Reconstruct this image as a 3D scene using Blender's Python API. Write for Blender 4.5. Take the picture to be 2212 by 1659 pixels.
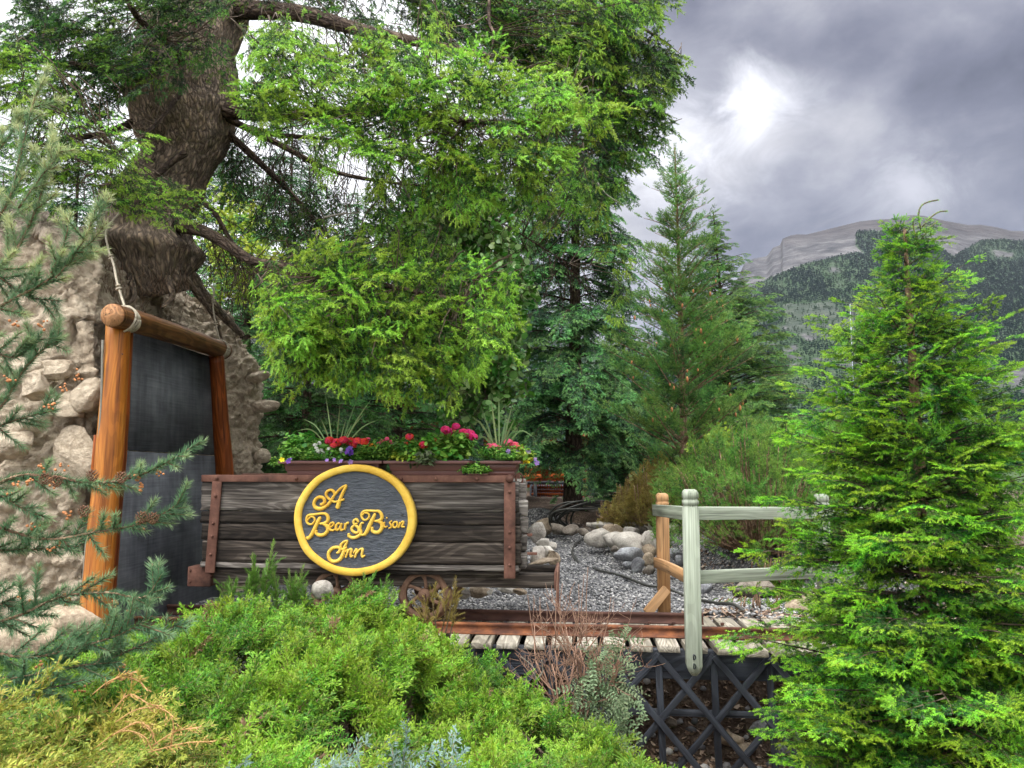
import bpy, bmesh, math, random
import numpy as np
from mathutils import Vector, noise as mnoise
rng = np.random.default_rng(7)
random.seed(7)
R = math.radians
for o in list(bpy.data.objects): bpy.data.objects.remove(o)
SC = bpy.context.scene
COL = SC.collection

# ---------------------------------------------------------------- camera
PITCH = R(5.7); FOC = 1671.0; CAM = np.array([0, 0, 1.6])
cd = bpy.data.cameras.new('camera'); cam = bpy.data.objects.new('camera', cd); COL.objects.link(cam)
cam.location = CAM; cam.rotation_euler = (math.pi/2 + PITCH, 0, 0)
cd.sensor_width = 36; cd.lens = 36*FOC/2212; cd.clip_start = 0.05; cd.clip_end = 20000
SC.camera = cam
SC.view_settings.view_transform = 'Standard'; SC.view_settings.look = 'None'
SC.view_settings.exposure = 0.55; SC.view_settings.gamma = 1
SC.cycles.max_bounces = 7; SC.cycles.diffuse_bounces = 3; SC.cycles.glossy_bounces = 2
SC.cycles.transmission_bounces = 4; SC.cycles.transparent_max_bounces = 6; SC.cycles.volume_bounces = 0
SC.cycles.use_denoising = True

def W(px, py, Y):
    """point at depth Y on the line of sight of photo position (px, py) (2212 x 1659 grid)"""
    u = (px-1106)/FOC; v = -(py-829.5)/FOC
    c, s = math.cos(PITCH), math.sin(PITCH)
    dy = c - v*s; dz = s + v*c
    k = Y/dy
    return np.array([u*k, Y, 1.6 + dz*k])
def dirv(px, py):
    p = W(px, py, 1.0) - CAM
    return p/np.linalg.norm(p)

# ---------------------------------------------------------------- world and sun
def N(nt, typ, **kw):
    n = nt.nodes.new(typ)
    for k, v in kw.items():
        if k.startswith('i_'):
            key = k[2:]; key = int(key) if key.isdigit() else key
            n.inputs[key].default_value = v
        else: setattr(n, k, v)
    return n
def L(nt, a, b): nt.links.new(a, b)
def ramp(nt, fac, stops, interp='LINEAR'):
    n = nt.nodes.new('ShaderNodeValToRGB'); n.color_ramp.interpolation = interp
    e = n.color_ramp.elements
    while len(e) < len(stops): e.new(0.5)
    for i, (p, c) in enumerate(stops):
        e[i].position = p; e[i].color = (*c, 1) if len(c) == 3 else c
    if fac is not None: L(nt, fac, n.inputs[0])
    return n.outputs[0]
def mathn(nt, op, a, b=None, c=None, clamp=False):
    n = nt.nodes.new('ShaderNodeMath'); n.operation = op; n.use_clamp = clamp
    for i, v in enumerate((a, b, c)):
        if v is None: continue
        if isinstance(v, (int, float)): n.inputs[i].default_value = v
        else: L(nt, v, n.inputs[i])
    return n.outputs[0]
def mixc(nt, fac, a, b, blend='MIX'):
    n = nt.nodes.new('ShaderNodeMix'); n.data_type = 'RGBA'; n.blend_type = blend
    for idx, v in ((0, fac), (6, a), (7, b)):
        if isinstance(v, (int, float)): n.inputs[idx].default_value = v
        elif isinstance(v, tuple): n.inputs[idx].default_value = (*v, 1) if len(v) == 3 else v
        else: L(nt, v, n.inputs[idx])
    return n.outputs[2]
def noise(nt, vec, scale, detail=4, rough=.55, dist=0):
    n = N(nt, 'ShaderNodeTexNoise'); n.inputs['Scale'].default_value = scale
    n.inputs['Detail'].default_value = detail; n.inputs['Roughness'].default_value = rough
    n.inputs['Distortion'].default_value = dist
    if vec is not None: L(nt, vec, n.inputs['Vector'])
    return n.outputs[0]
def mapping(nt, vec, scale=(1, 1, 1), loc=(0, 0, 0)):
    n = N(nt, 'ShaderNodeMapping'); n.inputs['Scale'].default_value = scale; n.inputs['Location'].default_value = loc
    L(nt, vec, n.inputs[0]); return n.outputs[0]

SUN_EL, SUN_AZ = R(58), R(-140)      # direction the light comes from: behind the camera, to the left
sv = np.array([math.cos(SUN_EL)*math.sin(SUN_AZ), math.cos(SUN_EL)*math.cos(SUN_AZ), math.sin(SUN_EL)])
world = bpy.data.worlds.new("World"); SC.world = world; world.use_nodes = True
wt = world.node_tree; wt.nodes.clear()
wo = N(wt, 'ShaderNodeOutputWorld'); bg = N(wt, 'ShaderNodeBackground'); L(wt, bg.outputs[0], wo.inputs[0])
bg.inputs[1].default_value = 0.1
sky = N(wt, 'ShaderNodeTexSky', sky_type='NISHITA', sun_disc=False)
sky.sun_elevation = SUN_EL; sky.sun_rotation = SUN_AZ
tc = N(wt, 'ShaderNodeTexCoord'); gen = tc.outputs['Generated']
m1 = mapping(wt, gen, (1.0, 1.0, 1.5), (3.1, .4, 0))
n1 = noise(wt, m1, 2.3, 5, .5, .3)
m2 = mapping(wt, gen, (1.0, 1.0, 1.7), (1.3, 7.4, 2))
n2 = noise(wt, m2, 5.0, 6, .55, .2)
cl = mathn(wt, 'ADD', mathn(wt, 'MULTIPLY', n1, .55), mathn(wt, 'MULTIPLY', n2, .45))
n4 = noise(wt, mapping(wt, gen, (1, 1, 1.5), (4, 2, 9)), 11.0, 7, .62, .5)
def lobe(px, py, deg, amp, ax=1.0):
    d = dirv(px, py)
    v = N(wt, 'ShaderNodeVectorMath', operation='SUBTRACT'); L(wt, gen, v.inputs[0]); v.inputs[1].default_value = d
    s = N(wt, 'ShaderNodeVectorMath', operation='MULTIPLY'); L(wt, v.outputs[0], s.inputs[0]); s.inputs[1].default_value = (1/ax, 1, 1)
    ln = N(wt, 'ShaderNodeVectorMath', operation='LENGTH'); L(wt, s.outputs[0], ln.inputs[0])
    q = mathn(wt, 'DIVIDE', ln.outputs['Value'], math.radians(deg))
    q = mathn(wt, 'ADD', q, mathn(wt, 'ADD', mathn(wt, 'MULTIPLY', mathn(wt, 'SUBTRACT', n2, .5), 3.0), mathn(wt, 'MULTIPLY', mathn(wt, 'SUBTRACT', n4, .5), 2.6)))
    q = mathn(wt, 'POWER', 2.718, mathn(wt, 'MULTIPLY', mathn(wt, 'MULTIPLY', q, mathn(wt, 'ABSOLUTE', q)), -1.0))
    return mathn(wt, 'MULTIPLY', mathn(wt, 'MINIMUM', q, 1.3), amp)
cloudcol = ramp(wt, cl, [(.38, (.85, .90, 1.32)), (.45, (1.4, 1.45, 1.98)), (.52, (2.4, 2.45, 3.0)), (.60, (4.2, 4.2, 4.6))])
g = cloudcol
lb = lobe(1630, 280, 2.6, 3.9, .8)
for a in ((1980, 400, 2.6, 2.6, 1.8), (1690, 205, 1.8, 1.6, 1.6), (1420, 350, 3.0, 4.0, 1.2), (1480, 210, 4, .8, 1)): lb = mathn(wt, 'ADD', lb, lobe(*a))
sepx = N(wt, 'ShaderNodeSeparateXYZ'); L(wt, gen, sepx.inputs[0])
# thin, bright overcast to the left of the view; unseen brightness overhead and behind is added to light the foliage; the heavy cloud bank stands in front on the right
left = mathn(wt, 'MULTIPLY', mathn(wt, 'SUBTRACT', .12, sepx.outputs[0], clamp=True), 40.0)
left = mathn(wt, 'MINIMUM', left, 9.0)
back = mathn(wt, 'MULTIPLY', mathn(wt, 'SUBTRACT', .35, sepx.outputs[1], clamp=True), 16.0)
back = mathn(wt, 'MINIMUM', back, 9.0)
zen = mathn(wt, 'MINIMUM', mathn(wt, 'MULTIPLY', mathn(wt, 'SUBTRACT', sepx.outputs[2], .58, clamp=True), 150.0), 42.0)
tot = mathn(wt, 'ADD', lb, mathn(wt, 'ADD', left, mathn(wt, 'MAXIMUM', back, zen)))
cadd = N(wt, 'ShaderNodeCombineColor'); 
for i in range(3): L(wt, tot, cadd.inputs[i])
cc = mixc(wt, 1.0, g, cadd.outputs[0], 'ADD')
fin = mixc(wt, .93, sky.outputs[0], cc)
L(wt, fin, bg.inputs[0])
sd = bpy.data.lights.new('sun', 'SUN'); sd.energy = 1.5; sd.angle = R(25); sd.color = (1, .97, .9)
so = bpy.data.objects.new('sun', sd); COL.objects.link(so); so.location = (0, 0, 30)
so.rotation_euler = Vector(-sv).to_track_quat('-Z', 'Y').to_euler()

# ---------------------------------------------------------------- mesh helpers
class Acc:
    """collects triangles of one mesh: vertices, faces, tint, rnd, local (grain) coordinates"""
    def __init__(s): s.V = []; s.F = []; s.T = []; s.Rn = []; s.LC = []; s.n = 0
    def add(s, V, F, tint=0.0, rnd=None, lc=None):
        V = np.asarray(V, dtype=np.float32); F = np.asarray(F, dtype=np.int64)
        s.V.append(V); s.F.append(F+s.n); s.n += len(V)
        s.T.append(np.broadcast_to(np.asarray(tint, dtype=np.float32), (len(F),)))
        s.Rn.append(np.broadcast_to(np.asarray(random.random() if rnd is None else rnd, dtype=np.float32), (len(F),)))
        s.LC.append(V if lc is None else np.asarray(lc, dtype=np.float32))
        return s
    def get(s): return np.concatenate(s.V), np.concatenate(s.F), np.concatenate(s.T), np.concatenate(s.Rn), np.concatenate(s.LC)
    def build(s, name, mat, parent=None, origin=None, smooth=False, bevel=0):
        V, F, T, Rn, LC = s.get()
        org = np.array(parent['_o'] if (parent is not None and origin is None) else (origin if origin is not None else (0, 0, 0)), dtype=np.float32)
        V = V - org
        me = bpy.data.meshes.new(name)
        me.vertices.add(len(V)); me.vertices.foreach_set('co', V.ravel())
        me.loops.add(len(F)*3); me.loops.foreach_set('vertex_index', F.ravel().astype(np.int32))
        me.polygons.add(len(F)); me.polygons.foreach_set('loop_start', np.arange(0, len(F)*3, 3, dtype=np.int32))
        me.update(calc_edges=True)
        if smooth: me.polygons.foreach_set('use_smooth', np.ones(len(F), dtype=bool))
        a = me.attributes.new('tint', 'FLOAT', 'FACE'); a.data.foreach_set('value', np.ascontiguousarray(T))
        a = me.attributes.new('rnd', 'FLOAT', 'FACE'); a.data.foreach_set('value', np.ascontiguousarray(Rn))
        a = me.attributes.new('lc', 'FLOAT_VECTOR', 'POINT'); a.data.foreach_set('vector', np.ascontiguousarray(LC).ravel())
        me.materials.append(mat)
        o = bpy.data.objects.new(name, me); COL.objects.link(o)
        if parent is not None:
            o.parent = parent
            if origin is not None: o.location = np.array(origin) - np.array(parent['_o'])
        else: o.location = [float(x) for x in org]
        if bevel:
            b = o.modifiers.new('bevel', 'BEVEL'); b.width = bevel; b.segments = 2; b.limit_method = 'ANGLE'; b.angle_limit = R(35)
        return o
def thing(name, label, cat, loc, group=None):
    o = bpy.data.objects.new(name, None); COL.objects.link(o); o.location = [float(x) for x in loc]; o.empty_display_size = .1
    o['label'] = label; o['category'] = cat; o['_o'] = [float(x) for x in loc]
    if group: o['group'] = group
    return o
def sub(o, parent):            # make o a child that may itself take children
    o['_o'] = parent['_o']; return o
def tag(o, label, cat, group=None):
    o['label'] = label; o['category'] = cat
    if group: o['group'] = group
    return o
def rr(a, b): return random.uniform(a, b)
def nrm(v): v = np.asarray(v, float); return v/(np.linalg.norm(v, axis=-1, keepdims=True)+1e-12)
BOXF = np.array([[0,1,3],[0,3,2],[4,6,7],[4,7,5],[0,4,5],[0,5,1],[2,3,7],[2,7,6],[0,2,6],[0,6,4],[1,5,7],[1,7,3]])
def box(acc, c, X, Y, Z, dims, grain=0, jit=0):
    """box about c; X,Y,Z unit axes; dims full sizes; the grain runs along axis number grain"""
    X, Y, Z = map(nrm, (X, Y, Z)); s = np.array([[i, j, k] for i in (-.5, .5) for j in (-.5, .5) for k in (-.5, .5)])*np.array(dims)
    if jit: s = s + rng.uniform(-jit, jit, s.shape)
    V = np.array(c) + s[:, :1]*X + s[:, 1:2]*Y + s[:, 2:]*Z
    lc = np.roll(s, -grain, axis=1) + rng.uniform(-20, 20, 3)
    acc.add(V, BOXF, 0, None, lc)
def bar(acc, a, b, w, t, side=(0, 0, 1), jit=0):
    a = np.array(a, float); b = np.array(b, float); X = nrm(b-a); Y = nrm(np.cross(np.array(side, float), X)); Z = np.cross(X, Y)
    box(acc, (a+b)/2, X, Y, Z, (np.linalg.norm(b-a), t, w), 0, jit)
def smooth_path(P, n):
    P = np.array(P, float); k = len(P)
    if k == 2: t = np.linspace(0, 1, n)[:, None]; return P[0]*(1-t)+P[1]*t
    E = np.vstack([2*P[0]-P[1], P, 2*P[-1]-P[-2]]); out = []
    for t in np.linspace(0, k-1-1e-6, n):
        i = int(t); f = t-i; p0, p1, p2, p3 = E[i:i+4]
        out.append(.5*((2*p1)+(-p0+p2)*f+(2*p0-5*p1+4*p2-p3)*f*f+(-p0+3*p1-3*p2+p3)*f**3))
    return np.array(out)
def tube(acc, P, rad, seg=8, tint=-1.0, rnd=None, cap=True, nz=0.0, nsc=3.0):
    P = np.array(P, float); n = len(P); rad = np.broadcast_to(np.array(rad, float), (n,))
    D = nrm(np.gradient(P, axis=0)); up = np.array([0, 0, 1.0]) if abs(D[0][2]) < .9 else np.array([0, 1.0, 0])
    ang = np.linspace(0, 2*np.pi, seg, endpoint=False); V = []; LC = []
    s = 0; off = rng.uniform(-20, 20, 3); A = nrm(np.cross(D[0], up))
    for i in range(n):
        A = nrm(A - D[i]*np.dot(A, D[i])); B = np.cross(D[i], A)
        if i: s += np.linalg.norm(P[i]-P[i-1])
        rg = rad[i]*np.ones(seg)
        ring = P[i] + (np.cos(ang)*rg)[:, None]*A + (np.sin(ang)*rg)[:, None]*B
        if nz:
            for j in range(seg):
                f = 1+nz*(mnoise.noise(Vector(ring[j]*nsc)) + .5*mnoise.noise(Vector(ring[j]*nsc*2.3)))
                ring[j] = P[i] + (ring[j]-P[i])*f
        V.append(ring); LC.append(np.stack([np.full(seg, s), np.cos(ang)*rad[i], np.sin(ang)*rad[i]], 1)+off)
    V = np.concatenate(V); LC = np.concatenate(LC); F = []
    for i in range(n-1):
        for j in range(seg):
            a = i*seg+j; b = i*seg+(j+1) % seg; F += [[a, b, b+seg], [a, b+seg, a+seg]]
    if cap:
        V = np.vstack([V, P[0], P[-1]]); LC = np.vstack([LC, off, off+[s, 0, 0]]); c0 = n*seg; c1 = c0+1
        for j in range(seg): F += [[c0, (j+1) % seg, j], [c1, (n-1)*seg+j, (n-1)*seg+(j+1) % seg]]
    acc.add(V, np.array(F), tint, rnd, LC)
def twigs(acc, A, B, r, tint=-1.0):
    """many thin 3-sided sticks at once, from A to B, radius r (tapering)"""
    A = np.asarray(A, float); B = np.asarray(B, float); M = len(A)
    if M == 0: return
    D = nrm(B-A); U = nrm(np.cross(D, np.array([.31, .2, .93]))); Wv = np.cross(D, U); r = np.broadcast_to(r, (M,))[:, None]
    rows = []
    for q, k in ((A, 1.0), (B, .6)):
        for a in (0, 2.094, 4.189): rows.append(q + r*k*(math.cos(a)*U+math.sin(a)*Wv))
    V = np.stack(rows, 1).reshape(-1, 3)
    f = np.array([[0,1,4],[0,4,3],[1,2,5],[1,5,4],[2,0,3],[2,3,5]])
    F = (f[None]+6*np.arange(M)[:, None, None]).reshape(-1, 3)
    acc.add(V, F, tint, np.repeat(rng.random(M), 6))

def twigs1(acc, A, B, r):
    """the lightest sticks: one slender triangle each, for the inside of sprays"""
    A = np.asarray(A, float); B = np.asarray(B, float); M_ = len(A); D = nrm(B-A); U = nrm(np.cross(D, rng.normal(0, 1, (M_, 3)))); r = np.broadcast_to(r, (M_,))[:, None]
    V = np.stack([A-U*r*1.3, A+U*r*1.3, B], 1).reshape(-1, 3); acc.add(V, np.arange(3*M_).reshape(-1, 3), -1.0, .5)

# ---- foliage templates ------------------------------------------------------------------
def needle_tris(P, D, Ln, tint, dens, nl, nw, flat=0.5, fwd=50, r=None):
    """needles of many shoots at once. P,D,Ln,tint per shoot"""
    r = r or rng
    cnt = np.maximum(2, (Ln*dens).astype(int)); idx = np.repeat(np.arange(len(P)), cnt); M = len(idx)
    u = r.random(M); d = D[idx]
    side = nrm(np.cross(d, np.array([0, 0, 1.0])) + 1e-6); up = np.cross(side, d)
    phi = r.uniform(0, 2*np.pi, M)
    fl = r.random(M) < flat
    phi = np.where(fl, np.where(r.random(M) < .5, 0, np.pi) + r.normal(0, .35, M), phi)
    rad = np.cos(phi)[:, None]*side + np.sin(phi)[:, None]*up
    fa = np.radians(fwd + r.normal(0, 9, M) - 22*(u**3))[:, None]
    nd = d*np.cos(fa) + rad*np.sin(fa)
    base = P[idx] + d*(u*Ln[idx])[:, None]
    perp = nrm(np.cross(nd, nrm(up + r.normal(0, .5, (M, 3)))))
    l = (nl*r.uniform(.8, 1.15, M)*(1-.25*u))[:, None]
    V = np.stack([base-perp*nw/2, base+perp*nw/2, base+nd*l], 1).reshape(-1, 3)
    F = np.arange(3*M).reshape(-1, 3)
    return V, F, np.clip(tint[idx] + r.normal(0, .07, M), 0, 1)
def rotv(v, ax, a):
    return v*math.cos(a)+np.cross(ax, v)*math.sin(a)+ax*np.dot(ax, v)*(1-math.cos(a))
def spray_template(seed, length=.42, gap=.036, ang=52, lat=.17, shoot=.065, dens=420, nl=.022, nw=.0034, flat=.55,
                   droop=.12, t_in=.12, t_out=.85, sub2=True, fwd=50, shape='fan'):
    r = np.random.default_rng(seed); S = []; tw = []
    n = int(length/gap); pts = []; p = np.zeros(3); d = np.array([1.0, 0, 0])
    for i in range(n+1):
        pts.append((p.copy(), d.copy())); d = nrm(d + np.array([0, r.normal(0, .03), -droop*gap*3])); p = p + d*gap
    def chain(p, d, ln, lv):
        k = max(1, int(round(ln/shoot)))
        for i in range(k):
            last = i == k-1
            q = p + d*shoot; age = (t_out if last else t_in + (t_out-t_in)*.25*(i/max(1, k)))*r.uniform(.75, 1.1)
            S.append((p.copy(), d.copy(), shoot*r.uniform(.85, 1.15), age)); tw.append((p.copy(), q.copy(), .0016))
            if sub2 and lv == 0 and i > 0 or (sub2 and lv == 0 and r.random() < .3):
                for sg in (-1, 1):
                    dd = rotv(d, np.array([0, 0, 1.0]), sg*R(r.uniform(35, 55))); dd = nrm(dd + np.array([0, 0, r.uniform(-.25, .12)]))
                    l2 = shoot*r.uniform(.6, 1.0)
                    S.append((p.copy(), dd, l2, t_out*r.uniform(.75, 1.1) if i >= k*.5 else t_in+(t_out-t_in)*r.uniform(.15, .6)))
                    tw.append((p.copy(), p+dd*l2, .0012))
            p = q; d = nrm(d + np.array([0, 0, -droop*.5]) + r.normal(0, .05, 3))
    for i, (p, d) in enumerate(pts):
        s = i/n
        if i < n: tw.append((p, pts[i+1][0], .003*(1-s)+.001))
        if i >= 1:
            prof = (math.sin(math.pi*min(1, s*.75+.2))) if shape == 'fan' else (1-s)
            ln = lat*prof*r.uniform(.75, 1.15)+shoot*.5
            for sg in ((-1, 1) if r.random() < .75 else ((-1,) if r.random() < .5 else (1,))):
                dd = rotv(d, np.array([0, 0, 1.0]), sg*R(ang+r.normal(0, 6))); dd = nrm(dd+np.array([0, 0, r.uniform(-.22, .15)]))
                chain(p.copy(), dd, ln, 0)
    chain(pts[-1][0].copy(), pts[-1][1].copy(), shoot*1.2, 0)
    P = np.array([s[0] for s in S]); D = np.array([s[1] for s in S]); Ln = np.array([s[2] for s in S]); T = np.array([s[3] for s in S])
    V, F, t = needle_tris(P, D, Ln, T, dens, nl, nw, flat, fwd, r)
    a = Acc(); a.add(V, F, t)
    twigs1(a, [x[0] for x in tw], [x[1] for x in tw], np.array([x[2] for x in tw]))
    V, F, t, _, _ = a.get(); return V, F, t
def inst(acc, T, pos, X, Z, s, dt=0.0):
    """place templates T (a list) at many positions; X direction of growth, Z up"""
    pos = np.asarray(pos, float); M = len(pos)
    if M == 0: return
    X = nrm(np.broadcast_to(X, (M, 3))); Z = np.broadcast_to(Z, (M, 3)); Yv = nrm(np.cross(Z, X)); Z = np.cross(X, Yv)
    s = np.broadcast_to(s, (M,)); dt = np.broadcast_to(dt, (M,)); pick = rng.integers(0, len(T), M)
    for k, (V, F, t) in enumerate(T):
        w = np.where(pick == k)[0]
        if len(w) == 0: continue
        B = np.stack([X[w], Yv[w], Z[w]], 1)*s[w][:, None, None]            # (m,3,3) rows are axes
        VV = np.einsum('vi,mij->mvj', V, B) + pos[w][:, None, :]
        FF = F[None] + (np.arange(len(w))*len(V))[:, None, None]
        tt = t[None] + dt[w][:, None]*(t[None] >= 0); tt = np.where((t[None] < 0) | (dt[w][:, None] < -5), -1.0, np.clip(tt, 0, 1))
        acc.add(VV.reshape(-1, 3), FF.reshape(-1, 3), tt.ravel(), np.repeat(rng.random(len(w)), len(F)))
def in_poly(P, poly):
    x, y = P[:, 0], P[:, 1]; inside = np.zeros(len(P), bool); n = len(poly)
    for i in range(n):
        x1, y1 = poly[i]; x2, y2 = poly[(i+1) % n]
        c = ((y1 > y) != (y2 > y)) & (x < (x2-x1)*(y-y1)/(y2-y1+1e-9)+x1); inside ^= c
    return inside
def poly_pts(poly, n):
    A = np.array(poly, float); lo, hi = A.min(0), A.max(0); out = np.zeros((0, 2))
    while len(out) < n:
        q = rng.uniform(lo, hi, (n*3, 2)); out = np.vstack([out, q[in_poly(q, poly)]])
    return out[:n]
def Wv(P2, Y):
    u = (P2[:, 0]-1106)/FOC; v = -(P2[:, 1]-829.5)/FOC; c, s = math.cos(PITCH), math.sin(PITCH)
    k = Y/(c-v*s); return np.stack([u*k, Y, 1.6+(s+v*c)*k], 1)
# ---------------------------------------------------------------- materials
def newmat(name):
    m = bpy.data.materials.new(name); m.use_nodes = True; nt = m.node_tree
    return m, nt, nt.nodes['Principled BSDF']
def attr(nt, name, out='Fac'): 
    a = N(nt, 'ShaderNodeAttribute', attribute_name=name); return a.outputs[out]
def bump(nt, b, h, strength=.5, dist=.02, prev=None):
    n = N(nt, 'ShaderNodeBump'); n.inputs['Strength'].default_value = strength; n.inputs['Distance'].default_value = dist
    L(nt, h, n.inputs['Height'])
    if prev is not None: L(nt, prev, n.inputs['Normal'])
    L(nt, n.outputs[0], b.inputs['Normal']); return n.outputs[0]
def leafmat(name, old, new, transl=.3, brown=(.10, .07, .045), rough=.55, mid=None, var=.35, spec=.35):
    m, nt, b = newmat(name)
    t = attr(nt, 'tint'); rn = attr(nt, 'rnd')
    stops = [(0, old), (.5, mid or tuple((a+c)/2 for a, c in zip(old, new))), (1, new)]
    c = ramp(nt, t, stops)
    hv = N(nt, 'ShaderNodeHueSaturation'); L(nt, c, hv.inputs['Color'])
    L(nt, mathn(nt, 'ADD', .5, mathn(nt, 'MULTIPLY', mathn(nt, 'SUBTRACT', rn, .5), .05)), hv.inputs['Hue'])
    L(nt, mathn(nt, 'ADD', 1-var/2, mathn(nt, 'MULTIPLY', rn, var)), hv.inputs['Value'])
    isb = mathn(nt, 'LESS_THAN', t, -.5)
    col = mixc(nt, isb, hv.outputs[0], brown)
    L(nt, col, b.inputs['Base Color']); b.inputs['Roughness'].default_value = rough
    b.inputs['Specular IOR Level'].default_value = spec
    tr = N(nt, 'ShaderNodeBsdfTranslucent'); L(nt, col, tr.inputs[0])
    mx = N(nt, 'ShaderNodeMixShader'); L(nt, mathn(nt, 'MULTIPLY', mathn(nt, 'SUBTRACT', 1, isb), transl), mx.inputs[0])
    L(nt, b.outputs[0], mx.inputs[1]); L(nt, tr.outputs[0], mx.inputs[2])
    L(nt, mx.outputs[0], nt.nodes['Material Output'].inputs[0])
    return m
M = {}
M['fir_big'] = leafmat('big_fir_needles', (.012, .038, .013), (.34, .58, .060), mid=(.055, .165, .024))
M['fir_dark'] = leafmat('shaded_fir_needles', (.022, .055, .022), (.10, .22, .045))
M['fir_near'] = leafmat('young_fir_needles', (.014, .065, .012), (.34, .62, .034), mid=(.085, .27, .022), transl=.35)
M['spruce'] = leafmat('spruce_needles', (.016, .052, .030), (.19, .42, .12), mid=(.050, .150, .058))
M['spruce_dark'] = leafmat('dark_spruce_needles', (.016, .050, .020), (.11, .29, .055))
M['spruce_blue'] = leafmat('blue_spruce_needles', (.06, .12, .11), (.20, .32, .27))
M['pine'] = leafmat('pine_needles', (.028, .080, .030), (.24, .42, .09), mid=(.085, .21, .055))
M['pine_left'] = leafmat('scots_pine_needles', (.075, .165, .095), (.50, .58, .29), mid=(.17, .33, .17))
M['mugo'] = leafmat('mugo_needles', (.030, .10, .022), (.24, .44, .07), mid=(.085, .22, .035))
M['juniper'] = leafmat('juniper_scale_leaves', (.020, .070, .008), (.25, .43, .030), mid=(.070, .185, .013), brown=(.20, .12, .06), transl=.3)
M['juniper_gold'] = leafmat('golden_juniper_leaves', (.05, .11, .015), (.44, .44, .07), mid=(.17, .25, .03), brown=(.45, .25, .10), transl=.3)
M['juniper_blue'] = leafmat('blue_juniper_leaves', (.05, .12, .09), (.26, .38, .34), brown=(.2, .12, .07))
M['bronze'] = leafmat('bronze_juniper_leaves', (.08, .08, .02), (.34, .27, .07))
M['aspen'] = leafmat('round_leaves', (.03, .11, .012), (.36, .52, .20), mid=(.075, .24, .025), spec=.6, rough=.35)
M['yellowleaf'] = leafmat('yellow_green_leaves', (.10, .24, .02), (.40, .48, .05))
M['greyleaf'] = leafmat('grey_green_leaves', (.075, .12, .055), (.22, .29, .15), brown=(.25, .15, .09))
M['plantleaf'] = leafmat('bedding_leaves', (.05, .16, .02), (.25, .45, .06), mid=(.12, .30, .035))
M['grassblade'] = leafmat('grass_blades', (.08, .22, .02), (.30, .50, .08))
M['spike'] = leafmat('spike_blades', (.08, .17, .06), (.38, .47, .20))
def flowermat(name, c, c2=None):
    return leafmat(name, c, c2 or tuple(min(1, x*1.2+.05) for x in c), transl=.25, var=.3)
M['red'] = flowermat('red_petals', (.70, .012, .03)); M['magenta'] = flowermat('magenta_petals', (.72, .015, .18))
M['pink'] = flowermat('pink_petals', (.80, .12, .22)); M['orange'] = flowermat('orange_petals', (.90, .30, .01))
M['purple'] = flowermat('purple_petals', (.08, .01, .25)); M['lilac'] = flowermat('lilac_petals', (.38, .22, .62))
M['white'] = flowermat('white_petals', (.75, .76, .72)); M['yellow'] = flowermat('yellow_petals', (.85, .68, .01))

def woodmat(name, stops, sc=(1.2, 22, 22), rough=.75, bstr=.5, crack=True, knots=0, grain=.4):
    m, nt, b = newmat(name)
    v = attr(nt, 'lc', 'Vector'); vm = mapping(nt, v, sc)
    n1 = noise(nt, vm, 1.0, 6, .62, .1); n0 = noise(nt, mapping(nt, v, (.8, 3, 3)), 1.4, 3)
    rn = attr(nt, 'rnd')
    f = mathn(nt, 'ADD', mathn(nt, 'MULTIPLY', n1, .6), mathn(nt, 'MULTIPLY', n0, .4))
    f = mathn(nt, 'ADD', f, mathn(nt, 'MULTIPLY', mathn(nt, 'SUBTRACT', rn, .5), .16))
    c = ramp(nt, f, stops)
    gl = noise(nt, mapping(nt, v, (.75, 5.5, 5.5)), 1.0, 2, .45, .3)
    gs = mathn(nt, 'SINE', mathn(nt, 'MULTIPLY', gl, 95.0))
    c = mixc(nt, grain, c, ramp(nt, gs, [(.0, (.25, .22, .20)), (.35, (1, 1, 1)), (1, (1.15, 1.12, 1.08))]), 'MULTIPLY')
    n2 = noise(nt, mapping(nt, v, (sc[0]*1.0, sc[1]*3.2, sc[2]*3.2)), 1.0, 4, .6, .2)
    cr = ramp(nt, n2, [(.33, (.0, .0, .0)), (.41, (1, 1, 1))])
    if crack: c = mixc(nt, .75, c, cr, 'MULTIPLY')
    if knots:
        vo = N(nt, 'ShaderNodeTexVoronoi'); vo.inputs['Scale'].default_value = knots; L(nt, mapping(nt, v, (1, 1.6, 1.6)), vo.inputs['Vector'])
        k = ramp(nt, vo.outputs['Distance'], [(.06, (.10, .08, .06)), (.17, (1, 1, 1))]); c = mixc(nt, .8, c, k, 'MULTIPLY')
    L(nt, c, b.inputs['Base Color']); b.inputs['Roughness'].default_value = rough
    b.inputs['Specular IOR Level'].default_value = .25
    bump(nt, b, mathn(nt, 'ADD', mathn(nt, 'MULTIPLY', n1, .6), mathn(nt, 'ADD', mathn(nt, 'MULTIPLY', n2, .6), mathn(nt, 'MULTIPLY', gs, .12))), bstr, .006)
    return m
M['cartwood'] = woodmat('weathered_cart_wood', [(.30, (.018, .016, .014)), (.40, (.070, .061, .053)), (.51, (.20, .18, .16)), (.66, (.40, .37, .335))], (2.6, 70, 70), .85, .45, knots=1.5, grain=.5)
M['cartwood_dark'] = woodmat('dark_cart_wood', [(.34, (.008, .006, .005)), (.46, (.025, .020, .016)), (.57, (.070, .056, .045)), (.70, (.22, .19, .16))], (2.6, 70, 70), .85, .45, grain=.5)
M['log'] = woodmat('orange_stained_log', [(.30, (.06, .016, .004)), (.43, (.20, .060, .010)), (.56, (.38, .130, .018)), (.70, (.52, .23, .045))], (1.5, 34, 34), .42, .3, knots=2.2, grain=.22)
M['log2'] = woodmat('red_brown_log', [(.30, (.09, .020, .005)), (.50, (.28, .070, .014)), (.72, (.46, .14, .028))], (1.5, 34, 34), .42, .3, knots=2.0)
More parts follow.
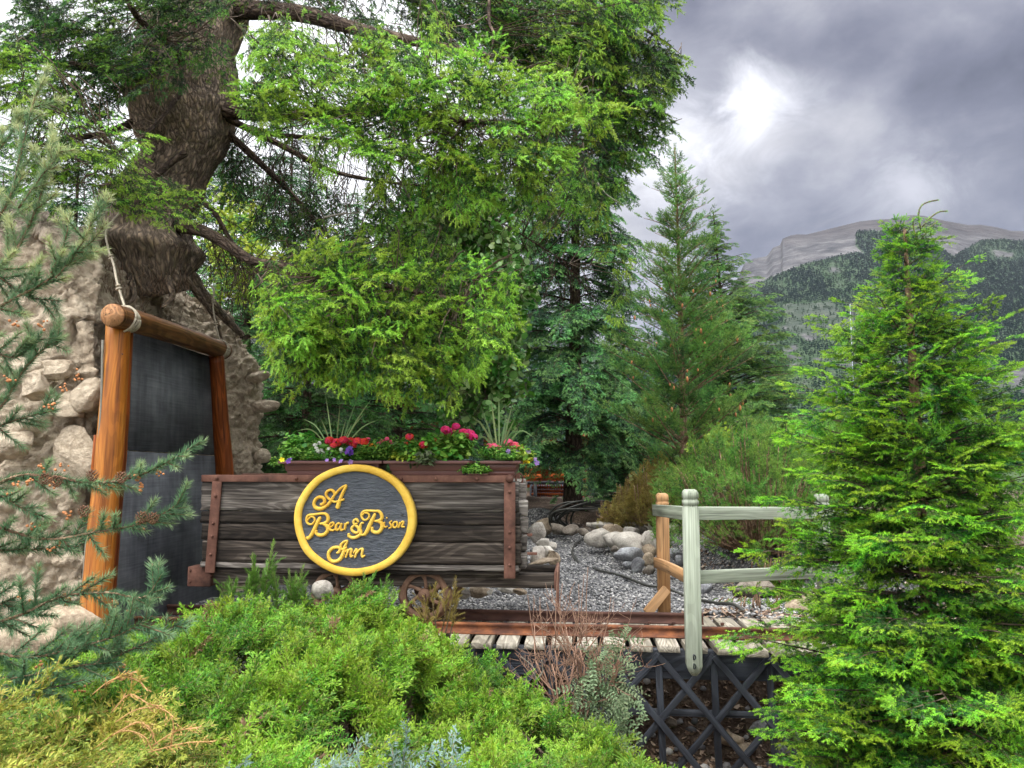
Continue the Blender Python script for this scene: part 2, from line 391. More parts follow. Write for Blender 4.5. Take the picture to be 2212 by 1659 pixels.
M['logbeam'] = woodmat('faded_log', [(.30, (.075, .032, .014)), (.45, (.20, .085, .028)), (.58, (.31, .165, .065)), (.72, (.40, .28, .16))], (1.3, 30, 30), .5, .35, knots=2.0)
M['logend'] = woodmat('log_end_grain', [(.3, (.16, .06, .02)), (.5, (.36, .17, .07)), (.7, (.48, .27, .13))], (30, 30, 30), .6, .3)
M['fence'] = woodmat('pale_green_treated_wood', [(.28, (.09, .10, .075)), (.44, (.25, .28, .215)), (.58, (.38, .42, .335)), (.72, (.50, .52, .44))], (1.2, 50, 50), .8, .3, knots=1.2, grain=.14)
M['fencetan'] = woodmat('tan_cedar_wood', [(.30, (.22, .11, .045)), (.50, (.46, .26, .12)), (.72, (.58, .39, .22))], (1.0, 44, 44), .7, .3, grain=.2)
M['plank'] = woodmat('grey_deck_plank', [(.30, (.14, .12, .09)), (.46, (.31, .28, .22)), (.60, (.44, .40, .33)), (.75, (.52, .49, .42))], (1.6, 26, 26), .85, .5)
M['blackwood'] = woodmat('black_painted_timber', [(.3, (.020, .023, .030)), (.55, (.050, .057, .072)), (.75, (.11, .12, .14))], (1.4, 20, 20), .55, .5)
M['cabinlog'] = woodmat('cabin_log_red', [(.3, (.13, .022, .007)), (.5, (.30, .060, .013)), (.7, (.48, .13, .03))], (.6, 8, 8), .5, .3)
M['bark'] = None
def barkmat(name, stops, sc, bs=1.0, dist=.03):
    m, nt, b = newmat(name); v = attr(nt, 'lc', 'Vector'); vm = mapping(nt, v, sc)
    vo = N(nt, 'ShaderNodeTexVoronoi', feature='DISTANCE_TO_EDGE'); vo.inputs['Scale'].default_value = 1.0
    dn = noise(nt, vm, 1.2, 4)
    vv = N(nt, 'ShaderNodeVectorMath', operation='ADD'); L(nt, vm, vv.inputs[0])
    cv = N(nt, 'ShaderNodeCombineXYZ'); 
    for i in range(3): L(nt, mathn(nt, 'MULTIPLY', dn, 1.6), cv.inputs[i])
    L(nt, cv.outputs[0], vv.inputs[1]); L(nt, vv.outputs[0], vo.inputs['Vector'])
    n1 = noise(nt, v, 40, 6, .65); n3 = noise(nt, v, 5, 3)
    h = mathn(nt, 'ADD', mathn(nt, 'MINIMUM', mathn(nt, 'MULTIPLY', vo.outputs[0], 3.0), 1), mathn(nt, 'MULTIPLY', n1, .6))
    f = mathn(nt, 'ADD', mathn(nt, 'MULTIPLY', h, .35), mathn(nt, 'MULTIPLY', n3, .45))
    L(nt, ramp(nt, f, stops), b.inputs['Base Color']); b.inputs['Roughness'].default_value = .92; b.inputs['Specular IOR Level'].default_value = .2
    bump(nt, b, h, bs, dist); return m
M['bark'] = barkmat('fir_bark', [(.25, (.06, .048, .040)), (.40, (.16, .125, .095)), (.55, (.27, .21, .155)), (.75, (.42, .32, .22))], (12, 34, 34), .9, .02)
M['bark_dark'] = barkmat('spruce_bark', [(.25, (.03, .022, .018)), (.45, (.085, .060, .045)), (.7, (.17, .125, .09))], (7, 22, 22))
M['bark_pine'] = barkmat('pine_bark', [(.25, (.12, .07, .045)), (.45, (.30, .19, .12)), (.7, (.44, .30, .20))], (7, 20, 20))

def simple(name, c, rough=.6, metal=0, nsc=12, namp=.35, bstr=.2, coord='Object', spec=.5):
    m, nt, b = newmat(name); t = N(nt, 'ShaderNodeTexCoord'); v = t.outputs[coord]
    n = noise(nt, v, nsc, 6, .6); n2 = noise(nt, v, nsc*.2, 3)
    f = mathn(nt, 'ADD', mathn(nt, 'MULTIPLY', n, .6), mathn(nt, 'MULTIPLY', n2, .4))
    L(nt, ramp(nt, f, [(.3, tuple(x*(1-namp) for x in c)), (.7, tuple(min(1, x*(1+namp)) for x in c))]), b.inputs['Base Color'])
    b.inputs['Roughness'].default_value = rough; b.inputs['Metallic'].default_value = metal; b.inputs['Specular IOR Level'].default_value = spec
    if bstr: bump(nt, b, n, bstr, .01)
    return m
def rustmat(name, cols, sc=14):
    m, nt, b = newmat(name); v = attr(nt, 'lc', 'Vector')
    n = noise(nt, v, sc, 6, .65); n2 = noise(nt, v, sc*.22, 4)
    f = mathn(nt, 'ADD', mathn(nt, 'MULTIPLY', n, .55), mathn(nt, 'MULTIPLY', n2, .45))
    L(nt, ramp(nt, f, cols), b.inputs['Base Color']); b.inputs['Roughness'].default_value = .8; b.inputs['Specular IOR Level'].default_value = .3
    bump(nt, b, n, .4, .004); return m
M['rust'] = rustmat('rusty_strap_iron', [(.32, (.045, .022, .016)), (.5, (.13, .060, .042)), (.68, (.24, .12, .085))])
M['rail'] = rustmat('rusty_rail_steel', [(.30, (.030, .015, .012)), (.46, (.11, .045, .028)), (.58, (.30, .11, .045)), (.72, (.50, .27, .12))], 9)
M['raildark'] = rustmat('dark_rail_steel', [(.30, (.030, .015, .012)), (.50, (.085, .040, .030)), (.72, (.16, .08, .055))], 9)
M['wheel'] = rustmat('rusty_cast_wheel', [(.30, (.05, .028, .018)), (.5, (.17, .095, .06)), (.70, (.33, .22, .15))], 16)
M['gold'] = rustmat('gold_paint', [(.30, (.30, .14, .02)), (.40, (.66, .38, .045)), (.55, (.78, .52, .08)), (.72, (.86, .64, .17))], 11)
M['planter'] = simple('brown_plastic', (.125, .052, .042), .45, 0, 30, .08, 0)
M['rope'] = simple('grey_rope', (.42, .37, .28), .9, 0, 120, .4, .6)
M['ropegrey'] = simple('grey_cable', (.16, .15, .12), .7, 0, 60, .3, .2)
M['hose'] = simple('dark_hose', (.040, .040, .034), .5, 0, 40, .3, 0)
M['blackmetal'] = simple('black_metal', (.025, .028, .034), .4, .3, 10, .2, 0)
M['greymetal'] = simple('grey_metal', (.30, .32, .36), .35, .7, 10, .2, 0)
M['darkgrey'] = simple('dark_grey_paint', (.05, .055, .062), .5, 0, 10, .2, 0)
M['roof'] = simple('roof_boards', (.42, .40, .34), .8, 0, 10, .3, .3)
M['cone'] = simple('brown_cone', (.20, .10, .055), .8, 0, 60, .4, .5)
M['pollen'] = simple('orange_pollen_cone', (.46, .19, .07), .8, 0, 80, .35, .5)
M['dirt'] = simple('planter_soil', (.04, .028, .02), .95, 0, 60, .4, .6)
M['glass'] = simple('window_glass', (.03, .04, .05), .08, 0, 5, .2, 0)
def stonemat(name, a, bcol, spots=.4):
    m, nt, b = newmat(name); t = N(nt, 'ShaderNodeTexCoord'); oi = N(nt, 'ShaderNodeObjectInfo')
    v = N(nt, 'ShaderNodeVectorMath', operation='ADD'); L(nt, t.outputs['Object'], v.inputs[0]); L(nt, oi.outputs['Location'], v.inputs[1])
    n1 = noise(nt, v.outputs[0], 9, 6, .6); n2 = noise(nt, v.outputs[0], 55, 5, .65)
    f = mathn(nt, 'ADD', mathn(nt, 'MULTIPLY', n1, .55), mathn(nt, 'MULTIPLY', n2, .45))
    c = ramp(nt, f, [(.34, tuple(x*spots for x in a)), (.46, a), (.60, bcol), (.75, tuple(min(.8, x*1.2) for x in bcol))])
    h = N(nt, 'ShaderNodeHueSaturation'); L(nt, c, h.inputs['Color']); L(nt, mathn(nt, 'ADD', .75, mathn(nt, 'MULTIPLY', oi.outputs['Random'], .45)), h.inputs['Value'])
    L(nt, h.outputs[0], b.inputs['Base Color']); b.inputs['Roughness'].default_value = .85; b.inputs['Specular IOR Level'].default_value = .3
    bump(nt, b, mathn(nt, 'ADD', n1, n2), .7, .012); return m
M['st_white'] = stonemat('white_stone', (.42, .38, .33), (.60, .56, .49), .5)
M['st_grey'] = stonemat('grey_stone', (.20, .20, .21), (.40, .41, .42), .55)
M['st_tan'] = stonemat('tan_stone', (.30, .23, .16), (.50, .41, .30), .6)
M['st_brown'] = stonemat('brown_grey_stone', (.15, .125, .10), (.27, .235, .195), .6)
# ---------------------------------------------------------------- cart frame (the track runs along u, n points away from the camera)
TH = R(5.2); CU = np.array([math.cos(TH), -math.sin(TH), 0]); CN = np.array([math.sin(TH), math.cos(TH), 0]); CZ = np.array([0, 0, 1.0])
CO = np.array([-1.99, 5.03, 0.0])
def C(a, d, z): return CO + a*CU + d*CN + np.array([0, 0, z])
def sm(x, a, b):
    t = np.clip((x-a)/(b-a), 0, 1); return t*t*(3-2*t)
def gz(x, y):
    x = np.asarray(x, float); y = np.asarray(y, float)
    a = (x-CO[0])*CU[0]+(y-CO[1])*CU[1]; d = (x-CO[0])*CN[0]+(y-CO[1])*CN[1]
    left = 1-sm(a, 1.1, 2.1); zf = -.22+.70*left
    z = zf+(.52-zf)*sm(d, .12, .80)
    zfr = 0.0+.30*(1-sm(x, -1.5, .4)); z = np.where(d < 0, zf+(zfr-zf)*sm(-d, .22, 1.2), z)
    z = z*(1-sm(y, .2, 1.2)*0)
    xl = np.interp(y, [5.0, 5.9, 6.8, 7.5, 9.8, 11.0, 11.8], [2.9, 2.45, 2.1, 1.78, 1.2, .55, -1.2])
    z = z+.36*np.maximum(sm(x-xl, .0, .5)*sm(y, 5.4, 6.2), sm(y, 11.5, 12.1))*sm(d, .5, .9)
    z = z+.02*np.sin(x*3.1+y*1.7)+.015*np.sin(x*7.3-y*5.1)
    return z
def build_ground():
    xs = np.concatenate([[-9000, -3000, -900, -300, -100, -45, -22, -14], np.linspace(-9, 9, 260), [14, 22, 45, 100, 300, 900, 3000, 9000]])
    ys = np.concatenate([[-9000, -2000, -300, -60, -15, -4, -1], np.linspace(0.3, 17, 240), [22, 35, 60, 100, 200, 400, 900, 3000, 12000]])
    X, Y = np.meshgrid(xs, ys); Z = gz(X, Y); near = (abs(X) < 9.1) & (Y > 0) & (Y < 17.1)
    dz = np.array([mnoise.noise(Vector((x*4, y*4, 0)))*.02+mnoise.noise(Vector((x*14, y*14, 3)))*.008 for x, y in zip(X.ravel(), Y.ravel())]).reshape(X.shape)
    Z = Z+dz*near; V = np.stack([X, Y, Z], -1).reshape(-1, 3); nx = len(xs); ny = len(ys)
    i = np.arange((ny-1)*nx).reshape(ny-1, nx)[:, :-1].ravel()
    F = np.concatenate([np.stack([i, i+1, i+nx+1], 1), np.stack([i, i+nx+1, i+nx], 1)])
    m, nt, b = newmat('garden_ground'); g = N(nt, 'ShaderNodeTexCoord').outputs['Object']
    sx = N(nt, 'ShaderNodeSeparateXYZ'); L(nt, g, sx.inputs[0]); x, y, z = sx.outputs
    # gravel colour
    vo = N(nt, 'ShaderNodeTexVoronoi'); vo.inputs['Scale'].default_value = 42; L(nt, g, vo.inputs['Vector'])
    sc = N(nt, 'ShaderNodeSeparateColor'); L(nt, vo.outputs['Color'], sc.inputs[0])
    gcol = ramp(nt, sc.outputs[0], [(.0, (.075, .075, .08)), (.45, (.16, .16, .165)), (.8, (.27, .265, .26)), (1, (.45, .43, .41))])
    gcol = mixc(nt, .8, gcol, ramp(nt, vo.outputs['Distance'], [(.3, (1, 1, 1)), (.75, (.22, .22, .22))]), 'MULTIPLY')
    # soil with needles
    n1 = noise(nt, g, 35, 6, .7); n2 = noise(nt, g, 6, 4)
    scol = ramp(nt, mathn(nt, 'ADD', mathn(nt, 'MULTIPLY', n1, .7), mathn(nt, 'MULTIPLY', n2, .3)), [(.33, (.025, .017, .012)), (.5, (.085, .06, .045)), (.66, (.20, .15, .11))])
    # far grass
    fcol = ramp(nt, noise(nt, g, .02, 5), [(.35, (.022, .048, .016)), (.65, (.055, .085, .032))])
    xl = N(nt, 'ShaderNodeFloatCurve') ; cv = xl.mapping.curves[0]
    pts = [(0, 1), (.26, .98), (.40, .86), (.5, .78), (.8, .62), (.93, .48), (1, .2)]   # y 5..12 -> x -2..3 scaled
    while len(cv.points) < len(pts): cv.points.new(.5, .5)
    for q, (a_, b_) in zip(cv.points, pts): q.location = (a_, b_)
    xl.mapping.update()
    yy = mathn(nt, 'DIVIDE', mathn(nt, 'SUBTRACT', y, 5.0), 7.0, clamp=True); L(nt, yy, xl.inputs['Value'])
    xlim = mathn(nt, 'SUBTRACT', mathn(nt, 'MULTIPLY', xl.outputs[0], 5.2), 2.15)
    w = mathn(nt, 'MULTIPLY', mathn(nt, 'SUBTRACT', noise(nt, g, 3.5, 4), .5), .5)
    ing = mathn(nt, 'MULTIPLY', mathn(nt, 'SUBTRACT', mathn(nt, 'ADD', xlim, w), x), 8, clamp=True)
    ing = mathn(nt, 'MULTIPLY', ing, mathn(nt, 'MULTIPLY', mathn(nt, 'ADD', x, mathn(nt, 'ADD', 3.0, w)), 6, clamp=True))
    ing = mathn(nt, 'MULTIPLY', ing, mathn(nt, 'MULTIPLY', mathn(nt, 'SUBTRACT', z, .42), 16, clamp=True))
    ing = mathn(nt, 'MULTIPLY', ing, mathn(nt, 'MULTIPLY', mathn(nt, 'SUBTRACT', 12.0, y), 4, clamp=True))
    col = mixc(nt, ing, scol, gcol)
    col = mixc(nt, mathn(nt, 'MULTIPLY', mathn(nt, 'SUBTRACT', y, 19), .5, clamp=True), col, fcol)
    L(nt, col, b.inputs['Base Color']); b.inputs['Roughness'].default_value = .95; b.inputs['Specular IOR Level'].default_value = .2
    bump(nt, b, mathn(nt, 'ADD', vo.outputs['Distance'], mathn(nt, 'MULTIPLY', n1, .6)), .8, .02)
    o = Acc().add(V, F).build('ground', m, smooth=True); o['kind'] = 'structure'
build_ground()

# ---------------------------------------------------------------- mountain
RID = [(-900, 700), (-200, 640), (600, 690), (1200, 735), (1330, 745), (1450, 720), (1530, 690), (1580, 630), (1608, 569)] + [((2000+x/2.212)*.7373, (500+y/2.212)*.7373) for x, y in
    [(460, 570), (540, 556), (552, 548), (585, 500), (640, 478), (648, 440), (700, 420), (745, 412), (800, 414), (920, 385), (1060, 350), (1150, 328), (1250, 318), (1350, 312), (1420, 295), (1480, 288), (1560, 292), (1630, 308), (1700, 325), (1850, 352), (1930, 350), (2040, 368), (2130, 390), (2212, 392)]] + [(2400, 530), (2900, 600), (3600, 720)]
RID = np.array(RID)
def mtn(px, t):
    px = np.asarray(px, float); t = np.asarray(t, float)
    ry = np.interp(px, RID[:, 0], RID[:, 1])
    py = 988+(ry-988)*t; Y = 380*(3300/380)**(t**.8)
    fold = np.array([mnoise.fractal(Vector((a*.006, b*2.2, 1.3)), .9, 2.1, 5) for a, b in zip(px.ravel(), t.ravel())]).reshape(px.shape)
    Y = Y*(1+.10*fold*(1-t**6)); py = py-6*fold*np.minimum(1, t*3)*(1-t**8)
    u = (px-1106)/FOC; v = -(py-829.5)/FOC; c, s = math.cos(PITCH), math.sin(PITCH); k = Y/(c-v*s)
    return np.stack([u*k, Y, 1.6+(s+v*c)*k], -1), py
def F_forest(px, py):
    P = np.stack([px, py], 1); d = np.zeros(len(px))
    ry = np.interp(px, RID[:, 0], RID[:, 1])
    n = np.array([mnoise.fractal(Vector((a*.013, b*.03, 5.1)), .9, 2.1, 4) for a, b in zip(px, py)])
    low = py > np.interp(px, [1500, 1598, 1750, 1850, 1960, 2212], [500, 625, 600, 575, 600, 590])
    d = np.where(low, .42+.8*n, d)
    d = np.where(in_poly(P, [(1848, 497), (1975, 503), (2060, 555), (2290, 560), (2400, 770), (2100, 800), (1990, 740), (1960, 640), (1850, 530)]), np.maximum(d, .95), d)
    d = np.where(in_poly(P, [(1630, 615), (1740, 570), (1850, 545), (1960, 590), (2000, 700), (1900, 655), (1780, 640), (1690, 650)]), np.maximum(d, .62+.7*n), d)
    d = np.where(in_poly(P, [(2050, 560), (2120, 520), (2212, 515), (2300, 540), (2300, 570)]), .45+1.2*n, d)
    d = np.where(in_poly(P, [(1690, 655), (1800, 650), (1840, 700), (1800, 735), (1700, 715)]), .12, d)
    d = np.where(in_poly(P, [(1800, 750), (1900, 735), (1960, 790), (1900, 830), (1830, 820)]), .10, d)
    d = np.where(py < ry+22, 0, d)
    return np.clip(d, 0, 1)
def build_mtn():
    px = np.concatenate([np.linspace(-900, 1500, 60), np.linspace(1505, 2300, 330), np.linspace(2310, 3600, 40)]); t = np.linspace(0, 1, 170)
    A, B = np.meshgrid(px, t); Pm, py = mtn(A, B); V = Pm.reshape(-1, 3)
    back = Pm[-1].copy(); back[:, 1] += 600; back[:, 2] *= .7; V = np.vstack([V, back])
    cover = F_forest(A.ravel(), py.ravel()); nx = len(px)
    i = np.arange(len(t)*nx).reshape(len(t), nx)[:, :-1].ravel()
    F = np.concatenate([np.stack([i, i+1, i+nx+1], 1), np.stack([i, i+nx+1, i+nx], 1)])
    rel = np.concatenate([(np.interp(A.ravel(), RID[:, 0], RID[:, 1])*0+py.ravel()), np.full(nx, 500)])
    cov = np.concatenate([cover, np.zeros(nx)]); tint = cov[F].mean(1)
    m, nt, b = newmat('mountain_slope'); g = N(nt, 'ShaderNodeTexCoord').outputs['Object']; tt = attr(nt, 'tint')
    n1 = noise(nt, mapping(nt, g, (1, 1, 2.2)), .012, 8, .62); n2 = noise(nt, g, .05, 6, .7)
    sep = N(nt, 'ShaderNodeSeparateXYZ'); L(nt, g, sep.inputs[0])
    strata = noise(nt, mapping(nt, g, (.0012, .0012, .035)), 1.0, 5, .6, .4)
    rock = ramp(nt, mathn(nt, 'ADD', mathn(nt, 'MULTIPLY', strata, .28), mathn(nt, 'MULTIPLY', noise(nt, mapping(nt, g, (1, .6, .35)), .014, 9, .7, .6), .72)), [(.36, (.022, .023, .027)), (.5, (.056, .055, .060)), (.62, (.115, .110, .112))])
    upper = ramp(nt, n1, [(.35, (.028, .026, .030)), (.65, (.060, .054, .056))])
    hi = mathn(nt, 'MULTIPLY', mathn(nt, 'SUBTRACT', mathn(nt, 'ADD', sep.outputs[2], mathn(nt, 'MULTIPLY', n2, 120)), 900), .008, clamp=True)
    rock = mixc(nt, mathn(nt, 'MULTIPLY', hi, .9), rock, upper)
    green = ramp(nt, mathn(nt, 'ADD', mathn(nt, 'MULTIPLY', n2, .6), mathn(nt, 'MULTIPLY', n1, .4)), [(.36, (.013, .028, .015)), (.50, (.026, .048, .022)), (.60, (.050, .068, .040)), (.70, (.095, .092, .086))])
    lo = mathn(nt, 'MULTIPLY', tt, 5, clamp=True)
    L(nt, mixc(nt, lo, rock, green), b.inputs['Base Color']); b.inputs['Roughness'].default_value = 1; b.inputs['Specular IOR Level'].default_value = .05
    bump(nt, b, n1, 1.0, 25)
    o = Acc().add(V, F, tint).build('mountain', m, smooth=True); o['kind'] = 'structure'
    # forest on the slope: a mass of little conifers
    def cone(seed, tiers, nb):
        r = np.random.default_rng(seed); Vs = []; Fs = []; k = 0
        for i in range(tiers):
            z0 = i/tiers*.85; rr0 = .30*(1-i/tiers)+.05; z1 = z0+.22+.15/tiers
            for j in range(nb):
                a = 2*math.pi*(j+r.uniform(-.3, .3)+.5*i)/nb; w = 2*math.pi/nb*.62; q = rr0*r.uniform(.75, 1.2)
                Vs += [(0, 0, min(1, z1)), (q*math.cos(a-w), q*math.sin(a-w), z0+r.uniform(-.02, .02)), (q*math.cos(a+w), q*math.sin(a+w), z0+r.uniform(-.02, .02))]
                Fs.append([k, k+1, k+2]); k += 3
        return np.array(Vs, float), np.array(Fs), np.full(len(Fs), .5)
    far = [cone(i, 2, 4) for i in range(3)]
    # instance helper maps template X->first axis: templates are upright, so give X horizontal and Z up
    n = 120000; P2 = np.stack([rng.uniform(1300, 2500, n), rng.uniform(0.02, .98, n)], 1)
    pos, py_ = mtn(P2[:, 0], P2[:, 1]); dn = F_forest(P2[:, 0], py_)
    dd = pos[:, 1]
    keep = (rng.random(n) < dn*np.clip(dd/1700, .10, 1)); pos = pos[keep]; dk = dn[keep]; Yk = pos[:, 1]
    h = np.clip(Yk*8.5/1671, 6, 13)*rng.uniform(.6, 1.25, len(Yk))
    ang = rng.uniform(0, 6.28, len(Yk)); X = np.stack([np.cos(ang), np.sin(ang), 0*ang], 1)
    a = Acc(); inst(a, far, pos-np.array([0, 0, .5]), X, (0, 0, 1.0), h, (dk-.6)*-.6)
    m2 = leafmat('far_forest', (.004, .010, .014), (.018, .036, .019), mid=(.007, .017, .016), transl=0, var=.6, spec=0, rough=1)
    o = a.build('mountain_forest', m2); o['kind'] = 'stuff'; o['label'] = 'dark conifer forest covering the lower slopes of the mountain'; o['category'] = 'forest'
    # valley woods at the foot of the mountain
    mid = [cone(10+i, 16, 11) for i in range(4)]
    n = 2200; Yv = 70*(330/70)**rng.random(n); pxv = rng.uniform(1250, 2500, n); xv = (pxv-1106)/FOC*Yv
    h = rng.uniform(4, 8, n)*np.clip(Yv/130, .55, 1.3); ang = rng.uniform(0, 6.28, n); X = np.stack([np.cos(ang), np.sin(ang), 0*ang], 1)
    a = Acc(); inst(a, mid, np.stack([xv, Yv, np.full(n, .5)], 1), X, (0, 0, 1.0), h, rng.uniform(-.3, .3, n))
    m3 = leafmat('valley_woods', (.014, .038, .014), (.05, .095, .03), mid=(.025, .06, .02), transl=.1, var=.6, spec=0, rough=1)
    o = a.build('valley_woods', m3); o['kind'] = 'stuff'; o['label'] = 'mid green woods on the valley floor below the mountain'; o['category'] = 'forest'
build_mtn()

# ---------------------------------------------------------------- rock mound with the mine portal
def build_mound():
    path = [(-9, 5.6), (-6, 5.2), (-4.2, 4.88), (-3.2, 4.80), (-2.70, 4.84), (-2.62, 5.0), (-2.60, 5.6), (-2.60, 6.3), (-2.50, 6.62), (-2.28, 6.85), (-2.20, 7.1), (-2.32, 7.4), (-2.7, 7.8), (-4, 8.4), (-6, 8.8), (-9, 9)]
    nu, nv, nc = 420, 230, 40
    Pp = smooth_path([(*p, 0) for p in path], 2400); seg = np.linalg.norm(np.diff(Pp, axis=0), axis=1)
    wgt = np.where((Pp[1:, 0] > -4.2) & (Pp[1:, 1] < 7.8), 4.0, .5)*seg; cw = np.concatenate([[0], np.cumsum(wgt)]); cw /= cw[-1]
    u = np.linspace(0, 1, nu); base = np.stack([np.interp(u, cw, Pp[:, k]) for k in range(3)], 1)
    T = np.gradient(base, axis=0); T = nrm(T); Nn = np.stack([T[:, 1], -T[:, 0], 0*T[:, 0]], 1)   # outward
    rows = []
    top = np.interp(base[:, 0], [-9, -5, -3.6, -2.9, -2.2], [3.3, 3.3, 3.3, 3.18, 2.92])
    for j in range(nv):
        t = j/(nv-1); z = .1+(top-.1)*t; inset = .10*t+.34*np.clip((t-.62)/.38, 0, 1)**2.0
        rows.append(base - Nn*inset[..., None]+np.stack([0*z, 0*z, z], 1) if np.ndim(inset) else base-Nn*inset+np.stack([0*z, 0*z, z], 1))
    ctr = np.array([-4.5, 6.7, 0]); last = rows[-1]
    for j in range(1, nc+1):
        t = j/nc; p = last*(1-t)+np.stack([last[:, 0]*.15+ctr[0]*.85, last[:, 1]*.15+ctr[1]*.85, last[:, 2]], 1)*t; p[:, 2] = last[:, 2]+.45*math.sin(t*math.pi/2)*1.0
        rows.append(p)
    G = np.array(rows); D = np.zeros_like(G); nrows = len(G); V = G.reshape(-1, 3)
    dU = np.gradient(G, axis=1); dV = np.gradient(G, axis=0); NN = nrm(np.cross(dU, dV)).reshape(-1, 3)
    out = np.empty(len(V)); vis = (V[:, 0] > -4.6)
    for i, p in enumerate(V):
        q = Vector(p)
        if not vis[i]: out[i] = .06*mnoise.noise(q*2); continue
        right = min(1, max(0, (p[1]-6.2)/.5))
        w = q + .16*mnoise.noise_vector(q*3.3)+.03*mnoise.noise_vector(q*14)
        f1 = mnoise.voronoi(w*(4.6+1.5*right))[0]; f2 = mnoise.voronoi(w*12.5+Vector((5, 1, 2)))[0]; f3 = mnoise.voronoi(q*27)[0]
        crag = abs(f1[1]-f1[0]); s1 = max(0., 1-f1[0]*2.1); s2 = max(0., 1-f2[0]*2.0)
        big = mnoise.fractal(q*1.3, .9, 2.2, 4)*.10
        fine = mnoise.fractal(q*11, .8, 2.1, 4)*.014
        out[i] = big*1.0 + min(crag, .3)*.12*(1-right) + s1*(.036*(1-right)+.018*right) + (abs(mnoise.fractal(q*5.5, .7, 2.3, 5))*.05) + s2*(.022+.016*right) + max(0., 1-f3[0]*2)*(.012+.012*right) + fine*1.9 - .05
    behind_door = (np.abs(V[:, 0]+2.6) < .25) & (V[:, 1] > 4.9) & (V[:, 1] < 6.45) & (V[:, 2] < 2.5)
    out = np.where(behind_door, np.minimum(out, .02)-.05, out)
    V = V+NN*out[:, None]
    i = np.arange((nrows-1)*nu).reshape(nrows-1, nu)[:, :-1].ravel()
    F = np.concatenate([np.stack([i, i+1, i+nu+1], 1), np.stack([i, i+nu+1, i+nu], 1)])
    m, nt, b = newmat('sculpted_rock'); g = N(nt, 'ShaderNodeTexCoord').outputs['Object']
    sp = N(nt, 'ShaderNodeSeparateXYZ'); L(nt, g, sp.inputs[0])
    n1 = noise(nt, g, 3, 5, .6); n2 = noise(nt, g, 26, 7, .7); vo = N(nt, 'ShaderNodeTexVoronoi'); vo.inputs['Scale'].default_value = 16; L(nt, g, vo.inputs['Vector'])
    f = mathn(nt, 'ADD', mathn(nt, 'MULTIPLY', n1, .45), mathn(nt, 'MULTIPLY', n2, .55))
    c = ramp(nt, f, [(.32, (.22, .175, .125)), (.44, (.50, .41, .30)), (.57, (.68, .58, .44))])
    c = mixc(nt, .5, c, ramp(nt, vo.outputs['Distance'], [(.2, (1, 1, 1)), (.8, (.5, .47, .44))]), 'MULTIPLY')
    dirt = ramp(nt, noise(nt, g, 30, 6, .75), [(.33, (.09, .072, .056)), (.5, (.28, .23, .18)), (.65, (.48, .41, .33))])
    hh = mathn(nt, 'MULTIPLY', mathn(nt, 'SUBTRACT', mathn(nt, 'ADD', sp.outputs[2], mathn(nt, 'MULTIPLY', n1, 1.0)), 3.12), 3.0, clamp=True)
    c = mixc(nt, hh, c, dirt)
    L(nt, c, b.inputs['Base Color']); b.inputs['Roughness'].default_value = .95; b.inputs['Specular IOR Level'].default_value = .2
    bump(nt, b, mathn(nt, 'ADD', n2, mathn(nt, 'MULTIPLY', vo.outputs['Distance'], -.5)), 1.0, .045)
    t = thing('rock_mound', 'tall beige craggy rock mound behind the log doorway, under the old fir', 'rock mound', (-4.5, 6.5, .4))
    Acc().add(V, F).build('rock_face', m, t, smooth=False)
    M['mound'] = m
    # cobbles standing out of the right-hand face
    for px, py, Y, L_, w in ((553, 816, 7.0, .15, .05), (570, 878, 6.98, .17, .060), (566, 985, 6.95, .07, .07)):
        p = W(px, py, Y); stone('cobble', p, (L_, w*1.2, w), t, 'mound', seed=int(px), rot=(0, R(rr(-15, 15)), R(-20)), sub_=3)
    for px, py, Y, L_, w, h in ((80, 835, 4.74, .13, .08, .10), (145, 880, 4.78, .10, .08, .12), (60, 800, 4.76, .12, .06, .08), (190, 850, 4.80, .09, .08, .14), (110, 800, 4.78, .16, .06, .07), (165, 985, 4.76, .16, .06, .2), (80, 910, 4.74, .2, .06, .06), (30, 960, 4.72, .18, .06, .10), (40, 1290, 4.72, .2, .08, .08), (120, 1370, 4.62, .16, .1, .09), (60, 1345, 4.6, .13, .1, .08)):
        stone('boulder', W(px, py, Y), (L_, w, h), t, 'mound', seed=int(px+py), rot=(R(rr(-15, 15)), R(rr(-25, 25)), R(rr(-20, 20))), sub_=4, angular=True)
def ico(n):
    bm = bmesh.new(); bmesh.ops.create_icosphere(bm, subdivisions=n, radius=1); bm.verts.ensure_lookup_table()
    V = np.array([v.co[:] for v in bm.verts]); F = np.array([[v.index for v in f.verts] for f in bm.faces]); bm.free(); return V, F
ICO = {n: ico(n) for n in (1, 2, 3, 4)}
def eul(rot):
    from mathutils import Euler
    return np.array(Euler(rot).to_matrix())
def rock_arrays(size, seed, rot=(0, 0, 0), sub_=3, angular=False):
    V, F = ICO[sub_]; r = np.random.default_rng(seed); V = V.copy()
    for _ in range(9 if angular else 5):                    # planar faces knocked off
        n = nrm(r.normal(size=3)); d = r.uniform(.48, .85) if angular else r.uniform(.78, .97)
        q = V@n; V = V-np.outer(np.maximum(0, q-d), n)*.92
    off = r.uniform(-50, 50, 3)
    dsp = np.array([mnoise.noise(Vector(v*1.4+off))*.12+mnoise.noise(Vector(v*4+off))*.05+mnoise.noise(Vector(v*10+off))*.02 for v in V])
    V = V*(1+dsp[:, None]); V = (V*np.array(size))@eul(rot).T
    return V, F
def stone(name, pos, size, parent, matname, seed=1, rot=(0, 0, 0), sub_=3, angular=False):
    V, F = rock_arrays(size, seed, rot, sub_, angular)
    return Acc().add(V+np.array(pos), F).build(name, M[matname], parent, origin=pos, smooth=not angular)
build_mound()
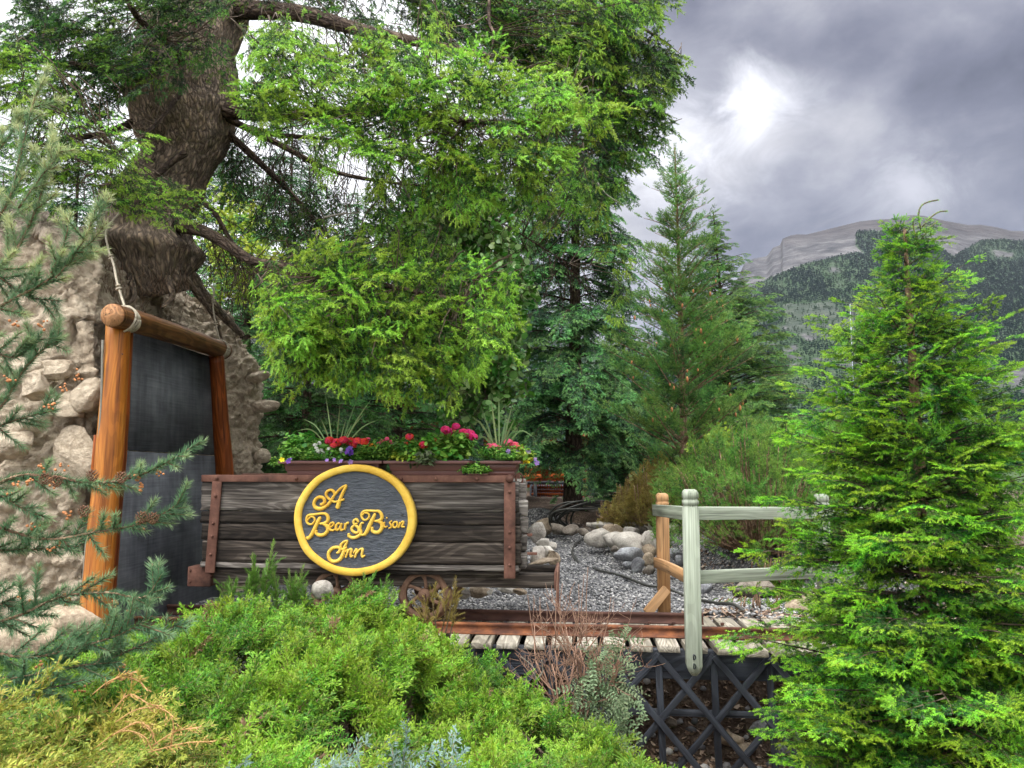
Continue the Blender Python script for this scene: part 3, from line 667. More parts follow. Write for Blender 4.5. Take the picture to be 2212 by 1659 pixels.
# ---------------------------------------------------------------- mine portal
def build_portal():
    t = thing('mine_doorway', 'orange log frame of a mine doorway with a dark grey panel set in the rock mound', 'doorway', (-2.5, 5.5, .5))
    a = Acc(); P = smooth_path([W(256, 702, 4.76), W(238, 960, 4.66), W(215, 1200, 4.58), W(203, 1385, 4.50)], 26); tube(a, P, np.linspace(.070, .085, 26), 20, nz=.05, nsc=5); a.build('post', M['log'], t, smooth=True)
    a = Acc(); P = smooth_path([W(270, 705, 4.84), W(254, 960, 4.74), W(232, 1200, 4.66), W(221, 1385, 4.60)], 26); tube(a, P, np.linspace(.050, .065, 26), 16, nz=.05, nsc=5); a.build('post', M['log2'], t, smooth=True)
    a = Acc(); P = smooth_path([W(466, 768, 6.28), W(475, 900, 6.4), W(485, 1020, 6.5), W(496, 1215, 6.62)], 26); tube(a, P, np.linspace(.062, .078, 26), 18, nz=.05, nsc=5); a.build('post', M['log2'], t, smooth=True)
    a = Acc(); A0 = W(243, 681, 4.60); B0 = W(483, 758, 6.42); P = smooth_path([A0, A0*.6+B0*.4+[0, 0, .01], B0], 30); tube(a, P, np.linspace(.074, .072, 30), 22, nz=.05, nsc=4, cap=False); b_ = a.build('beam', M['logbeam'], t, smooth=True)
    sub(b_, t); a = Acc(); d = nrm(P[1]-P[0]); tube(a, [P[0]-d*.004, P[0]+d*.03], [.070, .074], 22); a.build('log_end', M['logend'], b_)
    # painted plywood panel in two sheets
    tl, tr, br, bl = W(277, 712, 4.98), W(452, 770, 6.24), W(478, 1290, 6.42), W(222, 1370, 4.82)
    for k, (f0, f1) in enumerate(((0, .41), (.414, 1.0))):
        q = [tl+(bl-tl)*f0, tr+(br-tr)*f0, tr+(br-tr)*f1, tl+(bl-tl)*f1]; nn = nrm(np.cross(q[1]-q[0], q[3]-q[0])); off = nn*(.004*k)
        V = np.array([x+off for x in q]+[x+off-nn*.018 for x in q] if nn[0] > 0 else [x-off for x in q]+[x-off+nn*.018 for x in q])
        F = np.array([[0,1,2],[0,2,3],[4,6,5],[4,7,6],[0,4,5],[0,5,1],[1,5,6],[1,6,2],[2,6,7],[2,7,3],[3,7,4],[3,4,0]])
        Acc().add(V, F).build('panel', M['panel'], t)
    a = Acc(); tube(a, smooth_path([W(222, 735, 4.68), W(217, 900, 4.62), W(200, 1080, 4.58), W(186, 1180, 4.54), W(178, 1280, 4.50)], 30), .008, 6); a.build('cable', M['ropegrey'], t, smooth=True)
    a = Acc(); bar(a, W(207, 960, 4.72), W(203, 1010, 4.70), .03, .01); bar(a, W(207, 940, 4.70), W(200, 1020, 4.68), .018, .018); a.build('batten', M['log2'], t, bevel=.002)
    a = Acc()
    for px, py, Y in ((264, 765, 4.71), (252, 862, 4.66)): tube(a, [W(px, py, Y), W(px, py, Y-.02)], .006, 8)
    a.build('bolt', M['rust'], t)
    # ropes: tied round each end of the beam and running up to the fir
    def rope(name, lab, c, r, loops, up, rad, m):
        tr_ = thing(name, lab, 'rope', c); a = Acc(); ax = nrm(B0-A0); e1 = nrm(np.cross(ax, [0, 0, 1])); e2 = np.cross(e1, ax)
        for k in range(loops):
            g = np.linspace(0, 2*np.pi, 34); off = (k-loops/2)*rad*2.3
            P = [c+ax*(off+.012*math.sin(x*1.0+k))+(e1*math.cos(x)+e2*math.sin(x))*(r+rad*.8+.004*math.sin(3*x+k)) for x in g]; tube(a, P, rad, 6)
        P = smooth_path(up, 60); tube(a, P, rad*1.05, 6); 
        for q in (.25, .55): 
            kp = P[int(q*60)]; g = np.linspace(0, 12, 40)
            tube(a, [kp+np.array([math.cos(x)*rad*1.7, math.sin(x)*rad*1.7, (x-6)*rad*.45]) for x in g], rad*.9, 6)
        a.build('cord', m, tr_, smooth=True)
    c1 = A0+nrm(B0-A0)*.16
    rope('rope', 'thick pale rope knotted round the near end of the doorway beam', c1, .074, 4, [c1+[0, -.02, .08], W(262, 640, 4.8), W(252, 605, 4.85), W(245, 570, 5.0), W(233, 535, 5.2), W(231, 495, 5.4), W(262, 455, 5.6)], .0075, M['rope'])
    c2 = B0-nrm(B0-A0)*.10
    rope('rope', 'thin rope looped round the far end of the doorway beam and up to a root', c2, .073, 3, [c2+[0, 0, .08], W(466, 700, 6.3), W(460, 660, 6.3), W(462, 625, 6.3), W(452, 615, 6.35)], .007, M['rope'])
def panelmat():
    m, nt, b = newmat('dark_painted_panel'); g = N(nt, 'ShaderNodeTexCoord').outputs['Object']
    n1 = noise(nt, mapping(nt, g, (3, 3, 90)), 1.0, 4, .6); n2 = noise(nt, g, 2.2, 4, .6); n3 = noise(nt, mapping(nt, g, (22, 22, 2)), 1, 3)
    f = mathn(nt, 'ADD', mathn(nt, 'MULTIPLY', n2, .6), mathn(nt, 'ADD', mathn(nt, 'MULTIPLY', n1, .2), mathn(nt, 'MULTIPLY', n3, .2)))
    L(nt, ramp(nt, f, [(.36, (.038, .041, .048)), (.50, (.098, .103, .116)), (.66, (.19, .20, .215))]), b.inputs['Base Color'])
    b.inputs['Roughness'].default_value = .75; b.inputs['Specular IOR Level'].default_value = .25; bump(nt, b, n1, .25, .004); return m
M['panel'] = panelmat()
build_portal()

# ---------------------------------------------------------------- mine cart
def cb(acc, a0, a1, d0, d1, z0, z1, grain=0, jit=0):
    box(acc, C((a0+a1)/2, (d0+d1)/2, (z0+z1)/2), CU, CN, CZ, (abs(a1-a0), abs(d1-d0), abs(z1-z0)), grain, jit)
def rough_board(a0, a1, d0, d1, z0, z1, amp=.006, seed=0):
    """plank with a worn, uneven outline and ragged ends"""
    n = 90; m_ = 7; acc = Acc(); V = []; LC = []; off = rng.uniform(-20, 20, 3)
    for i in range(n+1):
        s = i/n; a = a0+(a1-a0)*s
        w0 = mnoise.noise(Vector((a*4, seed*7.1, 0)))*amp+mnoise.noise(Vector((a*17, seed*3.3, 0)))*amp*.5
        w1 = mnoise.noise(Vector((a*4, seed*7.1, 9)))*amp+mnoise.noise(Vector((a*17, seed*3.3, 5)))*amp*.5
        for d_ in (d0, d1):
            for j in range(m_+1):
                z = z0+w0+(z1+w1-z0-w0)*j/m_; aa = a
                if i in (0, n): aa += mnoise.noise(Vector((z*30, seed, i)))*.012
                dd = d_ + (mnoise.noise(Vector((a*3, z*40, seed)))*.0035 if d_ == d0 else 0) + (.003 if d_ == d0 and j in (0, m_) else 0)
                V.append(C(aa, dd, z)); LC.append((aa, dd, z)+off)
    V = np.array(V); LC = np.array(LC); k = 2*(m_+1); F = []
    for i in range(n):
        for s_, fl in ((0, 0), (m_+1, 1)):
            for j in range(m_):
                p = i*k+s_+j; q = p+k; F += [[p, q, q+1], [p, q+1, p+1]] if not fl else [[p, q+1, q], [p, p+1, q+1]]
        for j, fl in ((0, 0), (m_, 1)):
            p = i*k+j; p2 = p+m_+1; q = p+k; q2 = p2+k; F += [[p, p2, q2], [p, q2, q]] if not fl else [[p, q2, p2], [p, q, q2]]
    for i, fl in ((0, 0), (n, 1)):
        for j in range(m_):
            p = i*k+j; p2 = p+m_+1; F += [[p, p+1, p2+1], [p, p2+1, p2]] if not fl else [[p, p2+1, p+1], [p, p2, p2+1]]
    acc.add(V, np.array(F), 0, random.random(), LC); return acc
def build_cart():
    t = thing('mine_cart', 'old weathered wooden mine cart with rusty iron straps standing on rails', 'mine cart', C(1.0, .3, .6))
    B0, B1 = .925, 1.462; hs = [.0, .255, .40, .565, .79, .905, 1.0]; 
    zs = [1.478, 1.281, 1.203, 1.098, .960, .922]
    for i in range(5):
        ac = rough_board(.0+rr(-.012, .02), 2.045+rr(-.02, .012), .0+(.004 if i == 4 else rr(0, .005)), .045, zs[i+1]+(.007 if i in (0, ) else .0025), zs[i]-.002, .0030 if i < 4 else .007, seed=i+3)
        ac.build('side_board', M['cartwood'] if i in (0, 4) else M['cartwood_dark'], t, smooth=False)
    for i in range(4): # far side
        rough_board(0, 2.04, .575, .62, 1.478-.14*(i+1)+.004, 1.478-.14*i, .003, seed=40+i).build('side_board', M['cartwood'], t)
    for a0, a1 in ((.015, .055), (1.985, 2.025)):
        for i in range(5):
            ac = Acc(); cb(ac, a0, a1, .05, .57, .93+.109*i, .93+.109*(i+1)-.005, 1, .003); ac.build('end_board', M['cartwood'], t, bevel=.003)
    ac = Acc(); cb(ac, .02, 2.03, .02, .60, .895, .925, 0, .001); ac.build('floor', M['cartwood_dark'], t)
    for i in range(5): # worn board ends sticking out on the right
        ac = Acc(); cb(ac, 2.03, 2.085+rr(-.008, .008), .035, .10, .94+.107*i, .94+.107*(i+1)-.008, 0, .006); ac.build('board_end', M['cartwood'], t, bevel=.006)
    # iron: top strap, corner straps, back strap, rivets
    ac = Acc(); cb(ac, -.012, 2.0, -.012, .05, 1.468, 1.512); tp = ac.build('top_strap', M['rust'], t, bevel=.003); sub(tp, t)
    for a_ in (.095, .62, 1.30, 1.52, 1.78):
        p = C(a_, -.012, 1.49); ac = Acc(); tube(ac, [p, p-CN*.008, p-CN*.013], [.011, .010, .005], 10); ac.build('rivet', M['rust'], tp, smooth=True)
    ac = Acc(); cb(ac, -.012, 2.0, .58, .632, 1.468, 1.512); ac.build('top_strap', M['rust'], t, bevel=.003)
    for a_, lean, z0 in ((.098, -.027, .895), (1.985, 0.0, .885)):
        ac = Acc(); A_ = C(a_, -.013, 1.47); B_ = C(a_+lean, -.013, z0); bar(ac, B_, A_, .012, .062 if a_ < 1 else .070, side=CN); 
        cs = ac.build('corner_strap', M['rust'], t, bevel=.002); sub(cs, t)
        for f in ((.16, .46, .60, .80) if a_ < 1 else (.10, .52, .68, .86)):
            p = A_+(B_-A_)*f-CN*.008; ac = Acc(); tube(ac, [p, p-CN*.007, p-CN*.012], [.010, .009, .004], 10); ac.build('rivet', M['rust'], cs, smooth=True)
    p = C(1.985, -.01, 1.492); V, F = ICO[3]; ac = Acc(); ac.add(V*.026+p-CN*.012, F); ac.build('corner_bolt', M['rust'], t, smooth=True)
    ac = Acc(); tube(ac, [C(2.04, .05, 1.49)+np.array([math.cos(x)*.022*CU[0], 0, math.sin(x)*.035]) for x in np.linspace(0, 6.28, 20)], .006, 6); ac.build('ring', M['rust'], t, smooth=True)
    for z in (1.02, 1.135): ac = Acc(); cb(ac, 2.03, 2.15-.03*(z > 1.1), .05, .068, z, z+.016, 0); ac.build('iron_pin', M['rust'], t, bevel=.002)
    # chassis
    for d0 in (.07, .44):
        rough_board(-.02, 2.27, d0, d0+.10, .815, .90, .004, seed=int(d0*100)).build('chassis_beam', M['cartwood_dark'], t)
    ac = Acc(); cb(ac, 2.255, 2.275, .06, .55, .805, .912); ac.build('end_plate', M['rust'], t, bevel=.002)
    ac = Acc(); cb(ac, 2.268, 2.285, .055, .075, .68, .92); ac.build('iron_rod', M['rust'], t, bevel=.002)
    ac = Acc(); cb(ac, -.10, .055, .03, .14, .80, .925); bp = ac.build('buffer_plate', M['rust'], t, bevel=.005); sub(bp, t)
    for q in ((-.08, .90), (-.08, .83), (.06, .87)):
        ac = Acc(); p = C(q[0], .03, q[1]); tube(ac, [p, p-CN*.01], [.009, .006], 8); ac.build('rivet', M['rust'], bp)
    # wheels: rim, flange, hub, six curved spokes
    for a_ in (.87, 1.44):
        for d_ in (.075, .50):
            c = C(a_, d_, .765); ac = Acc(); seg = 48
            def ring(prof):
                V = []; 
                for k in range(seg):
                    x = 2*math.pi*k/seg
                    for r_, dd in prof: V.append(c+(CU*math.cos(x)+CZ*math.sin(x))*r_+CN*dd)
                m_ = len(prof); F = []
                for k in range(seg):
                    for j in range(m_):
                        p = k*m_+j; q = k*m_+(j+1) % m_; p2 = ((k+1) % seg)*m_+j; q2 = ((k+1) % seg)*m_+(j+1) % m_; F += [[p, q, q2], [p, q2, p2]]
                ac.add(np.array(V), np.array(F), 0, .5, np.array(V))
            ring([(.118, -.02), (.152, -.02), (.154, .015), (.172, .02), (.172, .03), (.118, .03)]); ring([(.0, -.035), (.034, -.035), (.040, -.02), (.040, .03), (.0, .03)])
            wh = ac.build('wheel', M['wheel'], t, smooth=False); sub(wh, t)
            for k in range(6):
                x = 2*math.pi*k/6+.3; P = [c+(CU*math.cos(x+.10*s)+CZ*math.sin(x+.10*s))*(.032+.09*s/3) for s in range(4)]
                ac = Acc(); tube(ac, P, [.017, .012, .012, .019], 8); ac.build('spoke', M['wheel'], wh, smooth=True)
            ac = Acc(); tube(ac, [c-CN*.035, c-CN*.06], [.016, .014], 12); ac.build('axle_cap', M['wheel'], wh, smooth=True)
        ac = Acc(); tube(ac, [C(a_, .08, .765), C(a_, .50, .765)], .016, 10); ac.build('axle', M['wheel'], t)
build_cart()

# ---------------------------------------------------------------- sign with carved lettering
def signmat():
    m, nt, b = newmat('dark_carved_board'); g = N(nt, 'ShaderNodeTexCoord').outputs['Object']
    n1 = noise(nt, mapping(nt, g, (18, 18, 70)), 1, 5, .65, .8); n2 = noise(nt, g, 5, 3)
    L(nt, ramp(nt, mathn(nt, 'ADD', mathn(nt, 'MULTIPLY', n1, .6), mathn(nt, 'MULTIPLY', n2, .4)), [(.35, (.034, .041, .052)), (.55, (.060, .070, .086)), (.72, (.12, .135, .155))]), b.inputs['Base Color'])
    b.inputs['Roughness'].default_value = .45; bump(nt, b, n1, .7, .010); return m
M['signboard'] = signmat()
def build_sign():
    ca, cz = 1.022, 1.238; front = -.075
    t = thing('oval_sign', 'oval dark sign with a yellow rim and carved gold script, hung on the mine cart', 'sign', C(ca, front, cz))
    Aa, Bb = .385, .342
    def pt(a, b, d): return C(ca+a, d, cz+b)
    n = 120; ac = Acc(); th = np.linspace(0, 2*np.pi, n, endpoint=False)
    wob = np.array([1+.012*mnoise.noise(Vector((math.cos(x)*2.2, math.sin(x)*2.2, 1)))+.006*mnoise.noise(Vector((math.cos(x)*7, math.sin(x)*7, 4))) for x in th])
    def ringp(prof, name, m, parent):
        V = []
        for k in range(n):
            for (ra, rb, d) in prof: V.append(pt(math.cos(th[k])*ra*wob[k], math.sin(th[k])*rb*wob[k], d))
        mm = len(prof); F = []
        for k in range(n):
            for j in range(mm):
                p = k*mm+j; q = k*mm+(j+1) % mm; p2 = ((k+1) % n)*mm+j; q2 = ((k+1) % n)*mm+(j+1) % mm; F += [[p, q2, q], [p, p2, q2]]
        LC = np.array(V)+3; ac = Acc(); ac.add(np.array(V), np.array(F), 0, .5, LC); return ac.build(name, m, parent, smooth=False)
    ringp([(Aa, Bb, -.02), (Aa, Bb, front-.004), (Aa-.006, Bb-.006, front-.012), (.345, .304, front-.012), (.338, .297, front-.002), (.338, .297, -.02)], 'rim', M['gold'], t)
    # board: slightly uneven carved face
    V = [pt(0, 0, front+.006)]; F = []; rings = 26
    for j in range(1, rings+1):
        for k in range(n):
            f = j/rings; a = math.cos(th[k])*.342*f; b = math.sin(th[k])*.301*f
            V.append(pt(a, b, front+.006+.0025*mnoise.noise(Vector((a*22, b*40, 0)))))
    for k in range(n): F.append([0, 1+(k+1) % n, 1+k])
    for j in range(rings-1):
        for k in range(n):
            p = 1+j*n+k; q = 1+j*n+(k+1) % n; F += [[p, q, q+n], [p, q+n, p+n]]
    Acc().add(np.array(V), np.array(F)).build('board', M['signboard'], t, smooth=True)
    S = .770/1813   # metres per drawing unit
    def L2(x, y): return np.array([(x-942)*S, (812-y)*S])
    letters = {
     'letter_A': [([(418, 588), (452, 592), (488, 552), (468, 500), (400, 488), (345, 528), (328, 590), (358, 642), (430, 655), (510, 620), (565, 565), (640, 450), (735, 350), (822, 312)], [14]+[23]*6+[27]*2+[24]*2+[18, 17, 20]),
                  ([(640, 470), (625, 410), (585, 385), (535, 395), (508, 432), (522, 480), (580, 530), (645, 555), (720, 540), (785, 515)], [14]+[20]*4+[16]*5),
                  ([(815, 318), (765, 410), (728, 500), (700, 580), (680, 655)], [18, 22, 22, 30, 30])],
     'letter_B': [([(432, 770), (385, 860), (340, 960), (300, 1040), (255, 1085), (228, 1062)], [22, 27, 28, 28, 24, 16]),
                  ([(232, 835), (285, 775), (335, 785), (345, 835), (300, 880), (248, 872), (222, 820), (245, 755), (330, 742), (430, 728), (512, 735), (545, 785), (538, 835), (485, 868), (420, 872)], [10, 12, 13, 13, 14, 15, 17, 18, 17, 17, 20, 24, 24, 20, 15]),
                  ([(470, 872), (530, 905), (545, 965), (500, 1025), (425, 1040), (372, 1010), (378, 962)], [18, 26, 26, 26, 25, 20, 13])],
     'letter_e': [([(588, 925), (632, 885), (622, 855), (585, 868), (568, 915), (585, 958), (625, 968), (660, 945)], [13, 13, 13, 15, 18, 18, 15, 12])],
     'letter_a': [([(728, 868), (692, 872), (668, 915), (678, 958), (708, 955), (738, 905), (752, 868), (738, 930), (752, 965), (782, 950)], [14, 17, 18, 18, 14, 15, 15, 16, 15, 11])],
     'letter_r': [([(795, 862), (808, 900), (795, 965)], [12, 17, 17]), ([(802, 915), (830, 862), (862, 862)], [12, 14, 17])],
     'ampersand': [([(1010, 850), (968, 805), (930, 835), (945, 880), (1000, 925), (1012, 972), (975, 1000), (918, 975), (905, 930), (945, 890), (990, 860)], [15, 17, 17, 17, 19, 19, 18, 19, 18, 16, 13]),
                   ([(862, 1005), (868, 1050), (930, 1072), (1000, 1050), (1040, 1005), (1030, 930), (1045, 865), (1085, 858)], [17, 21, 22, 23, 22, 18, 15, 14]),
                   ([(1035, 1020), (1075, 1030), (1115, 1010)], [16, 17, 20])],
     'letter_B.': [([(1255, 715), (1210, 805), (1165, 900), (1130, 980), (1085, 1040)], [20, 27, 29, 29, 22]),
                   ([(1045, 760), (1095, 715), (1150, 722), (1160, 770), (1120, 812), (1072, 805), (1045, 740), (1080, 690), (1160, 682), (1250, 685), (1305, 690), (1345, 740), (1345, 795), (1300, 825), (1240, 830)], [10, 12, 13, 13, 14, 15, 17, 18, 17, 17, 20, 24, 24, 20, 15]),
                   ([(1290, 828), (1345, 860), (1352, 925), (1310, 985), (1245, 990), (1208, 960), (1215, 912)], [18, 26, 26, 26, 24, 20, 13])],
     'letter_i': [([(1392, 838), (1385, 885), (1400, 915), (1438, 900)], [11, 12, 12, 9]), ([(1418, 785), (1432, 782)], [14, 14])],
     'letter_s': [([(1500, 822), (1470, 850), (1490, 885), (1488, 920), (1450, 932)], [10, 12, 13, 13, 10])],
     'letter_o': [([(1562, 835), (1525, 852), (1520, 900), (1548, 922), (1580, 890), (1575, 845), (1558, 835)], [13]*7)],
     'letter_n': [([(1612, 838), (1618, 870), (1596, 928)], [10, 13, 13]), ([(1605, 890), (1650, 835), (1672, 845), (1650, 905), (1692, 908)], [10, 12, 14, 14, 10])],
     'letter_I': [([(682, 1298), (722, 1275), (735, 1228), (690, 1212), (620, 1228), (568, 1290), (572, 1365), (622, 1412), (695, 1408), (752, 1365), (785, 1290), (808, 1200), (832, 1150), (852, 1112)], [14, 20, 22, 22, 24, 24, 24, 24, 24, 26, 26, 22, 16, 12]),
                  ([(852, 1112), (795, 1130), (748, 1178), (755, 1232), (795, 1235), (838, 1205)], [12, 17, 19, 17, 15, 12])],
     'letter_n.': [([(815, 1278), (852, 1245), (845, 1300), (822, 1362)], [11, 15, 15, 14]), ([(838, 1310), (880, 1240), (908, 1245), (895, 1310), (905, 1345), (938, 1320)], [10, 14, 16, 16, 14, 10])],
     'letter_n..': [([(935, 1300), (975, 1238), (985, 1270), (958, 1365)], [11, 15, 16, 14]), ([(975, 1310), (1030, 1240), (1072, 1238), (1062, 1310), (1075, 1345), (1112, 1318)], [10, 14, 17, 17, 15, 10])],
    }
    for nm, strokes in letters.items():
        ac = Acc()
        for k, (pts, ws) in enumerate(strokes):
            Q = smooth_path([(*L2(x, y), 0) for x, y in pts], 14*len(pts)); wq = np.interp(np.linspace(0, len(pts)-1, len(Q)), range(len(ws)), ws)*S*1.12
            # ribbon with a domed profile
            T_ = nrm(np.gradient(Q, axis=0)); Nn = np.stack([-T_[:, 1], T_[:, 0], 0*T_[:, 0]], 1); prof = [(-1, 0), (-.8, .75), (-.3, 1), (.3, 1), (.8, .75), (1, 0)]
            V = []
            for i in range(len(Q)):
                e = min(1, .35+min(i, len(Q)-1-i)*.25)
                for s_, h_ in prof: q = Q[i]+Nn[i]*s_*wq[i]*e; V.append(pt(q[0], q[1], front+.009-.016*h_*(.6+.4*e)-.0006*k))
            m_ = len(prof); F = []
            for i in range(len(Q)-1):
                for j in range(m_-1): p = i*m_+j; F += [[p, p+m_, p+m_+1], [p, p+m_+1, p+1]]
            for base_, fl in ((0, 0), ((len(Q)-1)*m_, 1)):
                for j in range(1, m_-1): F.append([base_, base_+j, base_+j+1] if not fl else [base_, base_+j+1, base_+j])
            ac.add(np.array(V), np.array(F), 0, .5, np.array(V)*1.0)
        o = ac.build(nm.strip('.'), M['gold'], t, smooth=True)
    for a, b in ((.301, .035), (-.298, .035)):
        ac = Acc(); p = pt(a, b, front+.004); tube(ac, [p, p-CN*.004, p-CN*.008], [.007, .006, .003], 10); ac.build('screw', M['darkgrey'], t)
build_sign()

# ---------------------------------------------------------------- bridge with track, trestle and fence
def build_bridge():
    t = thing('trestle_bridge', 'plank footbridge with rusty rails on a black painted wooden trestle', 'bridge', C(2.8, .3, .1))
    a = 1.20; i = 0
    while a < 4.75:
        ln = rr(-.02, .02); ac = Acc(); sk = -.035*(a > 3.1)
        X = nrm(CN+CU*(rr(-.01, .01)+sk)); Yx = np.cross([0, 0, 1.0], X)
        box(ac, C(a, .29+ln/2-(.02 if a > 3.2 else 0), .513+rr(-.002, .002)), X, Yx, (0, 0, 1), (.88+rr(-.015, .015)+(.04 if a > 3.2 else 0), .122, .036), 0, .002)
        ac.build('plank', M['plank'], t, bevel=.003); a += .157; i += 1
    for d0 in (-.065, .60):
        ac = Acc(); cb(ac, 1.0, 5.2, d0, d0+.05, .325, .494); ac.build('beam', M['blackwood'], t, bevel=.004)
    nodes = [2.87+.318*k for k in range(-5, 7)]
    for d0, dep in ((.0, 0),):
        for a_ in nodes:
            bot = float(gz(C(a_, 0, 0)[0], C(a_, 0, 0)[1]))-.02
            ac = Acc(); bar(ac, C(a_, -.076, .455), C(a_+.02, -.076, min(bot, .2)), .018, .040, side=CN); ac.build('post', M['blackwood'], t, bevel=.002)
            for sg in (-1, 1):
                k = 1.0; b_ = a_+sg*.56; zb = max(-.22, float(gz(C(b_, 0, 0)[0], C(b_, 0, 0)[1]))-.03); full = .66; f = min(1, (.47-zb)/full)
                ac = Acc(); bar(ac, C(a_, -.093 if sg < 0 else -.111, .47), C(a_+sg*.56*f, -.093 if sg < 0 else -.111, .47-full*f), .0165, .037, side=CN); ac.build('brace', M['blackwood'], t, bevel=.002)
    ac = Acc(); cb(ac, 2.45, 4.7, -.056, -.038, .112, .150); ac.build('cross_rail', M['blackwood'], t, bevel=.002)
    # rails: an I profile run along the track
    def rail(a0, a1, d, zt, m):
        prof = [(-.030, 0), (-.030, .006), (-.006, .014), (-.006, .044), (-.016, .052), (-.016, .066), (.016, .066), (.016, .052), (.006, .044), (.006, .014), (.030, .006), (.030, 0)]
        n = 60; V = []; LC = []
        for i in range(n+1):
            a_ = a0+(a1-a0)*i/n
            for x, z in prof: V.append(C(a_, d+x, zt+z+.001*math.sin(a_*5))); LC.append((a_, x*2, z*2+d))
        k = len(prof); F = []
        for i in range(n):
            for j in range(k): p = i*k+j; q = i*k+(j+1) % k; F += [[p, p+k, q+k], [p, q+k, q]]
        for b_, fl in ((0, 0), (n*k, 1)):
            for tri in ((0, 1, 10), (0, 10, 11), (1, 2, 9), (1, 9, 10), (2, 3, 8), (2, 8, 9), (3, 4, 7), (3, 7, 8), (4, 5, 6), (4, 6, 7)):
                F.append([b_+x for x in (tri if fl else tri[::-1])])
        ac = Acc(); ac.add(np.array(V), np.array(F), 0, .5, np.array(LC)); return ac.build('rail', m, t)
    rail(-.9, 4.4, .085, .532, M['rail']); rail(-.9, 3.22, .50, .532, M['raildark'])
    for k in range(12):
        a_ = 1.6+k*.157*1; ac = Acc(); cb(ac, a_, a_+.022, .462, .475, .531, .548); ac.build('spike', M['raildark'], t, bevel=.002)
build_bridge()

def build_fence():
    t = thing('wooden_fence', 'pale green and tan post and rail fence along the footbridge', 'fence', (1.06, 4.7, .4))
    def post(p0, top, w, m, cut=False, name='post'):
        # square post with a rounded head and two turned grooves
        prof = [(0, 1), (top-p0[2]-.105, 1), (top-p0[2]-.098, .86), (top-p0[2]-.090, .86), (top-p0[2]-.083, 1), (top-p0[2]-.066, 1), (top-p0[2]-.060, .88), (top-p0[2]-.053, .88), (top-p0[2]-.047, 1), (top-p0[2]-.018, .97), (top-p0[2]-.006, .82), (top-p0[2], .62)]
        if cut: prof = [(-.06, .35), (-.03, .80)]+prof
        V = []; LC = []; k = 0; off = rng.uniform(-9, 9, 3); ch = .12
        base = [(-1+ch, -1), (1-ch, -1), (1, -1+ch), (1, 1-ch), (1-ch, 1), (-1+ch, 1), (-1, 1-ch), (-1, -1+ch)]
        for z, s in prof:
            for x, y in base: q = np.array([x*w/2*s, y*w/2*s, z]); V.append(np.array(p0)+q[0]*CU+q[1]*CN+[0, 0, q[2]]); LC.append((q[2], q[0], q[1])+off)
        n = len(prof); F = []
        for i in range(n-1):
            for j in range(8): p = i*8+j; q = i*8+(j+1) % 8; F += [[p, q, q+8], [p, q+8, p+8]]
        for j in range(1, 7): F.append([(n-1)*8, (n-1)*8+j, (n-1)*8+j+1]); F.append([0, j+1, j])
        return Acc().add(np.array(V), np.array(F), 0, .5, np.array(LC)).build(name, m, t)
    p1 = post((1.031, 4.52, .395+.06), 1.438, .087, M['fence'], True); sub(p1, t)
    for z in (.505, .455):   # bolts with half-round washers
        ac = Acc(); c = np.array([1.031, 4.52, z])-CN*.046-CU*.008
        tube(ac, [c+CU*.010*math.cos(x)*1.2+CZ*.014*math.sin(x) for x in np.linspace(-1.57, 1.57, 9)]+[c-CZ*.0, c-CZ*.014], .0035, 5); ac.build('bolt', M['blackmetal'], p1)
    post((1.066, 5.55, .50), 1.374, .085, M['fencetan'])
    post((2.165, 5.47, .50), 1.372, .085, M['fence'])
    def rl(A_, B_, w, th, m, name='rail', nz=0):
        ac = Acc(); bar(ac, A_, B_, w, th, jit=.001); ac.build(name, m, t, bevel=.003)
    rl((1.015, 4.565, 1.298), (1.02, 5.60, 1.252), .078, .032, M['fence'])
    # bowed lower cross rail
    P = smooth_path([(1.025, 4.57, .925), (1.03, 5.15, .905), (1.02, 5.60, .885)], 14); ac = Acc()
    V = []; LC = []; k = 4
    for i, p in enumerate(P):
        for x, z in ((-.014, -.034), (.014, -.034), (.014, .034), (-.014, .034)): V.append(p+np.array([x, 0, z])); LC.append((p[1], x, z))
    F = []
    for i in range(len(P)-1):
        for j in range(4): a_ = i*4+j; b_ = i*4+(j+1) % 4; F += [[a_, b_, b_+4], [a_, b_+4, a_+4]]
    F += [[0, 2, 1], [0, 3, 2], [(len(P)-1)*4, (len(P)-1)*4+1, (len(P)-1)*4+2], [(len(P)-1)*4, (len(P)-1)*4+2, (len(P)-1)*4+3]]
    ac.add(np.array(V), np.array(F), 0, .6, np.array(LC)); ac.build('rail', M['fencetan'], t)
    q0 = np.array([1.07, 4.55, 1.299]); q1 = W(1860, 1108, 5.36); rl(q0, q1, .076, .036, M['fence'])
    q0 = np.array([1.07, 4.55, .935]); q1 = W(1990, 1226, 5.50); rl(q0, q1, .074, .036, M['fence'])
    rl(W(1440, 1272, 5.50), W(1397, 1325, 5.44), .065, .026, M['fencetan'], 'brace')
build_fence()

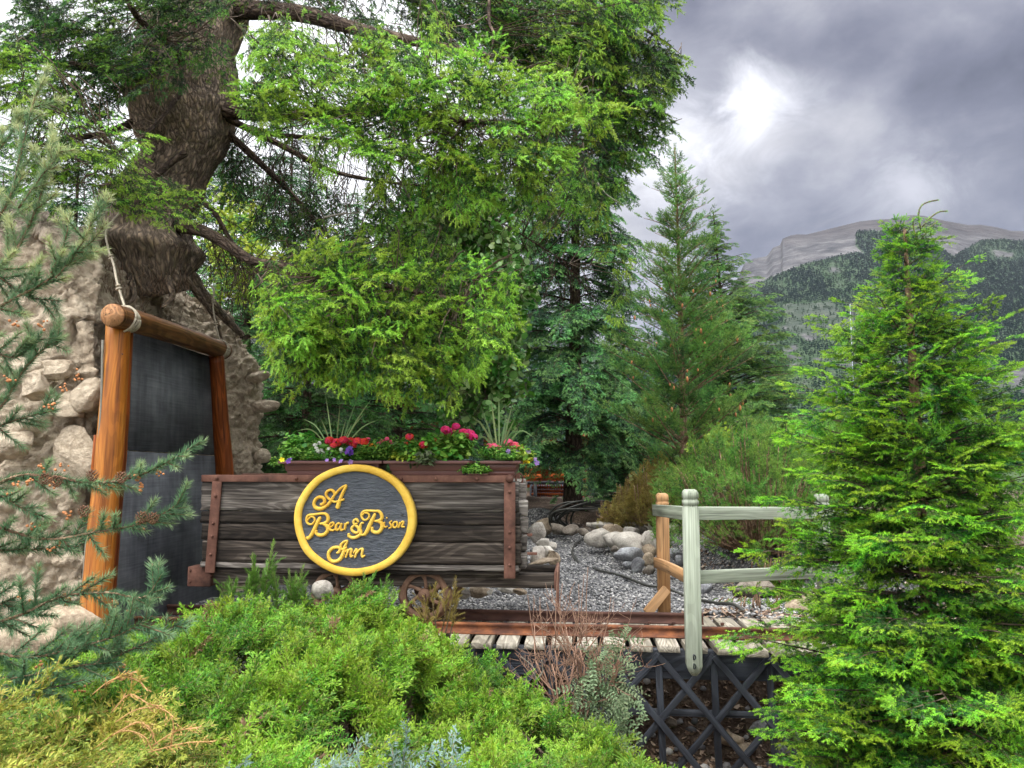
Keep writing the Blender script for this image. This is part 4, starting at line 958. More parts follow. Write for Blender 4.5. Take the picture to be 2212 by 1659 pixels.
# ---------------------------------------------------------------- planters and flowers
def planter(a0, a1, lab):
    t = thing('flower_box', lab, 'planter', C((a0+a1)/2, .14, 1.515)); z0, z1 = 1.513, 1.60
    def frust(z0, z1, i0, i1, dn0, dn1, name, inner=None):
        ac = Acc(); V = []
        for z, i_ in ((z0, i0), (z1, i1)):
            for a, d in ((a0+i_, dn0+i_*.6), (a1-i_, dn0+i_*.6), (a1-i_, dn1-i_*.6), (a0+i_, dn1-i_*.6)): V.append(C(a, d, z))
        V = np.array(V); F = []
        for j in range(4): p = j; q = (j+1) % 4; F += [[p, q, q+4], [p, q+4, p+4]]
        F += [[0, 2, 1], [0, 3, 2], [4, 5, 6], [4, 6, 7]]
        ac.add(V, np.array(F)); return ac.build(name, M['planter'], t, bevel=.002)
    frust(z0, 1.539, .045, .042, -.0, .24, 'foot'); frust(1.5392, 1.584, .036, .026, -.003, .243, 'trough'); frust(1.5845, 1.602, .0, .0, -.022, .262, 'lip')
    ac = Acc(); cb(ac, a0+.02, a1-.02, 0, .24, 1.600, 1.606); ac.build('soil', M['dirt'], t)
    return t
planter(.50, 1.175, 'long brown plastic flower box at the left end of the cart, behind the oval sign')
planter(1.185, 1.735, 'long brown plastic flower box in the middle of the cart right of the oval sign')
planter(1.80, 2.055, 'short brown plastic flower box at the right end of the cart')

def leaf_template(seed, n, spread, size, up=.6, wide=.8, round_=True, stems=True, h=.1):
    """clump of leaves: each a 6-sided blade"""
    r = np.random.default_rng(seed); a = Acc(); A = []; B = []
    for i in range(n):
        d = nrm(np.array([r.normal()*1, r.normal()*1, abs(r.normal())*up+.15])); p = d*r.uniform(.25, 1)*spread*np.array([1, 1, h/spread]); p[2] = abs(p[2])
        nn = nrm(np.array([d[0]*.6, d[1]*.6, 1])+r.normal(0, .35, 3)); x = nrm(np.cross(nn, r.normal(size=3))); y = np.cross(nn, x); s = size*r.uniform(.6, 1.2)
        if round_: q = [(0, 0), (.35, -.5*wide), (.85, -.42*wide), (1.05, 0), (.85, .42*wide), (.35, .5*wide)]
        else: q = [(0, 0), (.3, -.28*wide), (.7, -.22*wide), (1.1, 0), (.7, .22*wide), (.3, .28*wide)]
        V = [p+(x*u+y*v)*s+nn*(.10*s*math.cos(u*4)) for u, v in q]; a.add(V, [[0, 1, 2], [0, 2, 3], [0, 3, 4], [0, 4, 5]], r.uniform(0, 1))
        A.append(p*np.array([.3, .3, 0])); B.append(p)
    if stems: twigs(a, A, B, .0015, .2)
    V, F, t, _, _ = a.get(); return V, F, t
LT = [leaf_template(i, 26, .07, .034, h=.08) for i in range(5)]
LTs = [leaf_template(20+i, 34, .06, .018, h=.06, round_=False) for i in range(5)]
def blossom(acc, p, r, n, size, seed=0):
    """ball-shaped head of many small petals"""
    g = np.random.default_rng(seed)
    for i in range(n):
        d = nrm(g.normal(size=3)+np.array([0, -.2, .35])); q = p+d*r*np.array([1, 1, .75]); x = nrm(np.cross(d, g.normal(size=3))); y = np.cross(d, x); s = size*g.uniform(.7, 1.2)
        V = [q-d*s*.2]+[q+(x*math.cos(k*1.257)+y*math.sin(k*1.257))*s+d*s*.15 for k in range(5)]
        acc.add(V, [[0, 1, 2], [0, 2, 3], [0, 3, 4], [0, 4, 5], [0, 5, 1]], g.uniform(0, 1), g.random())
def flatflower(acc, p, r, seed, tint):
    g = np.random.default_rng(seed); d = nrm(np.array([g.normal(0, .3), -1, .5+g.normal(0, .3)])); x = nrm(np.cross(d, (0, 0, 1.))); y = np.cross(x, d)
    for k in range(5):
        a = k*1.2566+g.uniform(-.1, .1); e = x*math.cos(a)+y*math.sin(a); f = -x*math.sin(a)+y*math.cos(a)
        V = [p-d*.003, p+e*r*.55-f*r*.42, p+e*r*1.0-f*r*.25, p+e*r*1.0+f*r*.25, p+e*r*.55+f*r*.42]
        acc.add(np.array(V)+d*[[0], [.002], [.0], [.0], [.002]], [[0, 1, 2], [0, 2, 3], [0, 3, 4]], tint, g.random())
def plant(name, lab, a0, a1, d0, d1, hgt, leafm, nleaf, LTm, heads=(), headmat=None, headname='flower_head', zb=1.606, flat=(), fmat=None, sc=1.0, tint=0):
    t = thing(name, lab, 'plant', C((a0+a1)/2, (d0+d1)/2, zb), None)
    a = np.array([rr(a0, a1) for _ in range(nleaf)]); d = np.array([rr(d0, d1) for _ in range(nleaf)]); z = zb+np.array([rr(0, hgt) for _ in range(nleaf)])
    ang = rng.uniform(0, 6.28, nleaf); ac = Acc()
    inst(ac, LTm, np.array([C(x, y, w) for x, y, w in zip(a, d, z)]), np.stack([np.cos(ang), np.sin(ang), 0*ang], 1), (0, 0, 1.), rng.uniform(.85, 1.35, nleaf)*sc, tint+rng.uniform(-.2, .2, nleaf))
    ac.build('leaves', leafm, t)
    st = Acc()
    for i, (px, py, r) in enumerate(heads):
        p = W(px, py, 4.95+rr(0, .1)); ac = Acc(); blossom(ac, p, r, int(60*(r/.03)**1.2)+14, .0105 if r > .02 else .008, seed=int(px*7+py)); ac.build(headname, headmat, t)
        tube(st, smooth_path([C((a0+a1)/2, (d0+d1)/2, zb), (p+C((a0+a1)/2, (d0+d1)/2, zb+.1))/2, p], 8), .0025, 5, tint=.4)
    for i, (px, py, r) in enumerate(flat):
        ac = Acc(); flatflower(ac, W(px, py, 4.86+rr(0, .06)), r, int(px*3+py), rr(0, 1)); ac.build(headname, fmat, t)
    if st.n: st.build('stems', leafm, t, smooth=True)
    return t
plant('geranium', 'geranium with a wide bank of bright red flower heads in the left flower box', .70, .93, .06, .2, .07, M['plantleaf'], 34, LT, [(712, 952, .030), (728, 956, .032), (742, 950, .026), (757, 954, .032), (772, 953, .028), (787, 954, .026), (720, 962, .02), (765, 962, .02)], M['red'], sc=.9)
plant('petunia', 'petunia with one large deep purple bloom under the red geranium', .84, .92, .02, .1, .03, M['plantleaf'], 10, LT, [], flat=[(754, 970, .026), (757, 977, .022), (750, 976, .02)], fmat=M['purple'], sc=.8)
plant('marigold', 'marigold with a single orange flower head, left of centre', .99, 1.10, .03, .12, .05, M['plantleaf'], 16, LTs, [(805, 965, .024)], M['orange'])
plant('alyssum', 'low plant dotted with tiny white flowers in the left flower box', .54, .74, .0, .1, .04, M['plantleaf'], 34, LTs, [(rr(672, 742), rr(968, 992), rr(.008, .013)) for _ in range(20)]+[(681, 962, .012), (690, 957, .010)], M['white'])
plant('leafy_plant', 'tall leafy plant with no flowers at the left end of the left flower box', .50, .72, .08, .22, .11, M['plantleaf'], 44, LT, sc=.9)
plant('pansy', 'pansy spilling over the left end with one yellow and one purple bloom', .44, .54, .05, .1, .0, M['plantleaf'], 8, LTs, [], flat=[(609, 993, .017)], fmat=M['yellow'], zb=1.57)
plant('viola', 'small viola with a purple bloom beside the yellow pansy', .48, .54, .05, .1, .0, M['plantleaf'], 4, LTs, [], flat=[(623, 996, .018), (627, 992, .013)], fmat=M['purple'], zb=1.57)
plant('trailing_petunia', 'row of pale lilac blooms along the rim of the left flower box', .66, .9, -.02, .03, .01, M['plantleaf'], 12, LTs, [], flat=[(706, 994, .013), (722, 993, .013), (736, 996, .017), (757, 998, .018)], fmat=M['lilac'], sc=.7)
plant('pink_filler', 'thin plant with faded pink flowers behind the orange marigold', .99, 1.16, .10, .2, .07, M['plantleaf'], 26, LTs, [(826, 953, .013), (836, 948, .012), (845, 955, .012), (818, 958, .01), (795, 949, .012)], M['pink'])
plant('bushy_plant', 'bushy green plant without flowers between the orange and the red blooms', 1.10, 1.34, .03, .22, .085, M['plantleaf'], 64, LTs, sc=1.2)
plant('geranium', 'geranium with three small round red heads near the middle', 1.28, 1.44, .05, .2, .07, M['plantleaf'], 30, LT, [(885, 944, .026), (892, 960, .02), (877, 960, .02), (915, 961, .027), (938, 953, .022)], M['red'], sc=.9)
plant('geranium', 'tall geranium with large magenta heads standing above all the others', 1.44, 1.70, .04, .22, .13, M['plantleaf'], 74, LT, [(957, 957, .031), (973, 935, .038), (962, 928, .028), (985, 921, .024), (1012, 938, .040), (1022, 944, .028), (1000, 934, .028)], M['magenta'], sc=.9, tint=.15)
plant('lime_plant', 'flat yellow-green leaved plant hanging over the rim of the middle box', 1.24, 1.42, -.02, .04, .01, M['yellowleaf'], 12, LT, sc=.65)
plant('nasturtium', 'broad round grey-green leaf hanging over the front of the middle box', 1.43, 1.50, -.03, .0, .0, M['greyleaf'], 4, LT, sc=1.1, zb=1.585)
plant('trailing_vine', 'feathery green trailing plant filling the gap between middle and right boxes', 1.70, 1.82, -.01, .1, .0, M['plantleaf'], 60, LTs, zb=1.53, sc=.95, tint=.1)
plant('geranium', 'geranium with coral pink heads in the short right flower box', 1.80, 1.99, .04, .2, .06, M['plantleaf'], 34, LTs, [(1068, 965, .026), (1080, 970, .022), (1057, 964, .02), (1098, 956, .028), (1112, 962, .026), (1122, 969, .022), (1095, 975, .026), (1108, 974, .024)], M['pink'])
plant('calibrachoa', 'low plant with a patch of small yellow flowers at the right corner', 1.94, 2.05, -.02, .08, .01, M['plantleaf'], 20, LTs, [(1112, 989, .012), (1122, 991, .013), (1132, 994, .013), (1140, 998, .012), (1128, 999, .012), (1145, 990, .011), (1118, 996, .011), (1137, 987, .011)], M['yellow'])
plant('petunia', 'petunia with light violet blooms and lime leaves at the right end', 2.0, 2.10, .02, .12, .05, M['yellowleaf'], 12, LT, [], flat=[(1098, 975, .016), (1118, 978, .015), (1141, 976, .02), (1138, 983, .016), (1160, 1000, .017), (1156, 992, .014), (1105, 984, .013)], fmat=M['lilac'], sc=.7)
def spikes(name, lab, base, tips, rad, m=None):
    t = thing(name, lab, 'plant', base); ac = Acc()
    for (px, py, bend) in tips:
        p = W(px, py, base[1]+rr(-.15, .15)); midp = base*.45+p*.55+np.array([0, 0, bend]); P = smooth_path([base+rng.normal(0, .008, 3), midp, p], 12)
        T_ = nrm(np.gradient(P, axis=0)); S_ = nrm(np.cross(T_, (0, 1, .2))); w = np.sin(np.linspace(.35, 3.05, 12))*rad
        V = np.concatenate([P-S_*w[:, None], P+S_*w[:, None], P-np.array([0, .002, 0])]); F = []
        for i in range(11): F += [[i, i+1, 24+i+1], [i, 24+i+1, 24+i], [24+i, 24+i+1, 12+i+1], [24+i, 12+i+1, 12+i]]
        ac.add(V, F, rr(.2, 1))
    ac.build('blades', m or M['spike'], t, smooth=True)
spikes('spike_grass', 'spiky plant with long thin blades fanning above the red geranium', C(.82, .14, 1.61), [(655, 905, .06), (703, 850, 0), (693, 905, .02), (748, 905, .0), (778, 845, 0), (802, 862, .02), (820, 905, .05), (715, 925, 0), (760, 915, 0), (735, 870, 0), (790, 890, .03), (640, 930, .08)], .0045)
spikes('spike_grass', 'spiky plant with arching pale blades in the short right flower box', C(1.90, .14, 1.61), [(1020, 900, .05), (1040, 880, .0), (1060, 858, 0), (1078, 882, 0), (1078, 850, 0), (1108, 868, 0), (1112, 905, .02), (1155, 945, .10), (1022, 955, .08), (1040, 920, .03), (1125, 935, .07), (1095, 890, 0)], .006)
# ---------------------------------------------------------------- loose rocks, each a thing of its own
def c6(x, y): return ((1200+x/2.765)*.7373, (1200+y/2.765)*.7373)
def cA(x, y): return ((1550+x/4.424)*.7373, (1200+y/4.424)*.7373)
def c2(x, y): return ((1300+x/2.011)*.7373, (1700+y/2.011)*.7373)
def rockt(P, w, h, Y, mat, lab, ang=True, grp='stones of the dry rock border', name='rock', dz=0, dep=.8):
    px, py = P; s = Y/FOC; p = W(px, py, Y)+[0, 0, dz]; w *= s/2; h *= s/2
    seed = int(px*13+py*7) % 99999; V, F = rock_arrays((w*1.32, max(w, h)*dep*1.1, h*1.34), seed, (0, R(((seed % 31)-15)*.8), R(((seed % 17)-8)*3)), 3, ang)
    o = Acc().add(V+p, F).build(name, M[mat], None, origin=p, smooth=False)
    o.data.polygons.foreach_set('use_smooth', np.ones(len(F), bool)); 
    tag(o, lab, 'rock', grp); return o
k4 = .7373/4.424; k6 = .7373/2.765; k2 = .7373/2.011
for x, y, w, h, Y, m, lab in (
  (160, 1380, 150, 100, 11.6, 'st_brown', 'squarish brown rock in the top row nearest the cart, below the slatted deck'),
  (310, 1385, 125, 95, 11.6, 'st_brown', 'brown block below the dark deck post, second in the top row of the border'),
  (420, 1395, 110, 110, 11.4, 'st_brown', 'small upright brown rock just left of the coiled hose'),
  (180, 1505, 230, 165, 10.9, 'st_tan', 'large tan-brown rock at the left end of the border, right beside the cart'),
  (360, 1450, 160, 45, 11.2, 'st_brown', 'thin flat brown slab sandwiched between larger stones left of the hose'),
  (375, 1560, 225, 110, 10.5, 'st_brown', 'low wide brown rock at the gravel edge beneath the flat slab'),
  (545, 1570, 180, 115, 10.2, 'st_brown', 'dark brown triangular rock below the loops of the hose'),
  (700, 1600, 130, 90, 9.9, 'st_brown', 'brown rock where the hose leaves the coil towards the path'),
  (660, 1385, 130, 90, 11.2, 'st_tan', 'tan rock seen through the loops of the coiled hose'),
  (910, 1310, 310, 130, 11.3, 'st_brown', 'big flat pinkish brown boulder behind the coiled hose'),
  (925, 1425, 150, 120, 10.7, 'st_grey', 'blue-grey rock just right of the coiled hose'),
  (1140, 1450, 125, 135, 10.4, 'st_tan', 'upright ochre rock standing on its edge in the top of the pile'),
  (1250, 1430, 190, 115, 10.5, 'st_grey', 'rounded grey rock right behind the upright ochre one'),
  (1010, 1465, 100, 60, 10.5, 'st_grey', 'small flat grey rock between the blue-grey and the ochre one'),
  (820, 1500, 160, 70, 10.0, 'st_white', 'small pale rock at the tail of the hose, left end of the white pile'),
  (960, 1510, 240, 100, 9.8, 'st_white', 'long pale rock lying over the cream boulder'),
  (1320, 1505, 230, 105, 9.7, 'st_white', 'wide white rock with grey veins below the rounded grey one'),
  (1440, 1475, 150, 90, 10.0, 'st_grey', 'mid grey rock two to the left of the tan fence post'),
  (1580, 1440, 120, 90, 10.0, 'st_grey', 'grey rock half hidden behind the head of the tan fence post'),
  (1565, 1535, 140, 120, 9.2, 'st_white', 'bright white angular rock touching the left of the tan fence post'),
  (1470, 1570, 160, 80, 9.2, 'st_brown', 'purplish brown wedge between white rocks left of the fence post'),
  (1870, 1560, 190, 120, 8.9, 'st_white', 'rounded white boulder seen between the two near fence posts')):
    rockt(cA(x, y), w*k4*1.05, h*k4*1.08, Y, m, lab)
for x, y, w, h, Y, m, lab in (
  (1520, 1030, 165, 140, 9.3, 'st_white', 'big cream boulder at the left front of the rock pile'),
  (1640, 985, 170, 100, 9.4, 'st_tan', 'tan and cream boulder above the long slanting one'),
  (1665, 1065, 200, 100, 8.9, 'st_white', 'long slanting cream rock in the middle front of the pile'),
  (1790, 1010, 140, 95, 9.0, 'st_white', 'blocky pale rock in the middle of the pile'),
  (1795, 1085, 235, 125, 8.5, 'st_white', 'largest pale boulder of the pile, left of the tan fence post'),
  (1940, 1070, 120, 170, 8.4, 'st_white', 'tall white split rock leaning behind the tan fence post'),
  (1780, 1180, 205, 125, 8.1, 'st_grey', 'big faceted dark grey rock at the front of the pile'),
  (1700, 1130, 90, 50, 8.5, 'st_white', 'small white stone on top of the faceted grey rock'),
  (1930, 1150, 100, 85, 8.2, 'st_tan', 'round cream-tan cobble left of the fence post, above two others'),
  (1930, 1225, 100, 85, 7.9, 'st_tan', 'tan cobble in the middle of the stack beside the tan post'),
  (1852, 1270, 95, 100, 7.7, 'st_grey', 'egg shaped mottled grey cobble on the gravel at the foot of the pile'),
  (1935, 1305, 95, 65, 7.6, 'st_brown', 'low brown-grey stone at the foot of the tan fence post'),
  (1660, 1130, 45, 40, 8.4, 'st_brown', 'small pinkish stone alone on the gravel before the pile'),
  (1770, 1255, 70, 45, 7.8, 'st_grey', 'flat little grey stone in front of the faceted rock'),
  (2060, 1060, 80, 90, 8.5, 'st_white', 'white stone just right of the tan fence post'),
  (2150, 1170, 110, 70, 8.0, 'st_grey', 'light grey stone between the fence posts above the curved rail'),
  (2185, 1225, 80, 70, 7.6, 'st_grey', 'blue-grey cobble tucked against the pale green near post'),
  (2090, 1130, 80, 60, 8.1, 'st_tan', 'small tan stone between the posts beside a green sprig')):
    rockt(c6(x, y), w*k6*1.08, h*k6*1.08, Y, m, lab)
for x, y, w, h, Y, m, lab in (
  (1035, 985, 105, 150, 6.2, 'st_white', 'tall blotchy white rock on top of the heap by the cart'),
  (1080, 1075, 90, 70, 6.1, 'st_white', 'small white rock under the tall blotchy one beside the cart'),
  (1145, 1105, 75, 55, 6.2, 'st_white', 'little rounded white rock at the upper right of the heap by the cart'),
  (1035, 1180, 95, 120, 5.85, 'st_white', 'chalk white rock touching the iron pin of the cart'),
  (1105, 1155, 120, 110, 6.0, 'st_white', 'broad cream rock in the middle of the heap by the cart'),
  (1165, 1190, 85, 100, 5.95, 'st_tan', 'tan-cream rock at the outer right of the heap by the cart'),
  (1085, 1228, 190, 40, 5.75, 'st_tan', 'flat stone slab under the heap at the end of the cart')):
    rockt(c6(x, y), w*k6*1.1, h*k6*1.1, Y, m, lab, grp='pale rocks heaped at the end of the cart')
for x, y, w, h, Y, m, lab in (
  (442, 1492, 85, 70, 5.45, 'st_white', 'white cobble on the gravel right behind the cart wheel'),
  (432, 1445, 45, 35, 5.8, 'st_white', 'small white pebble behind the cobble by the wheel'),
  (580, 1478, 150, 85, 5.75, 'st_tan', 'wide tan rock under the cart beam, right of the white cobble'),
  (655, 1480, 50, 35, 5.6, 'st_white', 'tiny pale stone leaning on the wide tan rock under the beam'),
  (815, 1458, 185, 50, 5.8, 'st_white', 'long flat pale slab under the beam of the cart'),
  (895, 1478, 100, 40, 5.65, 'st_tan', 'flat tan stone at the right tip of the pale slab'),
  (710, 1483, 40, 28, 5.6, 'st_grey', 'tiny grey stone between tan rock and pale slab')):
    rockt(c6(x, y), w*k6, h*k6, Y, m, lab, grp='stones on the gravel under the cart')
rockt((1735, 1313), 66, 54, 5.95, 'st_tan', 'smooth rounded tan boulder beside the far right fence post', ang=False, grp=None)
rockt((697, 1274), 36, 32, 4.45, 'st_white', 'round white stone with a green tinge, poking out of the juniper under the sign', ang=False, grp=None)
rockt((1041, 1470), 44, 50, 4.45, 'st_white', 'white stone at the edge of the juniper below the left end of the trestle', ang=False, grp=None)
rockt((1623, 1278), 80, 40, 6.3, 'st_brown', 'squat brown rock under the lower rail, behind the footbridge', grp=None)
rockt((1516, 1271), 36, 30, 6.5, 'st_grey', 'small grey rock under the lower rail, beside the near post', grp=None)
rockt((58, 1380), 150, 60, 4.3, 'st_tan', 'pale rock at the foot of the mound behind the pine branches', grp=None)
rockt((150, 1350), 120, 60, 4.45, 'st_tan', 'pale pointed rock at the left foot of the doorway post', grp=None)
for x, y, w, h, Y, m, lab in (
  (1690, 930, 115, 75, 4.95, 'st_tan', 'tan rock behind the trestle, right of the middle upright'),
  (1875, 870, 125, 90, 5.0, 'st_grey', 'pale grey rock behind the rightmost visible upright'),
  (1410, 685, 85, 60, 5.2, 'st_brown', 'brown rock behind the crossing braces, in the middle of the trestle'),
  (1785, 990, 95, 45, 4.9, 'st_tan', 'low tan rock at the foot of the trestle between two braces'),
  (1990, 1000, 80, 50, 4.8, 'st_grey', 'grey cobble at the right foot of the trestle'),
  (1350, 840, 60, 45, 5.05, 'st_brown', 'little brown stone behind the left brace of the trestle'),
  (1600, 870, 60, 40, 5.05, 'st_brown', 'flat brown stone behind the middle upright of the trestle'),
  (1770, 650, 70, 50, 5.25, 'st_brown', 'dark brown stone above the cross rail of the trestle')):
    rockt(c2(x, y), w*k2, h*k2, Y, m, lab, grp='rocks in the dry bed behind the trestle')

# gravel and leaf litter: nobody could count them
def scatter(name, tmpl, mats, pos, size, lab, cat):
    n = len(pos); ang = rng.uniform(0, 6.28, n); X = np.stack([np.cos(ang), np.sin(ang), rng.uniform(-.5, .5, n)], 1)
    a = Acc(); inst(a, tmpl, pos, X, nrm(np.stack([rng.normal(0, .35, n), rng.normal(0, .35, n), np.ones(n)], 1)), size); 
    a.T = [np.repeat(rng.random(len(t)//1+1)[:1], len(t)) if False else t for t in a.T]
    o = a.build(name, mats); o['kind'] = 'stuff'; o['label'] = lab; o['category'] = cat; return o
def pebmat():
    m, nt, b = newmat('pebbles'); rn = attr(nt, 'rnd')
    L(nt, ramp(nt, rn, [(0, (.07, .07, .075)), (.4, (.17, .17, .175)), (.8, (.32, .31, .30)), (1, (.58, .56, .53))]), b.inputs['Base Color']); b.inputs['Roughness'].default_value = .85
    return m
def pebt(seed):
    V, F = ICO[1]; r = np.random.default_rng(seed); V = V*np.array([1, .8, .6])*(1+r.normal(0, .14, V.shape)); return V, F, np.zeros(len(F))
PB = [pebt(i) for i in range(5)]
n = 34000; y = 5.35+6.0*rng.random(n)**1.7; x = rng.uniform(-1.3, 2.6, n)
xl = np.interp(y, [5.0, 5.9, 6.8, 7.5, 9.8, 11.0, 11.8], [3.1, 2.5, 2.15, 1.75, 1.2, .55, -.3]); k = (x < xl) & (y > 5.62-.09*x); x, y = x[k], y[k]
scatter('gravel', PB, pebmat(), np.stack([x, y, gz(x, y)+.006], 1), rng.uniform(.006, .017, len(x)), 'grey crushed gravel of the garden path', 'gravel')
def litmat():
    m, nt, b = newmat('leaf_litter'); rn = attr(nt, 'rnd')
    L(nt, ramp(nt, rn, [(0, (.06, .035, .024)), (.4, (.19, .12, .08)), (.8, (.36, .26, .18)), (1, (.55, .45, .36))]), b.inputs['Base Color']); b.inputs['Roughness'].default_value = .9
    return m
def lit(seed):
    r = np.random.default_rng(seed); V = np.array([(-1, 0, .1), (-.3, -.45, 0), (.6, -.35, .12), (1, 0, .3), (.5, .4, 0), (-.4, .45, .15)])+r.normal(0, .1, (6, 3)); return V, np.array([[0, 1, 5], [1, 2, 4], [1, 4, 5], [2, 3, 4]]), np.zeros(4)
n = 13000; x = rng.uniform(-.3, 3.2, n); y = rng.uniform(3.6, 5.6, n)
scatter('leaf_litter', [lit(i) for i in range(5)], litmat(), np.stack([x, y, gz(x, y)+rng.uniform(.0, .02, n)], 1), rng.uniform(.012, .034, n), 'brown dead leaves and cones littering the dry bed under the trestle', 'leaf litter')
n = 5000; x = rng.uniform(1.2, 4.2, n); y = rng.uniform(5.6, 8, n); xl = np.interp(y, [5.0, 5.9, 6.8, 7.5, 9.8], [3.1, 2.3, 2.0, 1.8, 1.2])
k = (x > xl-.1); x, y = x[k], y[k]
scatter('garden_mulch', [lit(i) for i in range(5)], litmat(), np.stack([x, y, gz(x, y)+.01], 1), rng.uniform(.012, .03, len(x)), 'brown mulch and dry needles behind the stone border', 'mulch')
n = 160; x = rng.uniform(.2, 2.6, n); y = rng.uniform(4.7, 5.5, n)
scatter('bed_stones', PB, pebmat(), np.stack([x, y, gz(x, y)+.01], 1), rng.uniform(.015, .04, n), 'small stones among the leaves in the dry bed', 'stones')

# ---------------------------------------------------------------- garden hose
def build_hose():
    t = thing('garden_hose', 'dark garden hose coiled beside the spruce trunk and trailing along the gravel path', 'hose', W(1270, 1130, 10.9)); ac = Acc()
    c = W(1285, 1118, 10.75)
    for k in range(9):
        r_ = .34+.030*k; g = np.linspace(-.3*k, 2*np.pi-.3*k, 46); off = rng.normal(0, .03, 3)
        tube(ac, [c+off+np.array([r_*math.cos(x)*1.15, -.12*math.sin(x)+.02*k*0, .20*math.sin(x)+.03*math.sin(3*x+k)-.0*k]) for x in g], .014, 6)
    ac.build('coil', M['hose'], t, smooth=True)
    pts = []
    for px, py in ((1330, 1110), (1300, 1130), (1268, 1155), (1243, 1172), (1236, 1186), (1248, 1200), (1290, 1220), (1340, 1240), (1400, 1257), (1437, 1268), (1490, 1282), (1545, 1296), (1600, 1312), (1680, 1330), (1760, 1338), (1850, 1350)):
        Y = min(10.6, 1.045*FOC/(py-997)); q = W(px, py, Y)
        if Y < 10: q[2] = float(gz(q[0], q[1]))+.022
        pts.append(q)
    ac = Acc(); tube(ac, smooth_path(pts, 160), .0125, 7); ac.build('tail', M['hose'], t, smooth=True)
    ac = Acc(); tube(ac, smooth_path([W(1345, 1118, 10.6), W(1400, 1112, 10.9), W(1440, 1106, 11.2), W(1455, 1103, 11.4)], 20), .016, 6); ac.build('tail', M['hose'], t, smooth=True)
build_hose()

# ---------------------------------------------------------------- lamp post by the road
def build_lamp():
    Y = 26.0; b_ = W(1857, 990, Y); b_[2] = .9; top = W(1841, 657, Y); t = thing('lamp_post', 'tall black metal lamp post standing beyond the garden in front of the mountain', 'lamp post', b_)
    b_[0] = top[0]+.02
    ac = Acc(); tube(ac, [b_, top], [.10, .07], 12); ac.build('pole', M['blackmetal'], t, smooth=True)
    ac = Acc(); tube(ac, [b_+[-.11, -.02, 0], top+[-.085, -.02, 0]], [.020, .015], 8); ac.build('pole_highlight', M['greymetal'], t, smooth=True)  # pale tube standing in for the bright reflection down the pole's left side
    ac = Acc(); box(ac, W(1856, 662, Y), (1, 0, 0), (0, 1, 0), (0, 0, 1), (.28, .2, .13)); ac.build('lamp_head', M['blackmetal'], t, bevel=.02)
    ac = Acc(); tube(ac, smooth_path([top+[0, 0, -.05], W(1880, 658, Y), W(1897, 672, Y), W(1905, 664, Y)], 14), .03, 8); ac.build('arm', M['darkgrey'], t, smooth=True)
build_lamp()

